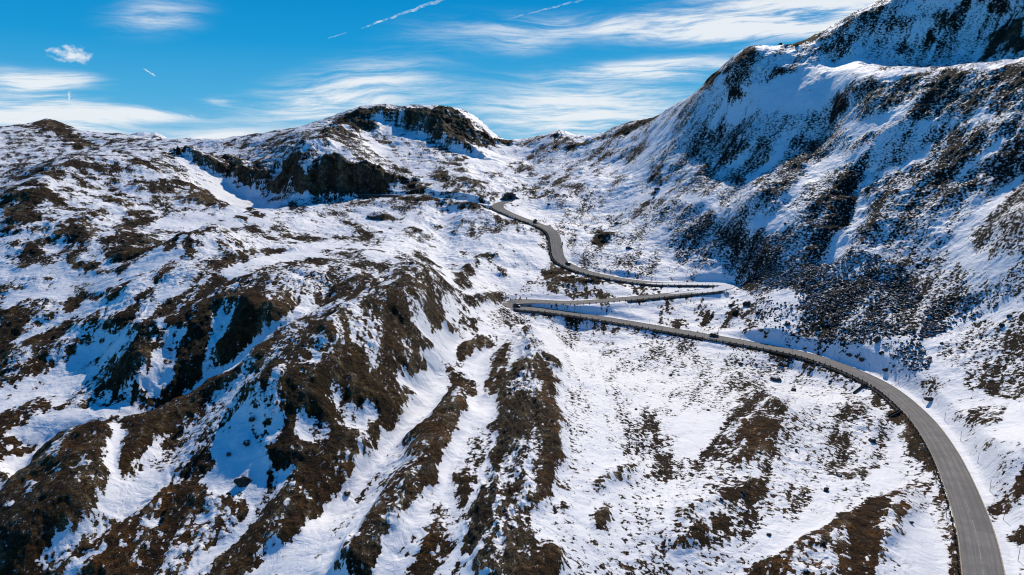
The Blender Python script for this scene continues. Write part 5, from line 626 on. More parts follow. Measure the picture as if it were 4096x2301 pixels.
[0.3,0,'t',[[77.3,312.8],[82.1,308.6],[86.9,304.8],[91.6,301.1],[95.9,296.6],[99.7,291.2],[103.8,287.1],[108.2,284.3],[112.7,281.8],[116.6,278.1],[120,273.7],[122.8,268.4],[125.2,262.4],[127.5,256.8],[129.4,250.8],[130.9,244.5],[131,236.5],[130.6,228.4],[128.6,230.4],[124.2,230.7],[120.6,232.6],[119.4,239.5],[116.9,244.2],[113.3,246.8],[108.7,247.2],[103.1,245.5],[98.6,246.5],[93.4,245.6],[88.9,246.6],[83.6,245],[76.9,238.4],[70.7,232.6],[64.8,227],[59.4,222.6],[56,222.2],[60.3,240.3],[65.1,260.2],[69,277],[73.3,295.7]]],
[0.47,0,'',[[88.1,269.8],[91.2,264.4],[93.6,257.5],[96.8,253.1],[98.9,247],[89.8,216.1],[91,211],[100,222],[106.9,227.7],[111.9,228.9],[115.6,227.5],[119.6,226.6],[123,225],[121.1,215.1],[120.6,208.2],[118.5,201.4],[115.8,193.8],[110.3,187.5],[103,179.3],[96.7,172.5],[89.9,165.2],[85.2,161.8],[80.4,157.6],[75.8,153.1],[71.2,148.2],[66.9,144.2],[62.9,140.7],[59.1,137.2],[55.5,133.9],[52,130.4],[49,127.6],[46.1,125],[43.4,124.3],[40.6,123.7],[37.9,123.1],[35.2,122.5],[32.7,122.4],[32.9,124.7],[33.8,128.9],[34.9,133.6],[36.7,140.9],[38.9,150.1],[41,158.7],[43.4,168.9],[47.3,175.8],[51.6,183],[56.2,190.4],[60.9,197.6],[66,205.4],[72.1,214.6],[78.6,224.3],[84.7,240.7],[86.6,255.5]]],
[0.06,0,'',[[51.7,203.9],[56.7,208.4],[62,213.3],[67,216.8],[68.2,211.5],[65.6,198.5],[60.8,190.9],[56.4,183.9],[51.8,176.2],[48,173],[44.4,172.6],[46.3,181.4],[48.9,192.3]]],
[0.78,1,'o',[[70.5,200.9],[74.1,199.7],[77.9,199.3],[77.8,190.9],[74.1,183.1],[68.9,174.2],[63.9,168.4],[59,161.9],[55.2,157.4],[56.9,166],[61.9,173.6],[66.1,179.1],[67.4,187.3]]],
[0.78,1,'',[[34.3,131],[36.8,133.5],[39.8,137.5],[43.8,142.3],[47.4,144.9],[51.3,148.3],[55.1,151.4],[59.2,154.7],[62.1,156.8],[58.3,149.1],[54.5,146.3],[50.9,144.2],[47.1,140.9],[43.4,136.9],[39.8,132.5],[36.6,129.6]]],
[0.86,1,'',[[32.5,122.8],[34.4,124.7],[36.9,127.6],[40.1,131.7],[42.4,131.5],[40.8,127],[38,124.7],[35.1,122.9]]],
[0.8,0,'',[[44.3,133.3],[46.9,132.4],[46.1,129.4],[43.3,128.5]]],
[0.7,1,'',[[79,178.2],[83.1,180],[82.5,172.8],[78.6,171.4]]],
[0.6,0,'',[[84.7,168.8],[87.9,168.1],[90.5,166.5],[97,173.2],[103.5,179.9],[110.5,186.4],[111.7,186.5],[104.1,177.4],[96.9,168.6],[91,163.1],[87.1,162.3],[83.5,161.6]]],
[0.65,1,'',[[114.8,221.9],[121,225.5],[126.1,226.7],[123.4,217.7],[116.3,210.9],[112.8,212.1]]],
[0.62,1,'o',[[92.6,239.5],[91,223.8],[89.8,212.7],[88.3,204.6],[83.2,202.1],[84.6,212.3]]],
[0.45,0,'o',[[95.1,283.7],[95.7,271.9],[96.8,262.9],[92.1,257.4],[91.1,265.4]]],
[0.86,0,'o',[[134.2,243],[135.6,237.3],[133.8,227.8],[131.8,218.7],[129.1,209.2],[126.2,200.1],[123.6,191.8],[120.4,183.4],[117.1,175.4],[114.1,168],[111.3,161.2],[108.7,154.8],[105.4,148.3],[102.3,142.3],[99.3,136.6],[96,131.1],[92.9,126],[89.9,121.1],[87,116.7],[84.8,115.7],[86.3,119.5],[88.5,124],[90.9,128.9],[93.7,134.1],[96.7,139.9],[100.2,145.9],[104.7,151.9],[107.4,157.7],[109.6,164.2],[112,171.5],[114.7,179.3],[117.6,187.6],[120.7,195.9],[123.7,204.1],[125.8,212.6],[128.4,222.7],[131.6,233.2]]],
[0.75,0,'',[[95.9,309.4],[96.9,308.1],[98.1,307.4],[99.2,306.7],[100.1,305.2],[101.2,304.2],[102.3,303.4],[103.3,302.3],[104.2,300.9],[105.2,300],[106.1,298.5],[106.9,297.2],[107.8,295.9],[108.8,294.8],[109.8,293.8],[110.8,292.8],[111.8,292],[112.8,291.2],[113.8,290.3],[114.8,289.4],[115.8,288.6],[116.7,287.6],[117.6,286.6],[118.6,285.6],[119.4,284.5],[120.2,283.4],[121,282.2],[121.7,280.9],[122.4,279.6],[123.1,278.3],[123.7,276.9],[124.4,275.5],[125,274.1],[125.6,272.7],[126.1,271.2],[126.7,269.7],[127.2,268.2],[127.7,266.8],[128.3,265.3],[128.8,263.9],[129.3,262.4],[129.8,260.9],[130.3,259.5],[130.8,258.1],[131.3,256.8],[131.8,255.5],[132.3,254.2],[132.6,252.8],[132.9,251.1],[133.1,249.4],[133.3,247.7],[133.5,246],[133.6,244.3],[133.6,242.3],[133.6,240.4],[134,240.8],[134,242.8],[134,244.7],[133.8,246.4],[133.7,248.1],[133.6,249.9],[133.6,251.8],[133.4,253.6],[133.2,255.5],[132.8,257],[132.4,258.5],[132,260],[131.5,261.5],[131.1,263],[130.6,264.5],[130.1,266],[129.5,267.2],[128.9,268.6],[128.4,270.1],[127.9,271.6],[127.2,272.8],[126.7,274.4],[126.2,275.9],[125.4,277.1],[124.9,278.6],[124.2,279.9],[123.5,281.3],[122.8,282.6],[122.1,283.9],[121.3,285.1],[120.5,286.4],[119.6,287.4],[118.8,288.7],[117.8,289.5],[117,290.8],[116.1,291.9],[115,292.6],[114.2,294.1],[113.2,295],[112.2,295.7],[111.4,297.2],[110.3,298.1],[109.3,299.1],[108.4,300.3],[107.3,301.2],[106.2,302.2],[105.2,303.1],[104.1,304],[103,304.8],[101.8,305.7],[100.7,306.6],[99.6,307.5],[98.6,308.7],[97.5,309.8],[96.5,311]]],
[0.86,1,'o',[[42.2,113.6],[44.6,116.1],[46.9,118.3],[49.6,120.9],[52.4,122.6],[55.6,124.8],[58.8,127.1],[62.1,129.5],[65.8,132.5],[70,137],[74.2,141.2],[77.5,142.1],[80.7,143.1],[86.1,148.3],[90.9,152.3],[95.9,156.2],[102.7,162.5],[108.2,166.7],[109.8,164.5],[108.3,159.1],[104.4,152.9],[99.6,149.1],[93.6,143.4],[88.3,137.7],[82.7,131.4],[78.3,126.9],[74.5,122.8],[71.1,119.5],[69,115.3],[67.8,112.8],[65.3,112.5],[62.8,112.3],[60.4,112.1],[57.9,111.8],[55.4,111.6],[53.1,111.7],[50.9,111.9],[48.8,112.5],[46.6,112.8],[44.4,113.4]]],
[0,0,'',[[80.6,127.9],[85.3,133.4],[90.8,139.2],[95.7,142.3],[95.1,138.6],[92.7,133],[89.9,127.5],[87.3,122.4],[83.4,118.7],[80.4,117.5],[78.3,118.2],[76.3,119.1],[78.3,123.4]]],
[0.03,0,'',[[59.8,133.5],[63.6,136.7],[67.6,140.4],[72,143.8],[76.6,147.4],[79.9,148.1],[77.6,144.3],[72.6,139],[68.4,135.2],[64.4,132],[61.7,131.5]]],
[0.03,0,'',[[87.6,160.1],[93.6,166.3],[100.4,173.4],[106.2,178.2],[111.8,181.9],[109.6,178],[103.1,171.7],[96.4,165.3],[91,160.9]]],
[0.22,0,'t',[[13.9,318],[20.3,322.8],[26.7,325.4],[32.9,325.7],[38.7,322.3],[44.6,320.2],[50.3,317.4],[56.1,315.7],[61.9,314.4],[67.8,313.6],[73.2,311.3],[75.9,304.7],[71.3,285.1],[67.6,269.4],[63,250.1],[59.1,233.5],[54.7,215.3],[51.3,201.1],[48.8,190.4],[46.1,179.3],[44.1,170.7],[41.7,160.8],[39.5,151.6],[37.2,142.1],[35.3,134.4],[34.2,129.6],[33.2,125.1],[32.6,122.4],[31.9,119.4],[31.2,116.1],[30.3,112.7],[27.9,112.2],[25.3,111.3],[22.9,110.5],[20.3,109.3],[17.9,108.2],[15.4,106.9],[13,105.5],[10.7,104.4],[8.4,102.8],[6.2,101.1],[5.6,102.3],[5.9,104.9],[6.1,108.6],[6.6,114.3],[6.9,119.5],[7.3,124.1],[7.7,128.5],[8.3,133.7],[9,139.1],[9.8,145.2],[10.5,150.5],[11.4,158.1],[12.6,168.5],[13.7,178],[15.6,196.2],[16.4,210.5],[16.7,223.4],[17.3,240.4],[18.3,269.3],[16,287.2]]],
[0.4,0,'',[[28.5,174.9],[32.2,185.6],[36.5,197.8],[41.4,205.6],[46.6,211.4],[51.9,215.9],[54.2,213.3],[50.8,198.9],[48.2,187.7],[43.9,180.1],[39.6,174.7],[35.5,170.5],[31.8,169.1],[28,167]]],
[0.5,0,'',[[31.5,151.2],[34.7,159.7],[38.6,170.9],[42.7,177.4],[46.3,180],[44.1,170.6],[41.5,159.8],[38.7,153.8],[35.2,152.8]]],
[0.42,0,'t',[[22.3,114.7],[24.5,117.7],[26.9,120.9],[29.7,122.6],[32.4,123.2],[32.2,120.7],[31.5,117.5],[30.7,114.1],[28.8,112.3],[26.2,111.6],[23.7,110.8],[21.9,111]]],
[0.9,0,'',[[32.2,129.6],[34.5,130.6]]],
[0.72,1.5,'',[[16,138.1],[18.5,142.8],[21.2,148.8],[24.4,151.5],[28.2,156.1],[32,162.3],[30.2,152.7],[27.9,148.2],[24.5,145.5],[21.2,143.3],[18.5,139.2]]],
[0.86,1,'',[[17.6,128.5],[20.1,135.1],[21.5,133.8],[21.5,129.3],[20.1,125.1],[17.5,124.5]]],
[0.82,1,'',[[14.3,117.5],[16.7,122.2],[16.7,119.3]]],
[0.6,0,'',[[8.6,138.1],[11.6,138.9],[12.8,136.3],[9.7,135.4]]],
[0.72,0.7,'',[[9.4,128.7],[12.4,133.4],[11.6,128.6]]],
[0.6,0,'',[[38.2,319.4],[44.8,316.9],[51.1,313.9],[56.6,311],[49.6,308.7],[43.5,311.8]]],
[0.45,0,'t',[[-12.1,293.7],[-8.2,319.4],[-3.5,339.1],[2.2628,344.9],[8.5,341.4],[14.9,340.4],[21.4,339.3],[27.8,338.2],[34.1,336.6],[40.4,334.6],[46.5,332.1],[52.4,329.4],[58.3,326.8],[64.1,324.3],[69.8,321.6],[75.3,318.5],[77.3,312.9],[71.9,316],[66.3,318.4],[60.1,318.6],[54.1,319.8],[48.4,323.3],[42.7,326.9],[36.9,331.4],[30.7,333.7],[24.3,333.9],[17.8,332.9],[11.3,331.8],[4.9,329],[-1.306,311.8],[-6.8,294]]],
[0.9,0,'',[[-1.3505,347.8],[-0.0958,345.6],[1.1479,344.6],[2.386,343.7],[3.6,342.1],[4.8,340.8],[6,339.5],[7.4,339.2],[8.8,339],[10.1,338.8],[11.5,338.7],[12.8,338.5],[14.2,338.3],[15.5,338.2],[16.9,338.2],[18.3,338.2],[19.6,338.2],[21,338.1],[22.3,338],[23.7,337.9],[25,337.8],[26.4,337.6],[27.7,337.4],[29,337.1],[30.3,336.8],[31.7,336.6],[33,336.3],[34.3,335.9],[35.6,335.5],[36.9,335],[38.2,334.5],[39.5,334],[40.7,333.5],[42,332.9],[43.3,332.3],[44.5,331.7],[45.8,331.1],[47,330.5],[48.3,329.9],[49.5,329.3],[50.7,328.6],[52,328.1],[53.3,327.6],[54.5,327.2],[55.8,326.8],[57,326.3],[58.3,325.9],[59.5,325.5],[60.7,325.1],[62,324.7],[63.2,324.3],[64.5,324],[65.7,323.7],[67,323.2],[68.2,322.8],[69.4,322.4],[70.7,322.1],[71.9,321.8],[73.1,321.1],[74.2,320.5],[75.4,320],[76.6,319.7],[77.8,319.3],[78.9,318.5],[79.2,319.4],[78,319.9],[76.8,320.3],[75.6,320.6],[74.4,321.1],[73.3,322.1],[72.2,322.8],[71,323.2],[69.8,323.6],[68.6,324.1],[67.5,325.1],[66.3,325.8],[65,326.2],[63.8,326.5],[62.6,326.9],[61.4,327.9],[60.2,328.4],[58.9,328.7],[57.6,329],[56.3,329.4],[55.2,330.3],[53.9,330.7],[52.6,331],[51.4,331.3],[50.1,331.8],[48.9,332.8],[47.6,333.3],[46.3,333.6],[45.1,334],[43.8,334.4],[42.5,335.2],[41.2,335.8],[39.9,336.1],[38.6,336.5],[37.3,336.8],[36,337.2],[34.7,337.7],[33.4,338.3],[32.1,338.6],[30.8,338.9],[29.4,339.1],[28.1,339.4],[26.7,339.6],[25.4,339.8],[24,339.9],[22.6,340.2],[21.3,340.7],[20,341],[18.6,341.2],[17.2,341.3],[15.9,341.4],[14.5,341.4],[13.1,341.4],[11.7,341.3],[10.4,341.2],[9,341.2],[7.6,341.2],[6.3,341.2],[5.1,342],[3.9,342.9],[2.6215,344.3],[1.3818,345.2],[0.137,347.3],[-1.1227,349.7]]],
[0.78,0,'',[[18.1,393.1],[25.3,390.3],[32.4,388.9],[38.6,380.5],[45.1,377.3],[51.3,372.9],[57.5,368.9],[61,362.8],[53.4,356],[47.2,359.8],[40.7,363.2],[34,364.3],[27.6,367.9],[21.9,374.5]]],
[0.92,0,'',[[36,389.9],[37.7,389.1],[39.1,386.7],[40.6,384.8],[42.2,383.8],[43.7,382.6],[45.4,382.4],[47.1,382.2],[48.8,382.2],[50.4,382.2],[52.2,382.4],[53.8,381.5],[55.5,381.4],[57.3,382.3],[58.9,381.3],[60.5,380.9],[62.4,382.2],[64.3,383.3],[65.9,383],[67.7,383],[69.3,382.6],[70.9,382.2],[72.6,381.6],[74.3,381.6],[76,381.8],[77.8,381.8],[79.5,381.8],[81.1,381.4],[82.7,380.9],[83,382.2],[81.4,382.6],[79.8,383.2],[78.3,383.9],[76.7,384.6],[75.1,385.5],[73.7,386.9],[72.1,387.5],[70.5,387.9],[68.8,388.3],[67.1,388.8],[65.5,389.2],[64,390.6],[62.3,391.1],[60.6,391.5],[59,391.9],[57.4,392.9],[55.7,393.7],[54,394.1],[52.4,395],[50.8,396],[49,395.8],[47.4,397],[45.8,398.2],[44,398.4],[42.3,398.7],[40.4,398],[38.1,392.3],[37,399.6]]],
[0.08,0,'',[[8.6,351],[15.4,351.4],[22.2,351.5],[29,351.9],[35.7,352.2],[42.4,351.4],[49.2,351.2],[55.9,351.3],[63,352.7],[69.7,352.5],[76.1,351],[82.5,349.6],[84.4,342.2],[79.1,335.5],[73.1,337.5],[66.9,339.1],[60.7,341],[54.5,343.3],[48.1,345],[41.6,346.3],[35,346.5],[28.3,346.5],[21.6,346.4],[15.2,349.5]]],
[0.8,0,'r',[[37.1,349.5],[44,347.8],[41.7,342.5]]],
[0.86,3,'',[[-46.9,241.8],[-43.5,246.2],[-41.4,259.4],[-40.8,285.6],[-40.2,319.4],[-36.4,302.9],[-36.1,277.6],[-32.9,262.8],[-29.5,267.9],[-26.3,272.6],[-25.9,264],[-29.8,258.1],[-33.2,250.7],[-36.1,248.3],[-35.9,242.5],[-33.9,236],[-31,239],[-28.2,239.9],[-30,233.7],[-32.5,226.9],[-33.7,216.8],[-33.3,213.6],[-31.9,211.4],[-30.6,203.4],[-31.3,195.7],[-32.5,188.1],[-34.1,182.6],[-34.6,177.7],[-35.7,172],[-36.7,166.7],[-37.6,162.6],[-38.5,158.2],[-39.7,154.3],[-40.8,150.7],[-41.8,147.1],[-43.3,144],[-44.1,146.6],[-44.8,149.8],[-45.6,153],[-46.6,157.1],[-47.8,161.7],[-49.2,167],[-50.2,171.2],[-50.9,174.2],[-51.5,177.3],[-52.7,182.1],[-53.6,186],[-54.4,189.3],[-55.7,194.5],[-56.9,199.9],[-58.2,204.9],[-64,226.5],[-61.6,230.2],[-58.3,234.2],[-55.1,238.9],[-51.5,242.6]]],
[-1,0,'ok',[[-56.1,196.2],[-52.8,198.6],[-50,203.2],[-47.9,210.3],[-45.5,216.5],[-42.8,224.3],[-41.7,223.2],[-43.1,213.9],[-45.9,208.1],[-48.5,202.3],[-51.1,196.8],[-53.9,192.9]]],
[0.15,0,'',[[-51.7,178.1],[-49.1,178.7],[-46.6,181.9],[-43.9,182.9],[-41.7,180.4],[-40.7,173.7],[-43,171.3],[-46.2,170.9],[-49.5,172.5],[-51,174.7]]],
[0.05,0,'',[[-42.5,185.5],[-39.1,186.5],[-37.8,183.5],[-38.7,179.5],[-40.7,177.5],[-42.4,181.9]]],
[0.3,0,'',[[-53.8,186.6],[-51,187.4],[-47.7,186.4],[-47.4,183.6],[-50.6,183.2],[-52.9,182.8]]],
[0.03,0,'',[[-36.5,247.9],[-33.3,252.8],[-29.7,260],[-25.7,267.8],[-21.4,278.3],[-16.4,286.4],[-16.7,277.4],[-19.3,261.1],[-21.7,249],[-24.2,236.1],[-27.3,227.9],[-30.3,219.3],[-33.4,212.2],[-35.7,208.6],[-34.4,214],[-33,222.7],[-31.3,231.6],[-27.7,239.1],[-30.2,240],[-33.1,236.4],[-35.6,240.7]]],
[0.03,0,'',[[-36.7,200.5],[-34.7,210],[-31.8,216.1],[-29,225.2],[-25.8,232.2],[-23.6,229.2],[-21.8,222.7],[-23.7,213.3],[-25,204.9],[-25.8,195.5],[-27.1,187.1],[-29.1,181.7],[-31.3,177.6],[-32.9,173],[-34.2,167.7],[-35.5,163.1],[-36.9,159.2],[-37.8,154.9],[-38.6,150.8],[-39.2,146.2],[-40.3,142.4],[-40.5,136.3],[-42.1,138.9],[-43.4,144.2],[-42.8,147.8],[-41.9,151.3],[-40.5,154.6],[-39.2,158.5],[-37.9,163.1],[-36.9,167.2],[-36,172.6],[-35.1,178.5],[-34,183.8],[-32.8,189.1],[-31.9,197.4],[-31,207.9],[-33.9,205.4]]],
[0.03,0,'',[[-15.8,246.5],[-11.3,241.3],[-10.8,227],[-10.7,211.6],[-9,204.1],[-5.4,206.8],[-5.2,198.8],[-5.7,185.7],[-6.9,177.3],[-8.9,171.7],[-10.7,165.6],[-12,158.2],[-13.1,152.2],[-13.5,145],[-14,140.4],[-15.4,136.4],[-16.7,131.8],[-18,128.3],[-19.3,124.9],[-20.6,122.1],[-21.8,119.5],[-22.6,116.9],[-23.3,113.9],[-24,111.2],[-25.6,110.5],[-26.3,112.2],[-26.2,114.1],[-26.3,116.9],[-25.4,119.9],[-24,122.6],[-22.5,125.3],[-21,128.6],[-19.3,131.4],[-17.6,135.1],[-15.7,138.6],[-15.7,143.7],[-15.4,149.5],[-14.4,155.9],[-13.4,163.1],[-12.3,170.1],[-12.9,176.6],[-13.6,182.6],[-14.1,202.1],[-14.1,217.4],[-15,232.5]]],
[0.03,0,'',[[-21.1,234.7],[-17.3,243.1],[-14.1,252.6],[-11.2,262],[-9.3,259.7],[-9.6,244.6],[-10.7,231.6],[-12.9,220.2],[-14.3,221.3],[-16.9,232]]],
[0.9,3,'o',[[-24.3,208.4],[-21.1,213.3],[-16.6,206.3],[-13.3,185.3],[-13.9,178.3],[-12.3,173.9],[-13.3,167.8],[-15.1,161.1],[-16.6,154.3],[-16.6,148.8],[-15.8,143.8],[-16.9,139.3],[-18.6,136],[-20.7,132.9],[-22,129.4],[-23.1,125.9],[-24.5,122.9],[-25.6,120.2],[-26.6,117.4],[-26.5,114.3],[-26.6,112.5],[-26.8,110.7],[-29.3,111.4],[-31.8,112.3],[-34.5,113.3],[-34.9,115.1],[-34.4,116.5],[-33.9,117.9],[-34.7,125.9],[-34.3,130.1],[-33.4,133.5],[-32.7,138.2],[-31.7,142.4],[-30.8,147.1],[-29.6,150.6],[-29,155.2],[-29.6,162.4],[-29.8,170.2],[-28.7,173.8],[-26.9,180.3],[-24.3,180.1],[-25.1,199.4]]],
[0.35,0,'',[[-31.9,117.7],[-33.7,129.1],[-33.6,134.1],[-33.8,140.6],[-33.6,146.8],[-32.5,150.8],[-31.1,153.8],[-29.7,157.4],[-30.1,165.2],[-30,171.6],[-26.7,169],[-25.7,159.4],[-25.7,154.3],[-27.4,153.2],[-28.7,149.7],[-29.8,145.7],[-30.5,140.5],[-31.2,135.5],[-31.9,131],[-30.9,120.2]]],
[0.9,2,'r',[[-24.1,145.5],[-21.3,146.8],[-18.5,147.9],[-16.8,149.9],[-16,145.1],[-17.2,140.6],[-19.1,137.1],[-20.8,133.1],[-22,129.3],[-23.1,125.7],[-24.3,122.7],[-25.6,119.9],[-26.7,116.9],[-26.7,113.9],[-27.2,112.5],[-29.8,113.3],[-32.5,114.2],[-31.7,115],[-30.4,115.6],[-29.2,117.5],[-28.5,121],[-27.5,123.6],[-26.4,126.1],[-25.5,129.5],[-24.8,133.9],[-24.3,138.4]]],
[0.96,2,'',[[-22,246.6],[-20.1,259.3],[-17.2,271.7],[-12.3,281.3],[-11.5,264.1],[-13.9,254.2],[-17.4,248.1]]],
[0.9,1,'',[[-24.3,233.5],[-20.7,239.4]]],
[0.86,1,'o',[[-22.1,228.9],[-17.9,233.3],[-14.3,224],[-13.5,208.1],[-16.3,206.5],[-20.1,218.7]]],
[0.86,1.5,'',[[-9.1,257.7],[-5,265.5],[-1.0648,269.6],[-1.6212,251.3],[-2.2534,232.9],[-2.8377,217.7],[-5.3,206.9],[-9,204.1],[-10.4,212.1],[-10.1,227],[-9.7,242.2]]],
[0.45,0,'',[[-13.6,146.7],[-12.6,153.4],[-11.4,159.7],[-9.5,165.4],[-7.4,171.3],[-5.9,166.3],[-6.1,158.3],[-7,151.9],[-7.8,144.6],[-8.3,138.3],[-8.7,132.8],[-9.1,127.7],[-9.4,122.5],[-10,120.3],[-11.6,125.8],[-11.8,130.6],[-11.6,135.1],[-12.2,141.3]]],
[0.82,1,'',[[-13,145.4],[-10.9,149.4],[-8.7,147.8],[-7.5,141.3],[-8.4,135.9],[-9,130.9],[-9.2,125.5],[-10.7,129.4],[-11.3,134.1],[-11.5,139.5]]],
[0.78,1,'r',[[3.4,277.8],[9.2,313.5],[10.7,274.1],[11.8,254.4],[16.4,256],[17.9,239.7],[16.6,221.9],[15.2,206.3],[14.5,192.9],[13.7,176.8],[12.4,167.2],[11.2,157.3],[10.3,149.8],[8.9,144.1],[7.9,137.3],[7.2,131.4],[6.7,127.3],[6.2,123.6],[5.7,119],[5.1,113.2],[4.4,108.6],[2.9748,105.2],[1.6649,102.6],[0.4125,100.8],[-1.3505,99.9],[-3.2,100.7],[-4.5,102.9],[-5.9,106.5],[-7.5,111.5],[-9.7,114.4],[-9.7,118.3],[-9.2,121.8],[-8.5,125.6],[-7.8,130.1],[-7.4,136.1],[-6.9,142.9],[-6.3,150.2],[-5.6,155.9],[-4.7,164.6],[-3.9,170.3],[-3.6,179.4],[-3.4,189.4],[-3.7,203.4],[-2.9073,217.8],[-0.2694,226.4],[2.1145,242.5],[3.9,252.9]]],
[0.95,2,'o',[[10.7,241.6],[14.4,232.3],[16.7,228.8],[15.7,214.1],[14.8,200.7],[13.6,184],[12.8,172.5],[11.5,161.8],[10.6,154.7],[9.7,147.2],[8.9,142],[8,135.5],[7.2,129.8],[6.5,125.6],[6,125.4],[5.6,128.7],[5.3,134.4],[6.1,140.9],[6.9,147.6],[7.8,154.2],[8.4,161.6],[8.8,171.8],[9.3,181],[9.8,192.3],[10.2,206.6],[10.4,222.6]]],
[0.45,2,'r',[[-2.9764,125],[-1.3759,130.8],[0.3622,134.9],[2.174,137.6],[4.1,143],[5.5,148.7],[6.9,156.5],[6.9,162.5],[3.9,167],[1.9302,160.1],[0.4785,153.7],[-0.8793,149.2],[-1.6567,142.6],[-2.2791,134.8],[-2.8258,127.1],[-3.4,123.3],[-3.9,117.8],[-3.3,113.7],[-2.7687,109.4],[-3.8,106.4],[-4.8,104],[-3.9,105.2],[-2.5217,107.9],[-1.6573,111.3],[-2.0488,114.5],[-2.5139,120.5]]],
[0.03,2,'r',[[-0.8189,182.8],[-0.7864,180.1],[-0.4164,177.5],[-0.0565,175.9],[0.6314,174.6],[0.9172,174.6],[0.9026,176.1],[0.55,177.7],[0.1928,180.1],[-0.5201,182.5]]],
[0.03,2,'r',[[-5.3,146.4],[-5.3,144.3],[-5.5,143],[-5.5,141.6],[-5.5,140],[-5.3,135.7],[-5.3,133.5],[-5.2,131.9],[-5,130.1],[-4.9,127.7],[-4.6,127.4],[-4.5,128.7],[-4.4,131.2],[-4.4,132.2],[-4.4,133.7],[-4.5,136.7],[-4.6,140.5],[-4.6,141.7],[-4.8,143.9],[-5,145.9]]],
[0.03,2,'r',[[3.2,147],[2.9968,145.7],[2.7157,143.6],[2.6399,142.2],[2.5621,140.7],[2.4871,139.2],[2.4147,137.9],[2.3454,136.6],[2.451,135.2],[2.4746,133.4],[2.7063,133.1],[2.8859,134.6],[3.1,136.2],[3.3,138.6],[3.3,140.5],[3.4,141.6],[3.5,142.8],[3.6,143.9],[3.5,145.3],[3.4,146.6]]],
[0.03,2,'r',[[-1.0402,130.5],[-1.4474,127.6],[-1.5943,125.6],[-1.7353,123.6],[-1.8899,122.7],[-1.7939,122],[-1.58,121.9],[-1.1707,122.4],[-1.0217,124.3],[-0.8633,125.6],[-0.7037,127.2],[-0.8128,130.5]]],
[0.03,2,'r',[[5,282.8],[4.3,272.1],[3.7,263.1],[3.4,259.5],[3.1,257],[2.8564,253.5],[2.793,249.9],[2.821,246.4],[3.2,245.8],[3.8,248],[4.2,250.3],[4.5,253.2],[4.8,257],[5.1,259.2],[5.2,263.4],[5.5,283.4]]],
[0.03,2,'r',[[6.1,222.3],[5.9,218.2],[6.6,215.3],[7,215.3],[7.1,218.4],[6.5,222.7]]],
[0.95,2,'o',[[1.729,104.2],[3.5,106.6],[5.4,110.2],[7.9,113.3],[9.5,112.5],[8.9,107.8],[7.6,104.2],[6.3,101.2],[4.1,100.4],[1.8618,99.9],[1.2558,101.4]]],
[0.6,0,'',[[-20.3,109.4],[-20,112.3],[-19.7,115.4],[-19.2,118.5],[-18.6,122.1],[-17.5,124.9],[-15.4,126.6],[-15.4,131.9],[-14,134.7],[-13.7,129.7],[-13.9,124.7],[-13.4,121],[-11.2,117.1],[-12.2,114.2],[-12.8,111],[-11.9,106.5],[-12.9,105.6],[-15.3,107],[-17.8,108.4]]],
[0.9,1,'o',[[-19.9,109.3],[-19.6,112.1],[-19.2,115],[-18.8,118],[-17.9,121.1],[-16.8,124],[-15.7,123.8],[-15.4,119.7],[-16,116.5],[-16.6,113.8],[-16.9,110.5],[-17.5,108.1]]],
[0.15,0,'',[[-14.4,143.7],[-12.5,137.6],[-10.7,131.6],[-8.9,125.4],[-9,120.9],[-9.9,117.9],[-11.8,119.1],[-14,122.3],[-13.8,127],[-13.6,132.1],[-13.8,138]]],
[0.78,3,'r',[[-19.9,315.5],[-17.3,347.2],[-10.8,361.5],[-7.3,342.8],[-10.7,324.3],[-16.3,311.1]]],
[0.5,1,'',[[-36.1,289.1],[-34.2,329.8],[-28.7,322.7],[-31.4,288.4]]],
[0.3,0,'',[[-27.4,337.3],[-22,332],[-23.1,308.3],[-25.3,309.8]]],
[0.05,0,'',[[-221.7,296.2],[-217.8,298.6],[-211.9,298.4],[-208.9,302.4],[-205.5,305.8],[-199,304.7],[-191.6,302.1],[-183.1,297.6],[-174.5,292.5],[-169.3,286],[-171.1,280.8],[-175.6,280.1],[-182,281.5],[-186.9,280.7],[-189.7,277],[-191,271.4],[-193.8,268.3],[-199,268.3],[-204.8,269.1],[-213.2,276.2],[-221.9,290.3]]],
[0.72,1,'',[[-232.4,303.3],[-226,303],[-219.8,302.9],[-211.5,299.6],[-206.9,301.7],[-203.5,297.5],[-207.7,295],[-212,292.8],[-216.6,291.1],[-222.9,291.7]]],
[0.85,2,'',[[-208.9,270.1],[-208,275.8],[-206.8,281.2],[-201.9,282.1],[-197.3,283.4],[-190.4,281.1],[-188.8,272.7],[-187.4,264.4],[-185.7,258.4],[-188.4,255.3],[-191.9,253.3],[-196.1,252.1],[-202.2,260.3]]],
[0.75,1,'',[[-172.9,279.3],[-168.5,280.2],[-165.4,283.6],[-159.4,282.5],[-154.5,283],[-147.1,278.7],[-144.5,276.2],[-145.7,270],[-147.5,264.4],[-150.5,261.3],[-153.3,258.4],[-161.4,264],[-170.3,270.3]]],
[0.1,0,'',[[-182.3,275.4],[-178.1,276.9],[-172.6,276.6],[-164.6,271.9],[-158,269.4],[-152.5,261.4],[-158.3,263.6],[-165,266.4],[-170,266.5],[-174.4,265.6],[-178.6,264.5],[-181.7,261.8],[-182.7,256.9],[-183.8,252.4],[-186.1,249.2],[-188,245.5],[-192.4,246],[-192.6,250.3],[-190,253.1],[-187.5,256.1],[-186.4,261],[-184.2,264.3],[-182.5,268.6]]],
[0.15,0,'',[[-145.8,264.8],[-142,267.5],[-137.3,268.5],[-132.1,268.7],[-126.8,268.7],[-126,261.9],[-128.3,257.2],[-132.6,255.7],[-137.5,256]]],
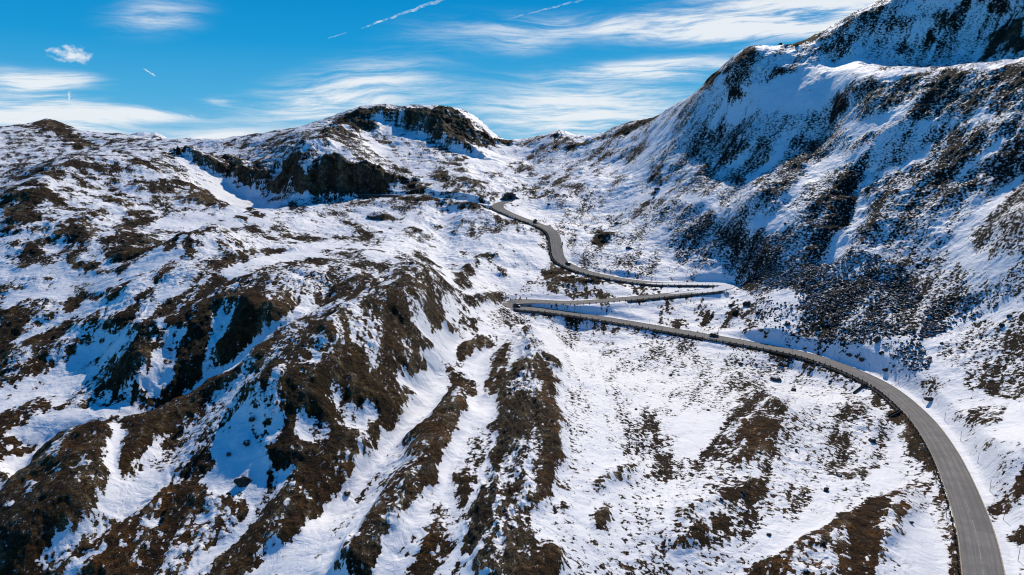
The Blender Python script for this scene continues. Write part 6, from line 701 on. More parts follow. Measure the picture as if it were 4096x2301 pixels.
[0.25,0,'',[[-119.4,236.6],[-115.6,238.1],[-112.5,240.9],[-110.7,245.3],[-114.5,261.2],[-117.2,257.5],[-115.8,244.7],[-117.5,240.2]]],
[0.86,3,'',[[-191.6,244.8],[-187.7,246],[-185.6,249.7],[-182.6,252.2],[-180.7,256.2],[-178.6,260],[-176,263.3],[-170.3,262.5],[-162.6,258.4],[-154.5,253.3],[-146.4,247.8],[-142.8,243.6],[-147.4,243.6],[-149.4,241.4],[-152.4,239.8],[-155.6,238],[-158.9,236.1],[-162.2,234.1],[-164.7,231.4],[-166.3,227.5],[-167.9,223.7],[-169.8,220.5],[-172.6,218.4],[-178.4,226.1],[-183.7,233.8]]],
[0.45,3,'',[[-173.5,241.4],[-171.7,245.4],[-170,249.9],[-165.7,250.5],[-160.2,249],[-156.5,244.9],[-158.6,242],[-160.9,239],[-163.4,236],[-166.7,235.5]]],
[0.13,0,'',[[-171.8,216.5],[-169.8,219.5],[-167.9,222.6],[-166.1,226.1],[-164,229.2],[-161.4,232],[-158.7,234.6],[-155.6,236.7],[-152.5,238.6],[-148.8,239.6],[-143.8,238.8],[-136.7,234.3],[-134.5,236.9],[-136.3,245.6],[-144.4,253.4],[-140.4,252.8],[-136.5,251.3],[-135.6,243.5],[-134.2,235.4],[-135.4,232],[-136.8,229],[-139.3,227.4],[-141.5,225.4],[-142.5,221.5],[-142.1,215.8],[-141.9,210.5],[-142,205.5],[-143.3,201.7],[-144.8,198.4],[-146,194.8],[-148.1,192.5],[-149.9,190],[-152.6,189.9],[-158.4,198],[-165.9,208.3]]],
[0.86,4,'',[[-130.1,217.2],[-131.3,223],[-132.2,228.6],[-133.6,233.8],[-131.8,236.5],[-126.6,235.1],[-123.2,237],[-119.4,238.3],[-116,239.9],[-114,244.1],[-110.6,246.5],[-106,246.6],[-102.9,244.7],[-105.7,242.9],[-108.1,239.9],[-109.3,234.5],[-109.3,230.1],[-105.2,225.7],[-99.9,220.2],[-95.5,217.1],[-91.6,217],[-89.9,206.4],[-97,213.9],[-100.5,212.9],[-104.2,212.1],[-107.5,210.7],[-110,208.4],[-112,205.8],[-115.2,208.2],[-118.5,207.2],[-122,207],[-126.2,211.1]]],
[0.12,2,'',[[-120.6,211],[-121,214.8],[-122.5,220.7],[-123,226.3],[-122.9,231],[-120.1,233.7],[-115.9,231.9],[-113.9,227.9],[-113.9,223.3],[-112.3,217.6],[-111.2,212.9],[-112.5,210.1],[-115.2,208.1],[-118.4,206.8],[-121.5,207.9]]],
[0.2,4,'',[[-131.7,242.9],[-123.2,234.5],[-124.2,230]]],
[0.1,4,'',[[-109.4,230.1],[-109,235],[-106,236.5],[-105.5,231.6]]],
[0.86,4,'o',[[-106.6,242.1],[-102.9,242.9],[-97.9,240.9],[-91.2,235.6],[-85.8,232.4],[-82.2,233.1],[-80.4,229.2],[-82.3,225.8],[-85.4,222.8],[-86.5,219.5],[-88.4,216.9],[-87,205.4],[-94.7,215.2],[-99.1,217.8],[-101.8,223.5],[-101.9,229.1],[-99.3,231.5],[-101.7,236.5]]],
[0.05,4,'',[[-100.5,240.2],[-98.2,237.2],[-94.9,232.2],[-92.4,229.3],[-90.6,227.6],[-90,227.5],[-90.1,226.1],[-89.6,225.7],[-88.3,226.9],[-89.8,229.1],[-91.8,230.5],[-94.3,233.3],[-97.5,237.6],[-100.3,240.4]]],
[0.05,4,'',[[-108.8,235.7],[-107.2,234.3],[-105.1,233.8],[-105.1,234.5],[-106.8,236.2],[-108.7,236.5]]],
[0.05,4,'',[[-102.9,239.8],[-100.7,237],[-97.4,233.4],[-96.9,233.1],[-99.7,237.8],[-102.5,240]]],
[0.05,4,'',[[-88.7,223.8],[-87.1,223.1],[-86.8,223.4],[-88.4,224.1]]],
[0.03,0,'',[[-151.3,188.2],[-149.5,190.6],[-147.6,192.9],[-145.6,195.3],[-144.1,198.4],[-142.3,201.4],[-139.3,202.8],[-135.6,203.2],[-131.2,202.5],[-127.9,203.6],[-123.1,202.2],[-119.6,203],[-116.4,204.2],[-117.7,200.5],[-118.8,196.5],[-120.2,193],[-121.5,189.4],[-124.3,188.2],[-127.5,187.5],[-131,187.2],[-134.1,186.5],[-136.8,185.2],[-139.2,183.6],[-130.3,167.5],[-132.4,165.9],[-145.1,179],[-147.7,183]]],
[0.78,1,'',[[-130.9,193.5],[-129.1,196.4],[-126.2,198],[-122.2,198],[-119.6,200.1],[-117.3,203],[-117.4,201.9],[-118.7,197.8],[-120.1,194.2],[-122.3,191.5],[-125.6,190.6]]],
[0.75,1,'o',[[-158,197.4],[-156.7,200.8],[-155.8,204.9],[-155.1,209.6],[-152,211.4],[-148.8,211.8],[-145.1,202.6],[-145.3,197.6],[-146.3,193.7],[-149.2,192.2],[-152.1,190.6]]],
[0.8,1,'',[[-149.3,185.3],[-147.1,187.3],[-144.3,188.8],[-141.8,189.7],[-143.9,187.5],[-145.4,184.7]]],
[0.9,1,'',[[-146.4,180.9],[-144.9,183.8],[-143.2,186.8],[-139.8,187.7],[-140.1,185.3],[-141.3,181.9],[-143.7,179.9]]],
[0.94,3,'',[[-146.1,175.5],[-134.6,165.6],[-131,165.3],[-128.8,166.7],[-138,183.3],[-135.5,184.9],[-132.4,185.6],[-128.9,185.8],[-125.1,185.7],[-122.2,186.6],[-120.5,189],[-118.9,192.4],[-117.2,195.5],[-115.6,199],[-113.8,202.4],[-111.3,204.6],[-108.7,206.5],[-106.1,208.9],[-103.1,210.6],[-99.7,211.6],[-92.7,204.7],[-87.2,200.7],[-84.1,202.1],[-85.2,213.5],[-82.3,214.9],[-75,200.3],[-78.4,200.2],[-80.8,197.6],[-82.7,194],[-86.2,194.5],[-88.7,193.1],[-90.5,190.9],[-92,188],[-93.3,184.9],[-94.9,182.2],[-97.5,180.5],[-99.3,177.6],[-99.5,172.8],[-100,168.8],[-99.2,163.2],[-99.1,159.2],[-98.4,154.9],[-97.6,151.3],[-96.8,147.6],[-95.9,144.5],[-96.2,142],[-97.4,139.8],[-98.7,137.9],[-100.1,136.2],[-101.5,134.6],[-102.7,132.8],[-103.7,130.9],[-104,129],[-104.4,127.1],[-106,126.3],[-108.6,126.2],[-110.3,127.5],[-111.7,129.5],[-113.9,132.7],[-115.8,135.5],[-118,138.7],[-123.9,146.3],[-127.6,151.3],[-133.2,158.6],[-136.3,162.9]]],
[-1,0,'ok',[[-135,166.3],[-131.1,165.7],[-129.1,167.5],[-137.5,183.4],[-134.9,184.9],[-131.5,185.5],[-127.9,185.7],[-124.3,185.9],[-106.6,158.5],[-109.1,157.6],[-114,159.9],[-118,160.9],[-119.7,159],[-121.5,157.3],[-123.9,156.2],[-127.6,156.8],[-132,161.9]]],
[-1,0,'r',[[-105.2,154.6],[-105.4,158.5],[-118.8,183],[-104.7,164.1],[-101.2,158.6],[-98.8,154.8],[-97.9,151.1],[-97.8,148.2],[-99.8,148.3],[-102.2,150.5]]],
[-1,0,'r',[[-108.2,136],[-106.1,137.1],[-104.1,138.4],[-102,139.6],[-100.1,141.1],[-98.2,142.8],[-97.2,143.9],[-97.7,141.2],[-98.4,138.9],[-99.9,137.1],[-101.6,135.5],[-103,133.6],[-104.5,132.2],[-107,132.3],[-107.9,133.7]]],
[0.05,3,'',[[-120.9,152.6],[-117.9,150.1],[-116.5,149.6],[-115,148.9],[-114.2,149.3],[-115.1,150.4],[-117.4,152.1],[-119.8,153.9],[-121.1,154.2],[-121.4,153.3]]],
[0.05,3,'',[[-120,146.4],[-117.5,144.7],[-116.7,145],[-116.7,146.2],[-117.3,146.9],[-119,147.6],[-120.3,148],[-121.1,147.7]]],
[0.05,3,'',[[-108.4,138.4],[-107.2,137.8],[-106.4,138.1],[-106.4,138.3],[-107.5,138.7],[-108.5,138.7]]],
[0.05,3,'',[[-104,136.3],[-103.8,137.1],[-104,137.1],[-104.2,136.3]]],
[0,0,'',[[-76.2,268.5],[-76.2,262],[-75.9,254.7],[-76.5,250.5],[-78.1,247.7],[-79,242.6],[-78.4,233.2],[-79.7,230.2],[-81.4,228.1],[-82.9,226.1],[-84.2,224.1],[-85.5,222.2],[-86.8,220.3],[-88,218.9],[-89.3,217.6],[-90.4,216.6],[-92.4,216.5],[-94.6,216.3],[-96.7,215.7],[-98.5,214.7],[-100.3,213.7],[-102,212.7],[-103.7,211.9],[-105.5,211],[-107.2,209.9],[-108.8,208.6],[-110.3,207.4],[-112,206.4],[-113.7,205.6],[-115.3,204.3],[-116.9,203.2],[-118,201.4],[-119,199.3],[-120.1,197.5],[-121.2,195.7],[-122.5,194.4],[-123.2,192.3],[-125.3,192.2],[-127.3,191.9],[-129.2,191.4],[-131.2,191.1],[-133,190.5],[-134.6,189.7],[-136.1,188.9],[-137.5,187.8],[-138.6,186.6],[-139.8,185.4],[-141,184.2],[-141.4,182],[-133.5,169.3],[-135.5,169.3],[-145.1,178.7],[-135.1,166.6],[-133,166.3],[-131.7,167.1],[-131.2,169],[-140.2,183.4],[-138.9,184.4],[-137.4,185.3],[-135.9,186.2],[-134.1,186.7],[-132.1,187],[-130.2,187.4],[-128.2,187.4],[-126.1,187.4],[-124.2,187.7],[-122.2,188],[-120.3,188.6],[-119.4,190.6],[-118.5,192.6],[-117.4,194.4],[-116.5,196.5],[-115.4,198.3],[-114.6,200.7],[-113.3,202.3],[-111.7,203.4],[-109.9,204.2],[-108.2,205.3],[-106.7,206.7],[-105.2,208],[-103.5,209.1],[-101.6,209.8],[-99.7,210.5],[-97.7,211],[-90.6,200],[-89.1,201.1],[-86.8,200.7],[-84.6,200.3],[-83.3,203],[-86,214.6],[-85.1,216.7],[-84.1,218.6],[-83.1,220.8],[-81.8,222.6],[-80.7,224.7],[-79.6,226.7],[-78.1,228.5],[-76.8,230.8],[-75.9,234.9],[-76.7,245],[-75.6,249.6],[-75.1,254.8],[-75.4,261.9],[-75.2,268.1]]],
[0,0,'',[[-106.3,162.5],[-116.8,183.7],[-116.5,188.6],[-115.4,188.8],[-113.4,183.2],[-101.4,161.9],[-98.8,158.4],[-96.2,155.5],[-94.2,152.1],[-94.9,148.9],[-95.5,145.8],[-95.7,144.6],[-96,148],[-96.8,151.7],[-98.2,154.9],[-100.3,156.7],[-103.1,160.5]]],
[0.1,0,'',[[-95.7,182.8],[-96.4,181.8],[-97.4,181],[-98.2,180],[-98.6,178.4],[-98.8,176.5],[-98.8,174.4],[-98.9,172.6],[-99.1,171],[-99.3,169.4],[-99.2,167.4],[-98.8,165.1],[-98.4,163],[-98.3,161.2],[-97.9,161],[-97.9,162.8],[-97.8,164.6],[-97.7,166.4],[-97.6,168.2],[-97.6,170.1],[-97.4,171.7],[-97.2,173.3],[-97.1,175.1],[-96.8,176.6],[-96.3,178.1],[-96,179.7],[-95.7,181.2],[-95.1,182.3]]],
[0.1,0,'',[[-93.9,150.9],[-94.5,154.6],[-95.2,158.7],[-95.2,162.9],[-94.7,166.7],[-94.2,170.8],[-92.6,173.6],[-90.7,175.8],[-86.5,174.2],[-82.3,171.7],[-82.9,168.5],[-84.8,166.6],[-87,165.3],[-88.7,163.3],[-89.1,160],[-89.4,156.5],[-89.8,153.2],[-90.1,150],[-88.8,145.5],[-90.4,144.7],[-93.1,144.5],[-94.8,143.1],[-95.8,140.8],[-96.8,138.5],[-97.9,136.5],[-99.2,134.6],[-100.7,133.2],[-101.4,131.3],[-102.1,129.3],[-102.8,127.5],[-104.5,126.5],[-104.6,127.2],[-103.5,128.8],[-102.6,130.6],[-101.6,132.6],[-100.6,134.4],[-99.4,136.1],[-98.3,138],[-97.2,140.1],[-96.2,142.3],[-95.4,145],[-94.7,148]]],
[0.5,0,'',[[-98.2,163.2],[-97.7,167.6],[-96.9,171.5],[-95.7,175.1],[-94.4,178.5],[-93.4,181.9],[-92.1,185],[-90.8,188.1],[-89.2,190.9],[-87.4,193.2],[-84.3,193.3],[-80.9,192.8],[-79.1,187.3],[-77.3,180.9],[-78.9,179],[-80.4,176.7],[-81.5,173.7],[-82.8,171],[-84.3,168.7],[-85.8,166.5],[-87.9,165],[-89.5,162.6],[-91.5,161.1],[-95.3,163.1]]],
[0.88,3,'',[[-79,186.8],[-74.6,183.9],[-71.6,184.3],[-70.8,190.9],[-64.7,184.1],[-61.3,184.9],[-58.5,187.2],[-56,190.6],[-53.3,193.3],[-52.5,189.5],[-51.9,186.5],[-50.9,182.4],[-49.7,177],[-48.8,173.3],[-47.8,169],[-48.4,165.8],[-51.1,163.9],[-52.4,159.7],[-54,157.4],[-57.3,157.8],[-60.7,159.1],[-64.3,161.5],[-64.5,164.6],[-65.6,167.9],[-67.7,171.1],[-65.9,172.4],[-67.7,174.2],[-71.8,175.8],[-75.5,178.9]]],
[0.1,0,'',[[-63.9,172.3],[-61.3,173.2],[-60.2,169.8],[-61.1,166.8],[-61.9,162.9],[-64.1,166.3],[-64.4,169.2]]],
[0.15,0,'',[[-58.1,173.2],[-55,173.2],[-51.9,173.1],[-48.9,171.1],[-48.2,167.8],[-49.9,164.8],[-52.3,164.2],[-55.5,166.1],[-57,170]]],
[0.25,0,'',[[-54,179.1],[-52.8,185.1],[-50.8,186.8],[-48.2,184.6],[-46.4,182.2],[-48.6,179],[-51.3,178.8]]],
[0.1,0,'',[[-81.9,160.5],[-81.2,162.8],[-80.6,165.6],[-80.1,169],[-79.5,172.3],[-78.6,175.4],[-77,177.4],[-73.9,175.7],[-70.9,172.2],[-70.5,168.7],[-67.9,165.8],[-64.5,162.7],[-61,160],[-57.6,158.2],[-55.4,156.4],[-56.2,153.9],[-56.7,150.8],[-57.2,147.5],[-57.5,144.2],[-58.4,141.6],[-59.6,139.2],[-60.7,136.9],[-61.8,134.6],[-63,132.5],[-64.1,130.2],[-65.1,127.9],[-65.8,125.2],[-66.8,123],[-67.4,124.1],[-66.9,127.1],[-66.3,129.8],[-65.5,132.5],[-64.6,134.9],[-63.6,137.2],[-62.6,139.7],[-61.9,142.2],[-63.2,145.9],[-64.9,150.3],[-67.9,150.6],[-70.9,150.5],[-73.9,150.9],[-77.9,155.2]]],
[0.6,0,'',[[-81.4,159.3],[-81.7,162.8],[-81.6,165.5],[-77.5,161.9],[-75.1,161.9],[-76,159.1],[-77.7,157.3]]],
[0.8,1,'',[[-66.8,160.4],[-64.4,158.4],[-65.7,157.4]]],
[0.75,1,'',[[-64,161.5],[-59.7,159.9],[-56.5,157.6],[-60.4,158.6]]],
[0.93,2,'o',[[-87.9,143.3],[-87.8,146.6],[-87.9,150.4],[-87.7,154.1],[-86.4,156.9],[-84.7,159],[-79.3,154],[-75.2,151.4],[-71.8,150.3],[-68.3,149],[-64.9,147.2],[-62.8,144.2],[-62.4,141.2],[-63.2,138.5],[-64.1,136],[-65.1,133.7],[-65.9,131],[-66.5,128.3],[-66.4,125],[-67.3,122.8],[-69.6,122.4],[-72.7,123.3],[-76.2,124.7],[-78.9,124.8],[-81.4,124.6],[-84.4,125.1],[-87.7,126.1],[-90.3,126.1],[-93.2,126.4],[-96.1,126.7],[-99,127],[-100.3,127.7],[-98.9,128.9],[-97.7,130.5],[-96.7,132.2],[-95.9,134.5],[-94.1,135.8],[-93,138.2],[-91.4,139.9],[-89.8,141.8]]],
[0.04,0,'',[[-96.9,126.7],[-95.9,128.4],[-95.2,130.5],[-94.5,132.9],[-92.5,134.2],[-90,134.7],[-89.1,132.7],[-91.5,132.3],[-93.3,131.3],[-93.6,128.8],[-94.1,126.7]]],
[0.2,0,'',[[-75.6,141.9],[-73,143],[-69.7,143],[-69.7,142.2],[-71.9,140.8]]],
[0.5,1,'',[[-87.6,139.2],[-86.3,141.5],[-84.5,143.1],[-82.5,144.4],[-80.6,145.9],[-79.1,147.1],[-79.6,144.2],[-81.3,142.5],[-83.1,141.1],[-85.3,140.2]]],
[0.86,2,'',[[-56.6,151.3],[-55.8,154.2],[-54.6,156.3],[-52.7,158],[-50.7,160.8],[-49,164.8],[-47,165.8],[-45.9,161.2],[-44.8,156.8],[-44,153.1],[-43.2,149.9],[-42.8,147.1],[-44.2,143.6],[-45.2,139.4],[-46.4,135.6],[-48.2,133.5],[-50.1,131.8],[-52,130.7],[-53.7,129.1],[-54.6,126.6],[-55.2,123.6],[-56.1,121.5],[-57.7,120.3],[-60.6,121],[-63.4,121.6],[-64.4,123.2],[-64.5,127.3],[-63.6,129.8],[-62.8,132.5],[-61.7,134.8],[-60.6,137.1],[-59.5,139.5],[-58.2,141.8],[-57.5,144.7],[-57.1,148.1]]],
[0.03,0,'',[[-54.6,120.7],[-53.7,123],[-52.9,125.7],[-51.9,128.3],[-50.5,130],[-48.7,131.6],[-47.1,133.6],[-45.6,136.4],[-44.3,140.4],[-43.2,144.6],[-42.3,145.8],[-40.8,139.8],[-41,134],[-41.7,130.2],[-42.5,127],[-41.5,122.5],[-40,117.9],[-40,115.6],[-42.9,117],[-45.9,118.2],[-48.8,119.1],[-51.8,120.1]]],
]
O_ = {}
O_['clouds'] = [[0.3,0.144,0.2142,0.018,-0.02,1.9],[0.4064,0.1641,0.1652,0.026,0,1.8],[0.2097,0.0954,0.1353,0.0128,0.05,1.25],[0.0966,0.0477,0.173,0.0336,0.06,1.2],[0.0916,0.0191,0.1403,0.0177,0.05,0.8],[-0.2435,0.0649,0.1218,0.0349,0.28,1],[-0.1933,0.0537,0.1263,0.0277,0.16,0.6],[-0.4555,0.1492,0.0555,0.0235,0.15,0.75],[-0.5963,0.0643,0.0521,0.0139,-0.14,1.2],[-0.5483,0.0713,0.0342,0.0079,-0.04,0.9],[-0.5875,0.0251,0.0932,0.0281,-0.08,1.6],[-0.4759,0.0325,0.0596,0.0094,-0.05,1],[-0.3924,0.0483,0.0223,0.0063,0,1],[-0.395,0.0027,0.0595,0.0094,0,1],[-0.0539,0.1479,0.1094,0.0238,0,0.35],[0.0205,0.1288,0.0496,0.0145,0,0.6]]
O_['puff'] = [-0.5504,0.0987,0.0271,0.0133]
O_['widen'] = [[118.7,375.1,16,1.2],[1.59,351,14,1.5],[-10.6,549.8,20,1]]
O_['snow_on_road'] = [[108.1,384.2,26,1.15],[118.9,377.1,16,0.8],[94.3,386.5,18,0.6]]
O_['road_marks'] = [[0.27,353.3],[120.7,376.9],[-11.2,549]]
O_['frame_foot'] = [86,110.5]
O_['far'] = [[[[-0.5122,0.0001],[-0.5038,0.0054],[-0.4965,0.0084],[-0.4915,0.0099],[-0.4839,0.0104],[-0.4769,0.009],[-0.4715,0.01],[-0.4662,0.008],[-0.4594,0.0036],[-0.4496,0.0006],[-0.4359,-0.0024],[-0.422,-0.005]],7000],[[[-0.5544,0.0067],[-0.5482,0.011],[-0.5439,0.012],[-0.5392,0.0096],[-0.5327,0.0077],[-0.5252,0.0068],[-0.5199,0.0088],[-0.5158,0.0069],[-0.5097,0.0035]],8500],[[[-0.6747,0.0062],[-0.6531,0.0098],[-0.6387,0.009],[-0.6299,0.0091],[-0.6244,0.0055],[-0.6174,0.001]],6000]]
O_['boulders'] = [[-65.7,153.3,3.9,'big pale grey boulder on the snow patch at lower left, casting a shadow','',1.25,0.35,1.1],[-73.9,149.8,1.24,'small dark boulder on brown turf just left below the big pale boulder','',1,-10,1],[-101.5,509.7,16,'long dark rock outcrop lying alone on the snow below the old road','',1,0,0.62],[-93.5,179.9,1.72,'upright brown boulder at the top of the dark hollow in the left ridge','',1,-10,1.7],[-68.7,164.3,2.49,'large dark boulder at the foot of the shaded cliff on the left ridge','',1,-10,1],[-69.5,170.9,2.08,'dark boulder high in the shaded hollow of the left ridge','',1,-10,1],[-80.2,165.8,1.22,'left one of two small boulders on blue shaded snow in the hollow','',1,-10,1],[-78.5,164.8,1.09,'right one of two small boulders on blue shaded snow in the hollow','',1,-10,1],[-72.5,161.4,1.77,'boulder on the shadow edge in the left hollow','',1,-10,1],[-40.1,152,2.14,'dark boulder in the snow channel at bottom left of the long ribs','',1,-10,1],[16.1,128.5,0.56,'tiny dark stone alone on smooth snow between the two turf patches','',1,-10,1],[117.1,282.4,3.3,'dark boulder lying on the speckled snowfield inside the bend of the lower road','boulders on the snowfield inside the road bend',1,-10,1],[125.1,272.1,2.45,'dark boulder lying on the speckled snowfield inside the bend of the lower road','boulders on the snowfield inside the road bend',1,-10,1],[99.8,284.4,2.65,'dark boulder lying on the speckled snowfield inside the bend of the lower road','boulders on the snowfield inside the road bend',1,-10,1],[106.1,282.6,2.09,'dark boulder lying on the speckled snowfield inside the bend of the lower road','boulders on the snowfield inside the road bend',1,-10,1],[110.5,194.8,2.6,'dark boulder lying on the speckled snowfield inside the bend of the lower road','boulders on the snowfield inside the road bend',1,-10,1],[77.9,154.7,1.97,'dark boulder lying on the speckled snowfield inside the bend of the lower road','boulders on the snowfield inside the road bend',1,-10,1],[67,171.5,1.46,'dark boulder lying on the speckled snowfield inside the bend of the lower road','boulders on the snowfield inside the road bend',1,-10,1],[130.6,292.3,1.8,'dark boulder lying on the speckled snowfield inside the bend of the lower road','boulders on the snowfield inside the road bend',1,-10,1],[90.2,139.4,1.23,'dark boulder lying on the speckled snowfield inside the bend of the lower road','boulders on the snowfield inside the road bend',1,-10,1],[132,252.6,1.8,'dark boulder lying on the speckled snowfield inside the bend of the lower road','boulders on the snowfield inside the road bend',1,-10,1],[127.3,258.7,1.82,'dark boulder lying on the speckled snowfield inside the bend of the lower road','boulders on the snowfield inside the road bend',1,-10,1],[75.5,231.6,1.25,'dark boulder lying on the speckled snowfield inside the bend of the lower road','boulders on the snowfield inside the road bend',1,-10,1],[77.3,252.1,1.34,'dark boulder lying on the speckled snowfield inside the bend of the lower road','boulders on the snowfield inside the road bend',1,-10,1],[63,124,1.17,'dark boulder lying on the speckled snowfield inside the bend of the lower road','boulders on the snowfield inside the road bend',1,-10,1],[54.1,129.3,1.28,'dark boulder lying on the speckled snowfield inside the bend of the lower road','boulders on the snowfield inside the road bend',1,-10,1],[54.9,136.2,0.91,'dark boulder lying on the speckled snowfield inside the bend of the lower road','boulders on the snowfield inside the road bend',1,-10,1],[106,178.2,0.95,'dark boulder lying on the speckled snowfield inside the bend of the lower road','boulders on the snowfield inside the road bend',1,-10,1],[85.9,164.3,1.35,'dark boulder lying on the speckled snowfield inside the bend of the lower road','boulders on the snowfield inside the road bend',1,-10,1],[80.6,179.4,1.29,'dark boulder lying on the speckled snowfield inside the bend of the lower road','boulders on the snowfield inside the road bend',1,-10,1],[47.7,141.6,1.34,'dark boulder lying on the speckled snowfield inside the bend of the lower road','boulders on the snowfield inside the road bend',1,-10,1],[53.9,145.9,1.17,'dark boulder lying on the speckled snowfield inside the bend of the lower road','boulders on the snowfield inside the road bend',1,-10,1],[109.3,267.5,4.9,'widest dark boulder of the snowfield inside the bend, below the road middle','',1.3,0.1,0.7],[110.9,254.5,2.46,'pointed dark boulder of the snowfield inside the bend, right of the widest one','',1,-10,1.2],[20.2,173.2,0.82,'dark boulder lying on the speckled snowfield inside the bend of the lower road','boulders on the snowfield inside the road bend',1,-10,1],[59.8,304.9,1.36,'dark boulder lying on the speckled snowfield inside the bend of the lower road','boulders on the snowfield inside the road bend',1,-10,1],[64.8,265.4,2.08,'dark boulder lying on the speckled snowfield inside the bend of the lower road','boulders on the snowfield inside the road bend',1,-10,1],[40.5,209.3,1.25,'dark boulder lying on the speckled snowfield inside the bend of the lower road','boulders on the snowfield inside the road bend',1,-10,1],[33.3,175.8,0.95,'dark boulder lying on the speckled snowfield inside the bend of the lower road','boulders on the snowfield inside the road bend',1,-10,1],[29.3,165.8,0.79,'dark boulder lying on the speckled snowfield inside the bend of the lower road','boulders on the snowfield inside the road bend',1,-10,1],[19.7,154.1,0.64,'dark boulder lying on the speckled snowfield inside the bend of the lower road','boulders on the snowfield inside the road bend',1,-10,1],[31,124.2,0.64,'dark boulder lying on the speckled snowfield inside the bend of the lower road','boulders on the snowfield inside the road bend',1,-10,1],[16.3,128.6,0.56,'dark boulder lying on the speckled snowfield inside the bend of the lower road','boulders on the snowfield inside the road bend',1,-10,1],[31.8,124,0.73,'dark boulder lying on the speckled snowfield inside the bend of the lower road','boulders on the snowfield inside the road bend',1,-10,1],[104,343.2,2.46,'dark boulder on the snow just above the lower road','boulders on the snow strip above the lower road',1,-10,1],[115.5,349.8,2.75,'dark boulder on the snow just above the lower road','boulders on the snow strip above the lower road',1,-10,1],[122.5,329.3,2.63,'dark boulder on the snow just above the lower road','boulders on the snow strip above the lower road',1,-10,1],[141.6,273.3,2.32,'dark boulder on the snow just above the lower road','boulders on the snow strip above the lower road',1,-10,1],[142.8,270.4,3.1,'dark boulder on the snow just above the lower road','boulders on the snow strip above the lower road',1,-10,1],[143.5,267.3,2.67,'dark boulder on the snow just above the lower road','boulders on the snow strip above the lower road',1,-10,1],[146.1,254.1,2.4,'dark boulder on the snow just above the lower road','boulders on the snow strip above the lower road',1,-10,1],[147.8,251.9,1.47,'dark boulder on the snow just above the lower road','boulders on the snow strip above the lower road',1,-10,1],[130.7,292.2,2.21,'dark boulder on the snow just above the lower road','boulders on the snow strip above the lower road',1,-10,1],[128.8,308.8,3.4,'dark boulder on the snow just above the lower road','boulders on the snow strip above the lower road',1,-10,1],[118.9,307.4,2.89,'dark boulder on the snow just above the lower road','boulders on the snow strip above the lower road',1,-10,1],[117.3,309.9,2.49,'dark boulder on the snow just above the lower road','boulders on the snow strip above the lower road',1,-10,1],[147.8,261.4,2.46,'dark boulder on the snow just above the lower road','boulders on the snow strip above the lower road',1,-10,1],[141.1,274.8,1.75,'dark boulder on the snow just above the lower road','boulders on the snow strip above the lower road',1,-10,1],[118.2,306.6,2.06,'dark boulder on the snow just above the lower road','boulders on the snow strip above the lower road',1,-10,1],[135.7,289.4,2,'dark boulder on the snow just above the lower road','boulders on the snow strip above the lower road',1,-10,1],[122,345.1,5.2,'largest dark boulder beyond the lower road, near the end of the right hairpin','',1,-10,1],[114.8,340.7,3.6,'rounded dark boulder beyond the lower road, lower left of the largest one','',1,-10,1],[138.4,298.6,3.9,'brown topped boulder at the near edge of the scree field','',1,-10,1],[150.3,269.9,4.1,'broad dark boulder at the right near corner of the scree field','',1,-10,1],[145,222.6,3.9,'flat grey boulder with snow on top to the right of the road bend','',1.3,0.2,0.6],[184.6,248.4,2.33,'dark boulder on the brown flecked slope at the right edge','boulders on the right hand slope',1,-10,1],[188.9,251.1,2.56,'dark boulder on the brown flecked slope at the right edge','boulders on the right hand slope',1,-10,1],[183.7,268.3,1.63,'dark boulder on the brown flecked slope at the right edge','boulders on the right hand slope',1,-10,1],[178.4,250,1.74,'dark boulder on the brown flecked slope at the right edge','boulders on the right hand slope',1,-10,1],[191.6,262.8,1.83,'dark boulder on the brown flecked slope at the right edge','boulders on the right hand slope',1,-10,1],[165.4,252.4,1.52,'dark boulder on the brown flecked slope at the right edge','boulders on the right hand slope',1,-10,1],[185.3,258.5,1.59,'dark boulder on the brown flecked slope at the right edge','boulders on the right hand slope',1,-10,1],[175.6,275.5,1.84,'dark boulder on the brown flecked slope at the right edge','boulders on the right hand slope',1,-10,1],[111.5,527.2,4.8,'dark boulder on the snowy hummocks east of the upper road','boulders east of the upper road',1.2,0.1,0.8],[106.6,515.3,2.37,'dark boulder on the snowy hummocks east of the upper road','boulders east of the upper road',1.2,0.1,0.8],[105.6,480.2,3,'dark boulder on the snowy hummocks east of the upper road','boulders east of the upper road',1.2,0.1,0.8],[72.1,510.1,3.2,'dark boulder on the snowy hummocks east of the upper road','boulders east of the upper road',1.2,0.1,0.8],[75.4,490.6,3.5,'dark boulder on the snowy hummocks east of the upper road','boulders east of the upper road',1.2,0.1,0.8],[78.2,489.1,2.44,'dark boulder on the snowy hummocks east of the upper road','boulders east of the upper road',1.2,0.1,0.8],[29.9,554.4,2.73,'dark boulder on the snowy hummocks east of the upper road','boulders east of the upper road',1.2,0.1,0.8],[26,595.8,1.71,'dark boulder on the snowy hummocks east of the upper road','boulders east of the upper road',1.2,0.1,0.8],[76.1,438.9,3.7,'dark boulder on the snowy hummocks east of the upper road','boulders east of the upper road',1.2,0.1,0.8],[40.6,490.5,1.62,'dark boulder on the snowy hummocks east of the upper road','boulders east of the upper road',1.2,0.1,0.8],[0.21,566.5,1.89,'low dark rock at the right of the road in front of the tunnel','',1,-10,1],[230.6,618,4.1,'dark crag standing out of the shaded upper slope','crags of the upper slope',1,-10,1],[235.8,594.1,3.4,'dark crag standing out of the shaded upper slope','crags of the upper slope',1,-10,1],[157,391.1,2.25,'dark crag standing out of the shaded upper slope','crags of the upper slope',1,-10,1],[190.5,351.1,2.49,'dark crag standing out of the shaded upper slope','crags of the upper slope',1,-10,1]]
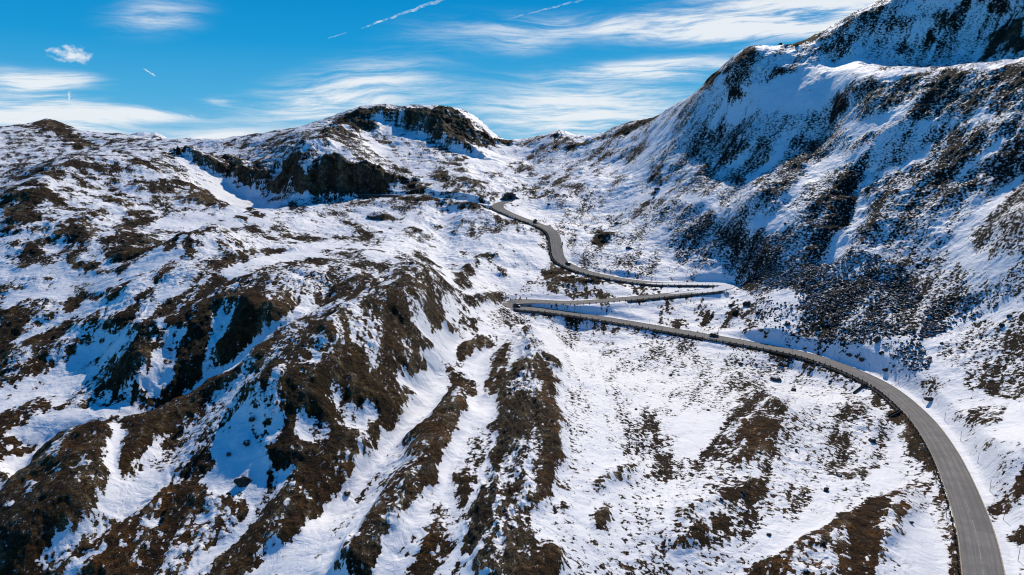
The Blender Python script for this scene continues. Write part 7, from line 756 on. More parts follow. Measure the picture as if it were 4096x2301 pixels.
O_['scree'] = [[[[128.9,384.7],[135,362.1],[140.6,336.5],[139.4,313.1],[124.2,302.4],[135.9,290.2],[145.1,272.5],[154.9,266.4],[168.9,278.8],[181.8,294.4],[187.9,323.9],[176.4,341.6],[154.8,364.2],[137.7,377.6]],0.55],[[[124.5,458],[139.6,417.7],[151.5,387.6],[163.5,356],[151.3,336],[138.8,361],[131.7,388.4],[127.6,406.7],[108.4,420.4]],0.25],[[[174.1,280.6],[185,285.1],[197.6,271.8],[199.1,259.6],[196.1,254.6],[188,262.9],[175.5,264],[160.1,258.1]],0.12],[[[129.1,356.9],[134.8,337.5],[136.4,312.5],[127.2,300.4],[119.1,306.6],[119.2,324.1]],0.03],[[[150.4,266.9],[163.2,268.3],[156.5,242],[149.8,238.9],[148.1,254.1]],0.05]]
O_['portal'] = [-1.77,577,100]
O_['portal_turn'] = 0.03
O_['signs'] = [[33.5,450.1,0.9,2.3,0.3,0.5,'tall dark blue information board right of the upper road','navy'],[-0.81,358.9,0.7,0.7,1,0.2,'dark sign on a post left of the left hairpin','dark'],[4.5,359.4,0.55,0.7,0.9,0,'second dark sign on a post at the back of the left hairpin','dark'],[124.1,378.5,0.7,0.8,1,-0.3,'dark sign on a post outside the right hairpin','dark'],[111.2,369.2,0.9,0.7,1.6,0,'dark sign on a tall post at the inner end of the right hairpin','dark'],[74,379,1.3,1.1,0.2,0.1,'squat dark marker board on the slope between the hairpin legs','dark']]
O_['posts'] = [[28.3,523.7,1.6,'tallest wooden post of the short row in the snow near the upper road'],[29.9,525.5,1.2,'wooden post next right of the tallest one in the short row'],[30.8,527.1,1.4,'rightmost wooden post of the short row beside a dark tuft'],[24.8,519.6,1.1,'wooden post standing apart left of the short row'],[-19.1,553.8,1.5,'wooden post at the end of the old snowy road']]
O_['troughs'] = [[[130.7,215.9],[126,213.7],0.55,'dark drain trough on the brown bank below the near bend, with light grey rim'],[[134.3,245.1],[128.7,242.9],0.45,'dark drain trough below the far start of the bend'],[[122.5,283.9],[119.7,282.6],0.45,'pair of dark drain rails below the lower road, left of the bend'],[[8.1,490.6],[4.2,476.1],0.45,'dark drain trough down the shaded bank below the upper road']]
O_['cars'] = [[[97.6,315],-1.2,-1,[0.006,0.007,0.009],4.4,1.85,1.55,'suv',0,'black car driving on the lower road, right of the hairpins'],[[2.36,348.3],0.8,-1,[0.008,0.014,0.02],4.3,1.8,1.5,'suv',[0.3,0.34,0.38],'dark car with a pale roof box turning in the left hairpin'],[[31.7,417.5],-0.8,1,[0.012,0.03,0.035],3.9,1.75,1.45,'suv',0,'small dark teal car with bright glints on the curve of the upper road'],[[18.4,501.3],-1.6,-1,[0.006,0.008,0.009],5.2,2,2.15,'suv',[0.02,0.02,0.02],'black van with a roof rack on the upper road near the tunnel']]
O_['walkers'] = [[-79.7,851.9,0.3,'person in dark clothes, left of two walkers on the summit rim'],[-78.1,852.2,2.6,'person in dark clothes, right of two walkers on the summit rim']]
O_['ridge_pole'] = [197,601,4.2]
O_['trails'] = [[[-3301.4,15655.7,2502.2],[-1533.8,16729.8,3328.4],14,40,0.45,'long white vapour trail slanting up to the top edge, left of centre'],[[-7347,14213.5,1544.3],[-7158.3,14309.4,1400.9],10,17,0.55,'short bright vapour trail in the blue above the left hills'],[[-8497.6,13556.9,800.6],[-8479.8,13568.1,1066.1],6,24,0.35,'short upright vapour trail hanging below the far left cloud streak'],[[-6663,14546.7,657.4],[-6572,14588,602.9],6,10,0.5,'tiny vapour trail low over the left skyline'],[[-158.1,15999.2,2744.9],[1705.7,16713.2,3316.6],10,24,0.28,'faint vapour trail to the right of the long one'],[[-4003.3,15491.1,2275.2],[-3509.6,15610.3,2438.4],11,12,0.16,'very faint vapour trail below the end of the long one']]
O_['wall_foot'] = [134.2,216.1]
O_['track_side'] = 1

_t0 = time.time()
S = bpy.context.scene
G = build(D, 1.0)
def link(o): S.collection.objects.link(o); return o
def grid_mesh(name, X, Y, Z, attrs, flip=False):
    nr, nc = X.shape
    me = bpy.data.meshes.new(name)
    co = np.stack([X, Y, Z], -1).reshape(-1, 3).astype(np.float32)
    idx = np.arange(nr*nc, dtype=np.int32).reshape(nr, nc)
    q = np.stack([idx[:-1, :-1], idx[:-1, 1:], idx[1:, 1:], idx[1:, :-1]], -1)
    if flip: q = q[..., ::-1]
    q = np.ascontiguousarray(q).reshape(-1); nf = (nr-1)*(nc-1)
    me.vertices.add(nr*nc); me.vertices.foreach_set('co', co.ravel())
    me.loops.add(nf*4); me.loops.foreach_set('vertex_index', q)
    me.polygons.add(nf); me.polygons.foreach_set('loop_start', np.arange(0, nf*4, 4, dtype=np.int32))
    me.polygons.foreach_set('use_smooth', np.ones(nf, bool))
    for k, a in attrs.items():
        at = me.attributes.new(k, 'FLOAT', 'POINT'); at.data.foreach_set('value', np.ascontiguousarray(a, dtype=np.float32).ravel())
    me.update(); return me
def gz(x, y):
    """ground height at a map position"""
    t = math.atan2(x, y); l = math.log(max(math.hypot(x, y), 71.))
    j = float(np.interp(t, G['th'], np.arange(len(G['th'])))); i = float(np.interp(l, G['lr'], np.arange(len(G['lr']))))
    i0 = min(int(i), len(G['lr'])-2); j0 = min(int(j), len(G['th'])-2); a = i-i0; b = j-j0; Z = G['Z']
    return float(Z[i0, j0]*(1-a)*(1-b)+Z[i0+1, j0]*a*(1-b)+Z[i0, j0+1]*(1-a)*b+Z[i0+1, j0+1]*a*b)
def tag(o, label, cat, group=None, kind=None):
    o['label'] = label; o['category'] = cat
    if group: o['group'] = group
    if kind: o['kind'] = kind
    return o
def struct(o): o['kind'] = 'structure'; return o
def empty(name, loc, rz=0.0):
    o = bpy.data.objects.new(name, None); link(o); o.location = loc; o.rotation_euler = (0, 0, rz); o.empty_display_size = .5; return o
def obj(name, bm, mat, parent=None, smooth=False):
    me = bpy.data.meshes.new(name); bmesh.ops.recalc_face_normals(bm, faces=bm.faces); bm.to_mesh(me); bm.free()
    if smooth: me.polygons.foreach_set('use_smooth', [True]*len(me.polygons))
    for k in (mat if isinstance(mat, (list, tuple)) else [mat]): me.materials.append(k)
    o = link(bpy.data.objects.new(name, me))
    if parent is not None: o.parent = parent
    return o
def box_(bm, c, s, rz=0.0, bev=0.0):
    r = bmesh.ops.create_cube(bm, size=1.0); vs = r['verts']
    M = Matrix.Translation(c) @ Matrix.Rotation(rz, 4, 'Z') @ Matrix.Diagonal((s[0], s[1], s[2], 1))
    bmesh.ops.transform(bm, matrix=M, verts=vs)
    if bev:
        es = list({e for v in vs for e in v.link_edges}); bmesh.ops.bevel(bm, geom=es, offset=bev, segments=2, affect='EDGES', profile=.6)
    return vs
def cyl_(bm, p0, p1, r0, r1=None, n=8):
    p0, p1 = Vector(p0), Vector(p1); d = p1-p0; r1 = r0 if r1 is None else r1
    r = bmesh.ops.create_cone(bm, cap_ends=True, segments=n, radius1=r0, radius2=r1, depth=d.length)
    M = Matrix.Translation((p0+p1)/2) @ d.to_track_quat('Z', 'Y').to_matrix().to_4x4()
    bmesh.ops.transform(bm, matrix=M, verts=r['verts']); return r['verts']
def prism_(bm, prof, y0, y1):
    """profile in xz pushed along y"""
    a = [bm.verts.new((x, y0, z)) for x, z in prof]; b = [bm.verts.new((x, y1, z)) for x, z in prof]; n = len(prof)
    bm.faces.new(a); bm.faces.new(b[::-1])
    for i in range(n): bm.faces.new((a[i], b[i], b[(i+1) % n], a[(i+1) % n]))
def copy_tree(o, parent=None):
    c = o.copy(); link(c)
    if parent is not None: c.parent = parent
    for ch in list(o.children): copy_tree(ch, c)
    return c

# ------------------------------------------------------------------ setting
me = grid_mesh('ground', G['X'], G['Y'], G['Z'], dict(bare_level=G['L'], edge_noise=G['A'], rock=G['K'], ochre=G['O'], streak=G['SK'], scrub=G['SC'])); me.materials.append(mat_ground())
struct(link(bpy.data.objects.new('ground', me)))
HW = D['road_hw']
rl = spline(D['road'], 1.2); seg = np.hypot(*np.diff(rl[:, :2], axis=0).T); along = np.r_[0, np.cumsum(seg)]
t = np.gradient(rl[:, :2], axis=0); t /= np.hypot(t[:, 0], t[:, 1])[:, None]
for _ in range(3): t[1:-1] = (t[:-2]+t[1:-1]*2+t[2:])/4
t /= np.hypot(t[:, 0], t[:, 1])[:, None]; nrm = np.stack([-t[:, 1], t[:, 0]], 1)
wid = np.full(len(rl), HW)
for x, y, r, add in O_['widen']: wid += add*np.exp(-((rl[:, 0]-x)**2+(rl[:, 1]-y)**2)/r**2)
def ribbon(w, dz, sel=slice(None)):
    w = np.asarray(w, float); off = wid[sel][:, None]*w[None] if w.max() <= 1.0001 else w
    return rl[sel, 0][:, None]+nrm[sel, 0][:, None]*off, rl[sel, 1][:, None]+nrm[sel, 1][:, None]*off, np.repeat(rl[sel, 2][:, None]+dz, len(w), 1)
snowy = np.zeros(len(rl))
for x, y, r, a in O_['snow_on_road']: snowy += a*np.exp(-((rl[:, 0]-x)**2+(rl[:, 1]-y)**2)/r**2)
cr = np.linspace(-1, 1, 17)
X, Y, Z = ribbon(cr, .0); Z = Z+.05*(1-cr**2)[None]
me = grid_mesh('road', X, Y, Z, dict(across=np.repeat(cr[None], len(rl), 0), along=np.repeat(along[:, None], 17, 1), snowy=np.repeat(snowy[:, None], 17, 1)*(.75+.25*np.sign(cr))[None]), True)
me.materials.append(mat_asphalt()); struct(link(bpy.data.objects.new('road', me)))
# kerb lines and centre dashes
PALE = simple('pale_concrete', (.36, .32, .26), .85, .2, .3, 1.5); WORN = simple('worn_road_paint', (.30, .29, .28), .8, .2, .35, 3.0)
def strip_mesh(parts, name, mat, thick=0.0):
    bm = bmesh.new()
    for X, Y, Z in parts:
        rows = [[bm.verts.new((X[i, j], Y[i, j], Z[i, j])) for j in range(X.shape[1])] for i in range(X.shape[0])]
        for i in range(len(rows)-1):
            for j in range(X.shape[1]-1): bm.faces.new((rows[i][j], rows[i][j+1], rows[i+1][j+1], rows[i+1][j]))
    return obj(name, bm, mat)
parts = []
for sgn in (-1, 1):
    a = ribbon(np.array([1.0, 1.0]), 0)[0]
    o0 = sgn*(wid+.02); o1 = sgn*(wid+.24)
    prof = [(o0, -.05), (o0, .10), (o1, .10), (o1, -.30)]
    parts.append((np.stack([rl[:, 0]+nrm[:, 0]*o for o, _ in prof], 1), np.stack([rl[:, 1]+nrm[:, 1]*o for o, _ in prof], 1), np.stack([rl[:, 2]+z for _, z in prof], 1)))
struct(strip_mesh(parts, 'road_kerb', PALE))
parts = []; i = 4
while i < len(rl)-6:
    sl = slice(i, i+7); w = .06
    parts.append((rl[sl, 0][:, None]+nrm[sl, 0][:, None]*np.array([-w, w]), rl[sl, 1][:, None]+nrm[sl, 1][:, None]*np.array([-w, w]), np.repeat(rl[sl, 2][:, None]+.056, 2, 1))); i += 10
struct(strip_mesh(parts, 'road_markings', WORN))

# distant mountains beyond the left skyline
def far_range(name, prof, rr, base, seed):
    th = np.array([p[0] for p in prof]); hh = np.array([p[1] for p in prof])
    ta = np.linspace(th[0], th[-1], 260); h = np.interp(ta, th, hh)
    ra = np.linspace(rr*.86, rr*1.08, 60); k = (1-np.abs(np.linspace(-1, .57, 60))**1.1)
    X = ra[:, None]*np.sin(ta); Y = ra[:, None]*np.cos(ta)
    Z = base+(CAMZ+h*rr-base)[None]*k[:, None]
    Z += (fbm(X, Y, 700., 5, .55, seed)*60*np.sin(np.clip(k, 0, 1)*3.14)[:, None]); Z = np.where(k[:, None] > .97, np.minimum(Z, CAMZ+h[None]*rr), Z)
    B = fbm(X, Y, 260., 5, .7, seed+1)*.35-.05
    me = grid_mesh(name, X, Y, Z, dict(bare_level=B, edge_noise=np.full_like(B, .1), rock=np.ones_like(B), ochre=np.zeros_like(B), streak=np.zeros_like(B), scrub=np.zeros_like(B)), False)
    me.materials.append(bpy.data.materials['snowy_heath']); return struct(link(bpy.data.objects.new(name, me)))
for k, (prof, rr) in enumerate(O_['far']): far_range('distant_mountains', prof, rr, -200., 31+k)

# ------------------------------------------------------------------ rocks
ROCK = mat_rock()
def rock_mesh(seed, sub=3, flat=.7, chop=5):
    rnd = random.Random(seed); bm = bmesh.new(); bmesh.ops.create_icosphere(bm, subdivisions=sub, radius=.5)
    planes = []
    for _ in range(chop):
        n = Vector((rnd.uniform(-1, 1), rnd.uniform(-1, 1), rnd.uniform(-.5, 1))).normalized(); planes.append((n, rnd.uniform(.24, .40)))
    sx, sy = rnd.uniform(.8, 1.1), rnd.uniform(.65, .95)
    from mathutils import noise as mn
    for v in bm.verts:
        p = v.co.copy()
        for n, d in planes:
            e = p.dot(n)-d
            if e > 0: p -= n*e*.92
        p += p.normalized()*(mn.fractal(p*2.2+Vector((seed*3.1, 0, 0)), 1.0, 2.0, 4)*.09)
        v.co = Vector((p.x*sx, p.y*sy, p.z*flat))
    me = bpy.data.meshes.new('boulder'); bm.to_mesh(me); bm.free(); me.materials.append(ROCK); return me
RM = [rock_mesh(s) for s in range(9)]
rnd = random.Random(5)
def boulder(x, y, size, label, group=None, mesh=None, sx=1.0, rz=None, sink=.12, name='boulder', tall=1.0):
    me = mesh or RM[rnd.randrange(9)]
    o = link(bpy.data.objects.new(name, me)); o.location = (x, y, gz(x, y)+size*(.27*tall-sink)); o.scale = (size*sx, size, size*tall)
    o.rotation_euler = (rnd.uniform(-.2, .2), rnd.uniform(-.2, .2), rnd.uniform(0, 6.28) if rz is None else rz)
    return tag(o, label, 'boulder', group)
for x, y, size, label, group, sx, rz, tall in O_['boulders']:
    boulder(x, y, size, label, group or None, None, sx, None if rz < -9 else rz, .1, 'boulder', tall)
# the rest of the scree: past counting
lv, lf, nv = [], [], 0
base_v = []; 
for s in range(5):
    bm = bmesh.new(); bmesh.ops.create_icosphere(bm, subdivisions=1, radius=.5); r2 = random.Random(90+s)
    for v in bm.verts: v.co = Vector((v.co.x*r2.uniform(.7, 1.25), v.co.y*r2.uniform(.7, 1.25), v.co.z*r2.uniform(.5, .9)))
    bm.verts.index_update(); base_v.append((np.array([v.co[:] for v in bm.verts]), np.array([[v.index for v in f.verts] for f in bm.faces]))); bm.free()
rs = np.random.RandomState(12)
def scatter(polys, n, lo, hi, seed):
    """points inside outlines"""
    r = np.random.RandomState(seed); out = []
    for P, share in polys:
        P = np.array(P); m = int(n*share); k = 0
        while k < m:
            c = r.uniform(P.min(0), P.max(0), (4000, 2)); ins = np.zeros(len(c), bool)
            for i in range(len(P)):
                x0, y0 = P[i]; x1, y1 = P[(i+1) % len(P)]
                if y0 != y1: ins ^= ((y0 > c[:, 1]) != (y1 > c[:, 1])) & (c[:, 0] < (x1-x0)*(c[:, 1]-y0)/(y1-y0)+x0)
            c = c[ins]
            dn = vnoise((c[:, 0]/14).astype(F32), (c[:, 1]/14).astype(F32), 3)*.6+vnoise((c[:, 0]/5).astype(F32), (c[:, 1]/5).astype(F32), 4)*.4
            c = c[dn > r.uniform(.25, .75, len(c))][:m-k]; k += len(c)
            for p in c: out.append((p[0], p[1], lo+(hi-lo)*r.rand()**3))
    return out
for x, y, s in scatter(O_['scree'], 9000, .35, 1.5, 3):
    bv, bf = base_v[rs.randint(5)]; a = rs.rand()*6.28; ca, sa = math.cos(a), math.sin(a)
    v = bv*s; v = np.stack([v[:, 0]*ca-v[:, 1]*sa+x, v[:, 0]*sa+v[:, 1]*ca+y, v[:, 2]+gz(x, y)+s*.18], 1)
    lv.append(v); lf.append(bf+nv); nv += len(v)
me = bpy.data.meshes.new('scree'); me.from_pydata(np.concatenate(lv).tolist(), [], np.concatenate(lf).tolist()); me.materials.append(ROCK)
tag(link(bpy.data.objects.new('scree', me)), 'dark scree of small stones and dwarf shrubs strewn over snow below the shaded slope', 'scree', kind='stuff')
k = 0
for x, y, s in scatter(O_['scree'], 150, 1.2, 2.6, 8):
    boulder(x, y, s, 'dark boulder half sunk in the scree field below the shaded mountainside', 'boulders of the scree field')

# ------------------------------------------------------------------ along the road
STONE = simple('guard_stone_granite', (.075, .066, .056), .9, .15, .45, 3.0)
POLE = simple('weathered_pole', (.16, .12, .085), .8, .2, .2, 3.0); RED = simple('red_band', (.30, .05, .03), .7, .3)
def at_road(s, off):
    x = np.interp(s, along, rl[:, 0]); y = np.interp(s, along, rl[:, 1]); z = np.interp(s, along, rl[:, 2]); w = np.interp(s, along, wid)
    nx = np.interp(s, along, nrm[:, 0]); ny = np.interp(s, along, nrm[:, 1]); o = off+(w if off > 0 else -w)
    return float(x+nx*o), float(y+ny*o), float(z), math.atan2(-nx, ny)
def near_s(x, y): return float(along[np.argmin((rl[:, 0]-x)**2+(rl[:, 1]-y)**2)])
sH, sR, sN = [near_s(*p) for p in O_['road_marks']]     # left hairpin, right hairpin, narrow by the bend under the tunnel
bm = bmesh.new(); box_(bm, (0, 0, .28), (.44, .40, .86), 0, .09)
for v in bm.verts:
    if v.co.z > .3: v.co.x *= .8; v.co.y *= .78
    v.co += Vector((math.sin(v.co.y*17+v.co.z*9)*.02, math.sin(v.co.x*15+v.co.z*7)*.02, 0))
gs = bpy.data.meshes.new('guard_stone'); bm.to_mesh(gs); bm.free(); gs.materials.append(STONE)
def guard_row(s0, s1, off, label, group):
    s = s0
    while s < s1:
        x, y, z, a = at_road(s, off); o = link(bpy.data.objects.new('guard_stone', gs)); o.location = (x, y, z-.03); o.rotation_euler = (0, 0, a+rnd.uniform(-.2, .2))
        k = rnd.uniform(.85, 1.15); o.scale = (k, k, rnd.uniform(.85, 1.15)); tag(o, label, 'guard stone', group); s += 3.3+rnd.uniform(-.3, .3)
guard_row(near_s(*O_['frame_foot']), sH+12, .75, 'dark guard stone on the valley edge of the lower road', 'guard stones of the lower road')
guard_row(sH+22, sR-4, -.75, 'dark guard stone on the near edge of the road between the two hairpins', 'guard stones of the middle road')
guard_row(sR+6, sN, .75, 'dark guard stone on the valley edge of the upper road towards the tunnel', 'guard stones of the upper road')
WALL = simple('dry_stone_wall', (.085, .072, .060), .95, .1, .6, 1.2)
def wall_line(P, z_top, z_bot, thick, side, label):
    P = np.array(P); tt = np.gradient(P[:, :2], axis=0); tt /= np.hypot(tt[:, 0], tt[:, 1])[:, None]; nn = np.stack([-tt[:, 1], tt[:, 0]], 1)*side
    prof = [(0, z_bot), (0, z_top), (thick, z_top), (thick+.12, z_bot)]; bm = bmesh.new()
    rows = [[bm.verts.new((P[i, 0]+nn[i, 0]*o, P[i, 1]+nn[i, 1]*o, P[i, 2]+z+math.sin(i*1.7)*.03)) for o, z in prof] for i in range(len(P))]
    for a, b in zip(rows, rows[1:]):
        for k in range(3): bm.faces.new((a[k], a[k+1], b[k+1], b[k]))
    bm.faces.new(rows[0]); bm.faces.new(rows[-1][::-1]); o = obj('retaining_wall', bm, WALL); return tag(o, label, 'retaining wall')
def road_wall(s0, s1, side, label):
    P = [];  s = s0
    while s < s1:
        x, y, z, a = at_road(s, side*1.22); P.append((x, y, z)); s += 2.
    wall_line(P, -.10, -1.5, .35, side, label)
road_wall(near_s(*O_['wall_foot']), sH-6, 1, 'dark stone retaining wall under the valley edge of the lower road')
road_wall(sH+(sR-sH)*.5, sR-8, -1, 'dark stone retaining wall under the near edge of the right part of the hairpin road')
road_wall(sR+8, sN, 1, 'dark stone retaining wall under the valley edge of the upper road')
tl = spline(D['track'], 3.0); tn = np.gradient(tl[:, :2], axis=0); tn /= np.hypot(tn[:, 0], tn[:, 1])[:, None]
wall_line(np.c_[tl[:, 0]-tn[:, 1]*2.3, tl[:, 1]+tn[:, 0]*2.3, tl[:, 2]][2:], .15, -4.2, .6, O_['track_side'], 'long dark retaining wall under the snowy old road left of the tunnel')
bm = bmesh.new(); cyl_(bm, (0, 0, -.4), (0, 0, 2.75), .055, .045, 6); pm = bpy.data.meshes.new('pole'); bm.to_mesh(pm); bm.free(); pm.materials.append(POLE)
bm = bmesh.new(); cyl_(bm, (0, 0, 2.75), (0, 0, 3.1), .05, .045, 6); rm = bpy.data.meshes.new('reflector_band'); bm.to_mesh(rm); bm.free(); rm.materials.append(RED)
def snow_pole(x, y, label, group):
    e = empty('snow_pole', (x, y, gz(x, y)), rnd.uniform(0, 6)); e.rotation_euler = (rnd.uniform(-.04, .04), rnd.uniform(-.04, .04), 0)
    for n, m_ in (('pole', pm), ('reflector_band', rm)):
        o = link(bpy.data.objects.new(n, m_)); o.parent = e
    tag(e, label, 'snow pole', group)
def pole_row(s0, s1, step, off, label, group):
    s = s0
    while s < s1:
        x, y, z, a = at_road(s, off+(.5 if off > 0 else -.5)*rnd.random()); snow_pole(x, y, label, group); s += step*rnd.uniform(.85, 1.15)
f0 = near_s(*O_['frame_foot'])
pole_row(f0+6, sH-30, 17., -2.6, 'thin snow pole standing in the snow on the uphill side of the lower road', 'snow poles uphill of the lower road')
pole_row(f0+14, sH-6, 21., 1.1, 'thin snow pole beside the guard stones of the lower road', 'snow poles on the valley side of the lower road')
pole_row(sH+25, sR-8, 24., -1.1, 'thin snow pole on the near edge of the middle road between hairpins', 'snow poles of the middle road')
pole_row(sH+36, sR-8, 26., 2.0, 'thin snow pole in the snow between the two hairpin legs', 'snow poles inside the hairpin')
pole_row(sR+10, sN, 22., 1.1, 'thin snow pole on the valley edge of the upper road', 'snow poles on the valley side of the upper road')
pole_row(sR+20, sN+20, 26., -2.2, 'thin snow pole on the hill side of the upper road', 'snow poles on the hill side of the upper road')

# ------------------------------------------------------------------ tunnel portal
px_, py_, pz_ = O_['portal']; pa = math.atan2(-px_, py_)
port = tag(empty('tunnel_portal', (px_, py_, pz_), pa+O_['portal_turn']), 'dark stepped stone tunnel portal with a round arch at the head of the road', 'tunnel portal')
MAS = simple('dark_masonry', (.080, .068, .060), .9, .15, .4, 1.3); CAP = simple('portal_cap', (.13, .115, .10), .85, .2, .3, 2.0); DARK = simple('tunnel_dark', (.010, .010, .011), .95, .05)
def arch_face(bm, x0, x1, z1, w, zs, y):
    """wall with an arched opening, front at y=0, back at y"""
    n = 18; arc = [(-w*math.cos(math.pi*i/n), zs+w*math.sin(math.pi*i/n)) for i in range(n+1)]
    inner = [(-w, 0)]+arc+[(w, 0)]; top = []
    for i in range(len(inner)):
        k = i/(len(inner)-1); x = x0+(x1-x0)*min(1, max(0, (k-.10)/.8)); z = z1 if .10 <= k <= .9 else z1*(k/.10 if k < .1 else (1-k)/.1); top.append((x0 if k < .1 else x1 if k > .9 else x, z))
    fi = [bm.verts.new((x, 0, z)) for x, z in inner]; fo = [bm.verts.new((x, 0, z)) for x, z in top]
    bi = [bm.verts.new((x, y, z)) for x, z in inner]; bo = [bm.verts.new((x, y, z)) for x, z in top]
    for i in range(len(inner)-1):
        bm.faces.new((fi[i], fi[i+1], fo[i+1], fo[i])); bm.faces.new((bi[i], bo[i], bo[i+1], bi[i+1]))
        bm.faces.new((fo[i], fo[i+1], bo[i+1], bo[i])); bm.faces.new((fi[i], bi[i], bi[i+1], fi[i+1]))
bm = bmesh.new(); arch_face(bm, -3.0, 3.0, 6.5, 2.35, 2.35, 1.6); obj('facade', bm, MAS, port)
for sx in (-1, 1):
    bm = bmesh.new(); prism_(bm, [(sx*3.01, -.6), (sx*4.95, -.6), (sx*4.95, 5.35), (sx*3.01, 5.35)], .12, 1.7); obj('wing_wall', bm, MAS, port)
    bm = bmesh.new(); box_(bm, (sx*4.02, .78, 5.50), (2.2, 1.9, .28), 0, .05); obj('wing_cap', bm, CAP, port)
    bm = bmesh.new(); prism_(bm, [(sx*5.0, -.8), (sx*9.2, -.8), (sx*9.2, .8), (sx*5.0, 3.6)], .5, 1.2); obj('retaining_wall', bm, MAS, port)
    bm = bmesh.new(); box_(bm, (sx*3.9, .03, 4.0), (.5, .18, .5), 0, .04); obj('lamp', bm, CAP, port)
bm = bmesh.new(); box_(bm, (0, .7, 6.66), (6.5, 1.95, .32), 0, .05); obj('parapet_cap', bm, CAP, port)
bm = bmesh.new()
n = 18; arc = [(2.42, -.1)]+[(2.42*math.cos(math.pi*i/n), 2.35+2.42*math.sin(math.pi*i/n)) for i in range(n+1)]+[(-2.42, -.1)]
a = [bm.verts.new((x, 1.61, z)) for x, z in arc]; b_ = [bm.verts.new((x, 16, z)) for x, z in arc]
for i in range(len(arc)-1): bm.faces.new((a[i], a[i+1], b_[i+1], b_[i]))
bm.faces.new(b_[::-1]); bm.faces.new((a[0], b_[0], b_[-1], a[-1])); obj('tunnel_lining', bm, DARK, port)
sg = tag(empty('road_sign', (px_+1.0, py_, pz_)), 'small blue sign board at the right of the tunnel mouth', 'road sign'); sg.matrix_world = port.matrix_world.copy() if False else Matrix.Translation((px_, py_, pz_)) @ Matrix.Rotation(pa+O_['portal_turn'], 4, 'Z') @ Matrix.Translation((3.1, -.5, 0))
BLUE = simple('blue_plate', (.02, .17, .42), .5, .3); YEL = simple('amber_plate', (.75, .36, .04), .5, .3); GREY = simple('grey_steel', (.2, .2, .2), .5, .4, .1)
bm = bmesh.new(); box_(bm, (0, 0, 2.35), (1.0, .07, 1.5), 0, .02); obj('plate', bm, BLUE, sg); bm = bmesh.new(); cyl_(bm, (0, .08, -.4), (0, .08, 3.0), .05); obj('post', bm, GREY, sg)
sg = tag(empty('road_sign', (0, 0, 0)), 'small amber warning sign at the left of the tunnel mouth', 'road sign'); sg.matrix_world = Matrix.Translation((px_, py_, pz_)) @ Matrix.Rotation(pa+O_['portal_turn'], 4, 'Z') @ Matrix.Translation((-2.75, -.6, 0))
bm = bmesh.new(); box_(bm, (0, 0, 2.3), (.7, .07, .9), 0, .02); obj('plate', bm, YEL, sg); bm = bmesh.new(); cyl_(bm, (0, .08, -.4), (0, .08, 2.7), .05); obj('post', bm, GREY, sg)

# ------------------------------------------------------------------ signs, posts, troughs
NAVY = simple('dark_blue_board', (.012, .03, .05), .6, .3); PLATE = simple('dark_plate', (.03, .033, .03), .6, .3); WOOD = simple('grey_wood', (.07, .055, .042), .85, .15, .3, 4.0)
for x, y, w, h, z0, rz, label, mk in O_['signs']:
    e = tag(empty('road_sign', (x, y, gz(x, y)), rz), label, 'road sign')
    bm = bmesh.new(); box_(bm, (0, 0, z0+h/2), (w, .08, h), 0, .02); obj('plate', bm, {'navy': NAVY, 'dark': PLATE, 'grey': GREY}[mk], e)
    bm = bmesh.new(); cyl_(bm, (0, .09, -.5), (0, .09, z0+h*.9), .06); obj('post', bm, WOOD, e)
for x, y, h, label in O_['posts']:
    bm = bmesh.new(); cyl_(bm, (0, 0, -.4), (.05, 0, h), .13, .09, 7); cyl_(bm, (0, 0, h*.55), (.3, .05, h*.8), .06, .03, 5)
    o = obj('wooden_post', bm, WOOD); o.location = (x, y, gz(x, y)); tag(o, label, 'post')
CONC = simple('dark_trough', (.035, .032, .03), .8, .2, .3, 2.0)
for (x0, y0), (x1, y1), w, label in O_['troughs']:
    p0 = Vector((x0, y0, gz(x0, y0)+.35)); p1 = Vector((x1, y1, gz(x1, y1)+.30)); L = (p1-p0).length
    bm = bmesh.new(); prism_(bm, [(-w, -.5), (w, -.5), (w, .25), (w*.72, .25), (w*.72, -.15), (-w*.72, -.15), (-w*.72, .25), (-w, .25)], 0, L)
    o = obj('drain_trough', bm, CONC); o.matrix_world = Matrix.Translation(p0) @ (p1-p0).to_track_quat('Y', 'Z').to_matrix().to_4x4(); tag(o, label, 'drain trough')

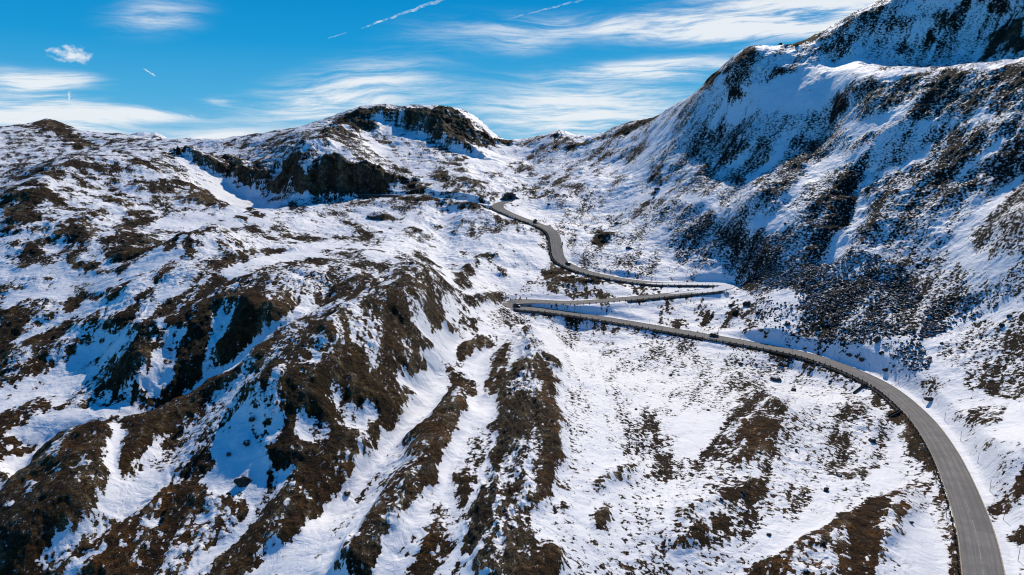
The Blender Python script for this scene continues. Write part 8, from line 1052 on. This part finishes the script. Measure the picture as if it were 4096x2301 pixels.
# ------------------------------------------------------------------ cars
TYRE = simple('tyre_rubber', (.012, .012, .012), .9, .2); RIM = simple('rim_alloy', (.35, .35, .36), .35, .5, .05, 3, .8)
GLASS = simple('tinted_glass', (.012, .016, .02), .08, .6); LAMP = simple('clear_lamp', (.7, .7, .68), .2, .5); TAIL = simple('red_lamp', (.28, .012, .012), .3, .5); TRIM = simple('black_trim', (.015, .015, .016), .6, .3)
def make_car(paint, L=4.4, Wd=1.82, H=1.55, kind='suv', box=False):
    root = empty('parked_car' if False else 'car', (0, 0, 0)); h = L/2; w = Wd/2
    sec = [(-h, .38, .78, .80), (-h*.97, .30, .95, .94), (-h*.72, .28, 1.02, 1.0), (-h*.2, .27, 1.04, 1.0), (h*.28, .27, 1.02, 1.0), (h*.55, .28, .97, 1.0), (h*.9, .30, .84, .93), (h*.99, .36, .70, .82)]
    bm = bmesh.new(); rings = []
    for x, z0, z1, k in sec:
        ww = w*k; rings.append([bm.verts.new(p) for p in ((x, -ww*.92, z0), (x, -ww, z0+.18), (x, -ww, z1-.22), (x, -ww*.93, z1), (x, ww*.93, z1), (x, ww, z1-.22), (x, ww, z0+.18), (x, ww*.92, z0))])
    for a, b in zip(rings, rings[1:]):
        for i in range(8): bm.faces.new((a[i], a[(i+1) % 8], b[(i+1) % 8], b[i]))
    bm.faces.new(rings[0][::-1]); bm.faces.new(rings[-1]); obj('body', bm, paint, root, True)
    xr = -h*.86 if kind != 'sedan' else -h*.62; rr = -h*.70 if kind != 'sedan' else -h*.36
    lo = [(xr, .86), (h*.36, .86)]; hi = [(rr, .70), (h*.06, .70)]
    def shell(z0, z1, g, name, mat):
        bm = bmesh.new(); v = []
        for z, f in ((z0, 0.0), (z1, 1.0)):
            xa = xr+(rr-xr)*f; xb = h*.40+(h*.05-h*.40)*f; ww = w*(.93-.17*f)*g
            v.append([bm.verts.new((x, y, z)) for x, y in ((xa, -ww), (xb, -ww), (xb, ww), (xa, ww))])
        for i in range(4): bm.faces.new((v[0][i], v[0][(i+1) % 4], v[1][(i+1) % 4], v[1][i]))
        bm.faces.new(v[1]); bm.faces.new(v[0][::-1]); return obj(name, bm, mat, root)
    shell(1.0, H-.07, 1.0, 'windows', GLASS)
    bm = bmesh.new(); box_(bm, ((rr+h*.05)/2, 0, H-.045), (h*.05-rr+.10, Wd*.78, .09), 0, .03); obj('roof', bm, paint, root)
    for y in (-1, 1):
        for x in (rr, (rr+h*.05)/2, h*.05):
            xb = xr+.04 if x == rr else (h*.39 if x == h*.05 else x)
            bm = bmesh.new(); cyl_(bm, (xb, y*w*.935, 1.0), (x, y*w*.775, H-.05), .045, .04, 6); obj('pillar', bm, paint, root)
    for x in (-h*.62, h*.62):
        for y in (-1, 1):
            bm = bmesh.new(); cyl_(bm, (x, y*(w-.20), .33), (x, y*(w+.01), .33), .33, .33, 20); wh = obj('wheel', bm, TYRE, root)
            bm = bmesh.new(); cyl_(bm, (x, y*(w-.05), .33), (x, y*(w+.022), .33), .21, .20, 14); obj('rim', bm, RIM, wh)
    for y in (-1, 1):
        bm = bmesh.new(); box_(bm, (h*.955, y*w*.62, .70), (.10, .40, .15), 0, .03); obj('headlight', bm, LAMP, root)
        bm = bmesh.new(); box_(bm, (-h*.985, y*w*.66, .80), (.07, .26, .24), 0, .02); obj('tail_light', bm, TAIL, root)
        bm = bmesh.new(); box_(bm, (h*.30, y*(w+.10), 1.04), (.16, .18, .13), 0, .03); obj('mirror', bm, TRIM, root)
    bm = bmesh.new(); box_(bm, (h*.985, 0, .46), (.08, Wd*.7, .16), 0, .02); box_(bm, (-h*.99, 0, .46), (.08, Wd*.8, .18), 0, .02); obj('bumper', bm, TRIM, root)
    if box:
        rk = bmesh.new(); box_(rk, (-.15, -.45, H+.05), (1.5, .04, .05)); box_(rk, (-.15, .45, H+.05), (1.5, .04, .05)); obj('roof_rack', rk, TRIM, root)
        bm = bmesh.new(); box_(bm, (-.2, 0, H+.24), (1.9, .8, .34), 0, .13); obj('roof_box', bm, simple('roof_box_shell', box, .35, .4), root)
    return root
for s_xy, off, fwd, col, L, Wd, H, kind, box, label in O_['cars']:
    s = near_s(*s_xy); x, y, z, a = at_road(s, 1e-6); w = float(np.interp(s, along, wid)); nx = float(np.interp(s, along, nrm[:, 0])); ny = float(np.interp(s, along, nrm[:, 1]))
    x, y = x-nx*(w-off), y-ny*(w-off); tx, ty = ny, -nx
    e = make_car(simple('car_paint', tuple(col), .25, .5), L, Wd, H, kind, tuple(box) if box else False)
    dz = float(np.interp(s+2, along, rl[:, 2])-np.interp(s-2, along, rl[:, 2]))/4
    e.location = (x, y, z+.055); e.rotation_euler = (0, -math.atan(dz)*fwd, math.atan2(ty*fwd, tx*fwd)); tag(e, label, 'car')

# ------------------------------------------------------------------ walkers on the summit, pole on the ridge
CLO = simple('dark_clothes', (.02, .022, .03), .9, .1); SKIN = simple('skin', (.45, .27, .19), .7, .3)
def walker(x, y, rz, label):
    z = gz(x, y); bm = bmesh.new()
    J = [(0, 0, .92, .15), (0, 0, 1.15, .14), (0, 0, 1.38, .17), (0, 0, 1.52, .06), (0, 0, 1.62, .10), (0, .01, 1.72, .09)]
    LIMBS = [[0, (.10, 0, .86, .10), (.11, .05, .48, .07), (.12, 0, .09, .05), (.13, .14, .04, .04)], [0, (-.10, 0, .86, .10), (-.11, -.02, .48, .07), (-.12, -.12, .09, .05), (-.13, 0, .04, .04)],
             [2, (.21, 0, 1.38, .065), (.27, -.03, 1.10, .05), (.27, .10, .86, .038), (.27, .14, .78, .03)], [2, (-.21, 0, 1.38, .065), (-.27, -.03, 1.10, .05), (-.27, .10, .86, .038), (-.27, .14, .78, .03)]]
    vs = [bm.verts.new(j[:3]) for j in J]; rad = [j[3] for j in J]
    for a, b in zip(vs, vs[1:]): bm.edges.new((a, b))
    for l in LIMBS:
        p = vs[l[0]]
        for q in l[1:]:
            v = bm.verts.new(q[:3]); rad.append(q[3]); bm.edges.new((p, v)); p = v
    me = bpy.data.meshes.new('person'); bm.to_mesh(me); bm.free(); me.materials.append(CLO)
    o = link(bpy.data.objects.new('person', me)); sk = o.modifiers.new('skin', 'SKIN'); o.modifiers.new('sub', 'SUBSURF').levels = 1
    for i, r in enumerate(rad): me.skin_vertices[0].data[i].radius = (r, r)
    me.skin_vertices[0].data[0].use_root = True
    o.location = (x, y, z); o.rotation_euler = (0, 0, rz); tag(o, label, 'person')
for x, y, rz, label in O_['walkers']: walker(x, y, rz, label)
x, y, h = O_['ridge_pole']; bm = bmesh.new(); cyl_(bm, (0, 0, -1), (0, 0, h), .14, .10, 8); cyl_(bm, (-.9, 0, h*.72), (.9, 0, h*.72), .10, .10, 6)
o = obj('summit_cross', bm, WOOD); o.location = (x, y, gz(x, y)); tag(o, 'thin cross standing on the rocky knob of the right skyline', 'summit cross')

# ------------------------------------------------------------------ vapour trails high in the sky
VAP = mat_vapour()
for A_, B_, w0, w1, dens, label in O_['trails']:
    A_ = Vector(A_); B_ = Vector(B_); n = 60; m_ = 10; d = (B_-A_).normalized(); u = d.cross(Vector((0, 0, 1))).normalized(); v = d.cross(u)
    k = np.linspace(0, 1, n); rad = w0+(w1-w0)*k; c = np.array(A_)[None]+np.array(B_-A_)[None]*k[:, None]
    c = c+np.array(v)[None]*(np.sin(k*23)*.3+np.sin(k*51+1)*.2)[:, None]*rad[:, None]
    ph = np.linspace(0, 2*math.pi, m_+1)
    P = c[:, None, :]+rad[:, None, None]*(np.cos(ph)[None, :, None]*np.array(u)+np.sin(ph)[None, :, None]*np.array(v))
    de = np.repeat((dens*np.minimum(1, np.minimum(k, 1-k)*6))[:, None], m_+1, 1)
    me = grid_mesh('vapour_trail', P[..., 0], P[..., 1], P[..., 2], dict(veil=de)); me.materials.append(VAP)
    tag(link(bpy.data.objects.new('vapour_trail', me)), label, 'contrail')

# ------------------------------------------------------------------ camera and light
cam = bpy.data.cameras.new('camera'); co = link(bpy.data.objects.new('camera', cam)); S.camera = co
cam.sensor_width = 36; cam.lens = 36*2731/4096.; cam.clip_end = 90000; cam.clip_start = 1.0
co.location = (0, 0, CAMZ); co.rotation_euler = (math.pi/2-math.atan((1150.5-560)/2731.), 0, 0)
AZ, EL = math.radians(15.7), math.radians(34.8)
sun = bpy.data.lights.new('sun', 'SUN'); so = link(bpy.data.objects.new('sun', sun)); sun.angle = math.radians(.5)
sun.energy = 4.15; sun.color = (1, .89, .735)
so.rotation_euler = (math.pi/2-EL, 0, math.pi-AZ)
W = bpy.data.worlds.new('World'); S.world = W
CLOUDS, PUFF = O_['clouds'], O_['puff']
world_sky(W, AZ, EL)
S.cycles.use_denoising = True; S.cycles.denoising_prefilter = 'ACCURATE'; S.cycles.pixel_filter_type = 'BLACKMAN_HARRIS'; S.cycles.filter_width = 1.1
S.view_settings.view_transform = 'Standard'; S.view_settings.look = 'None'; S.view_settings.exposure = 0.0
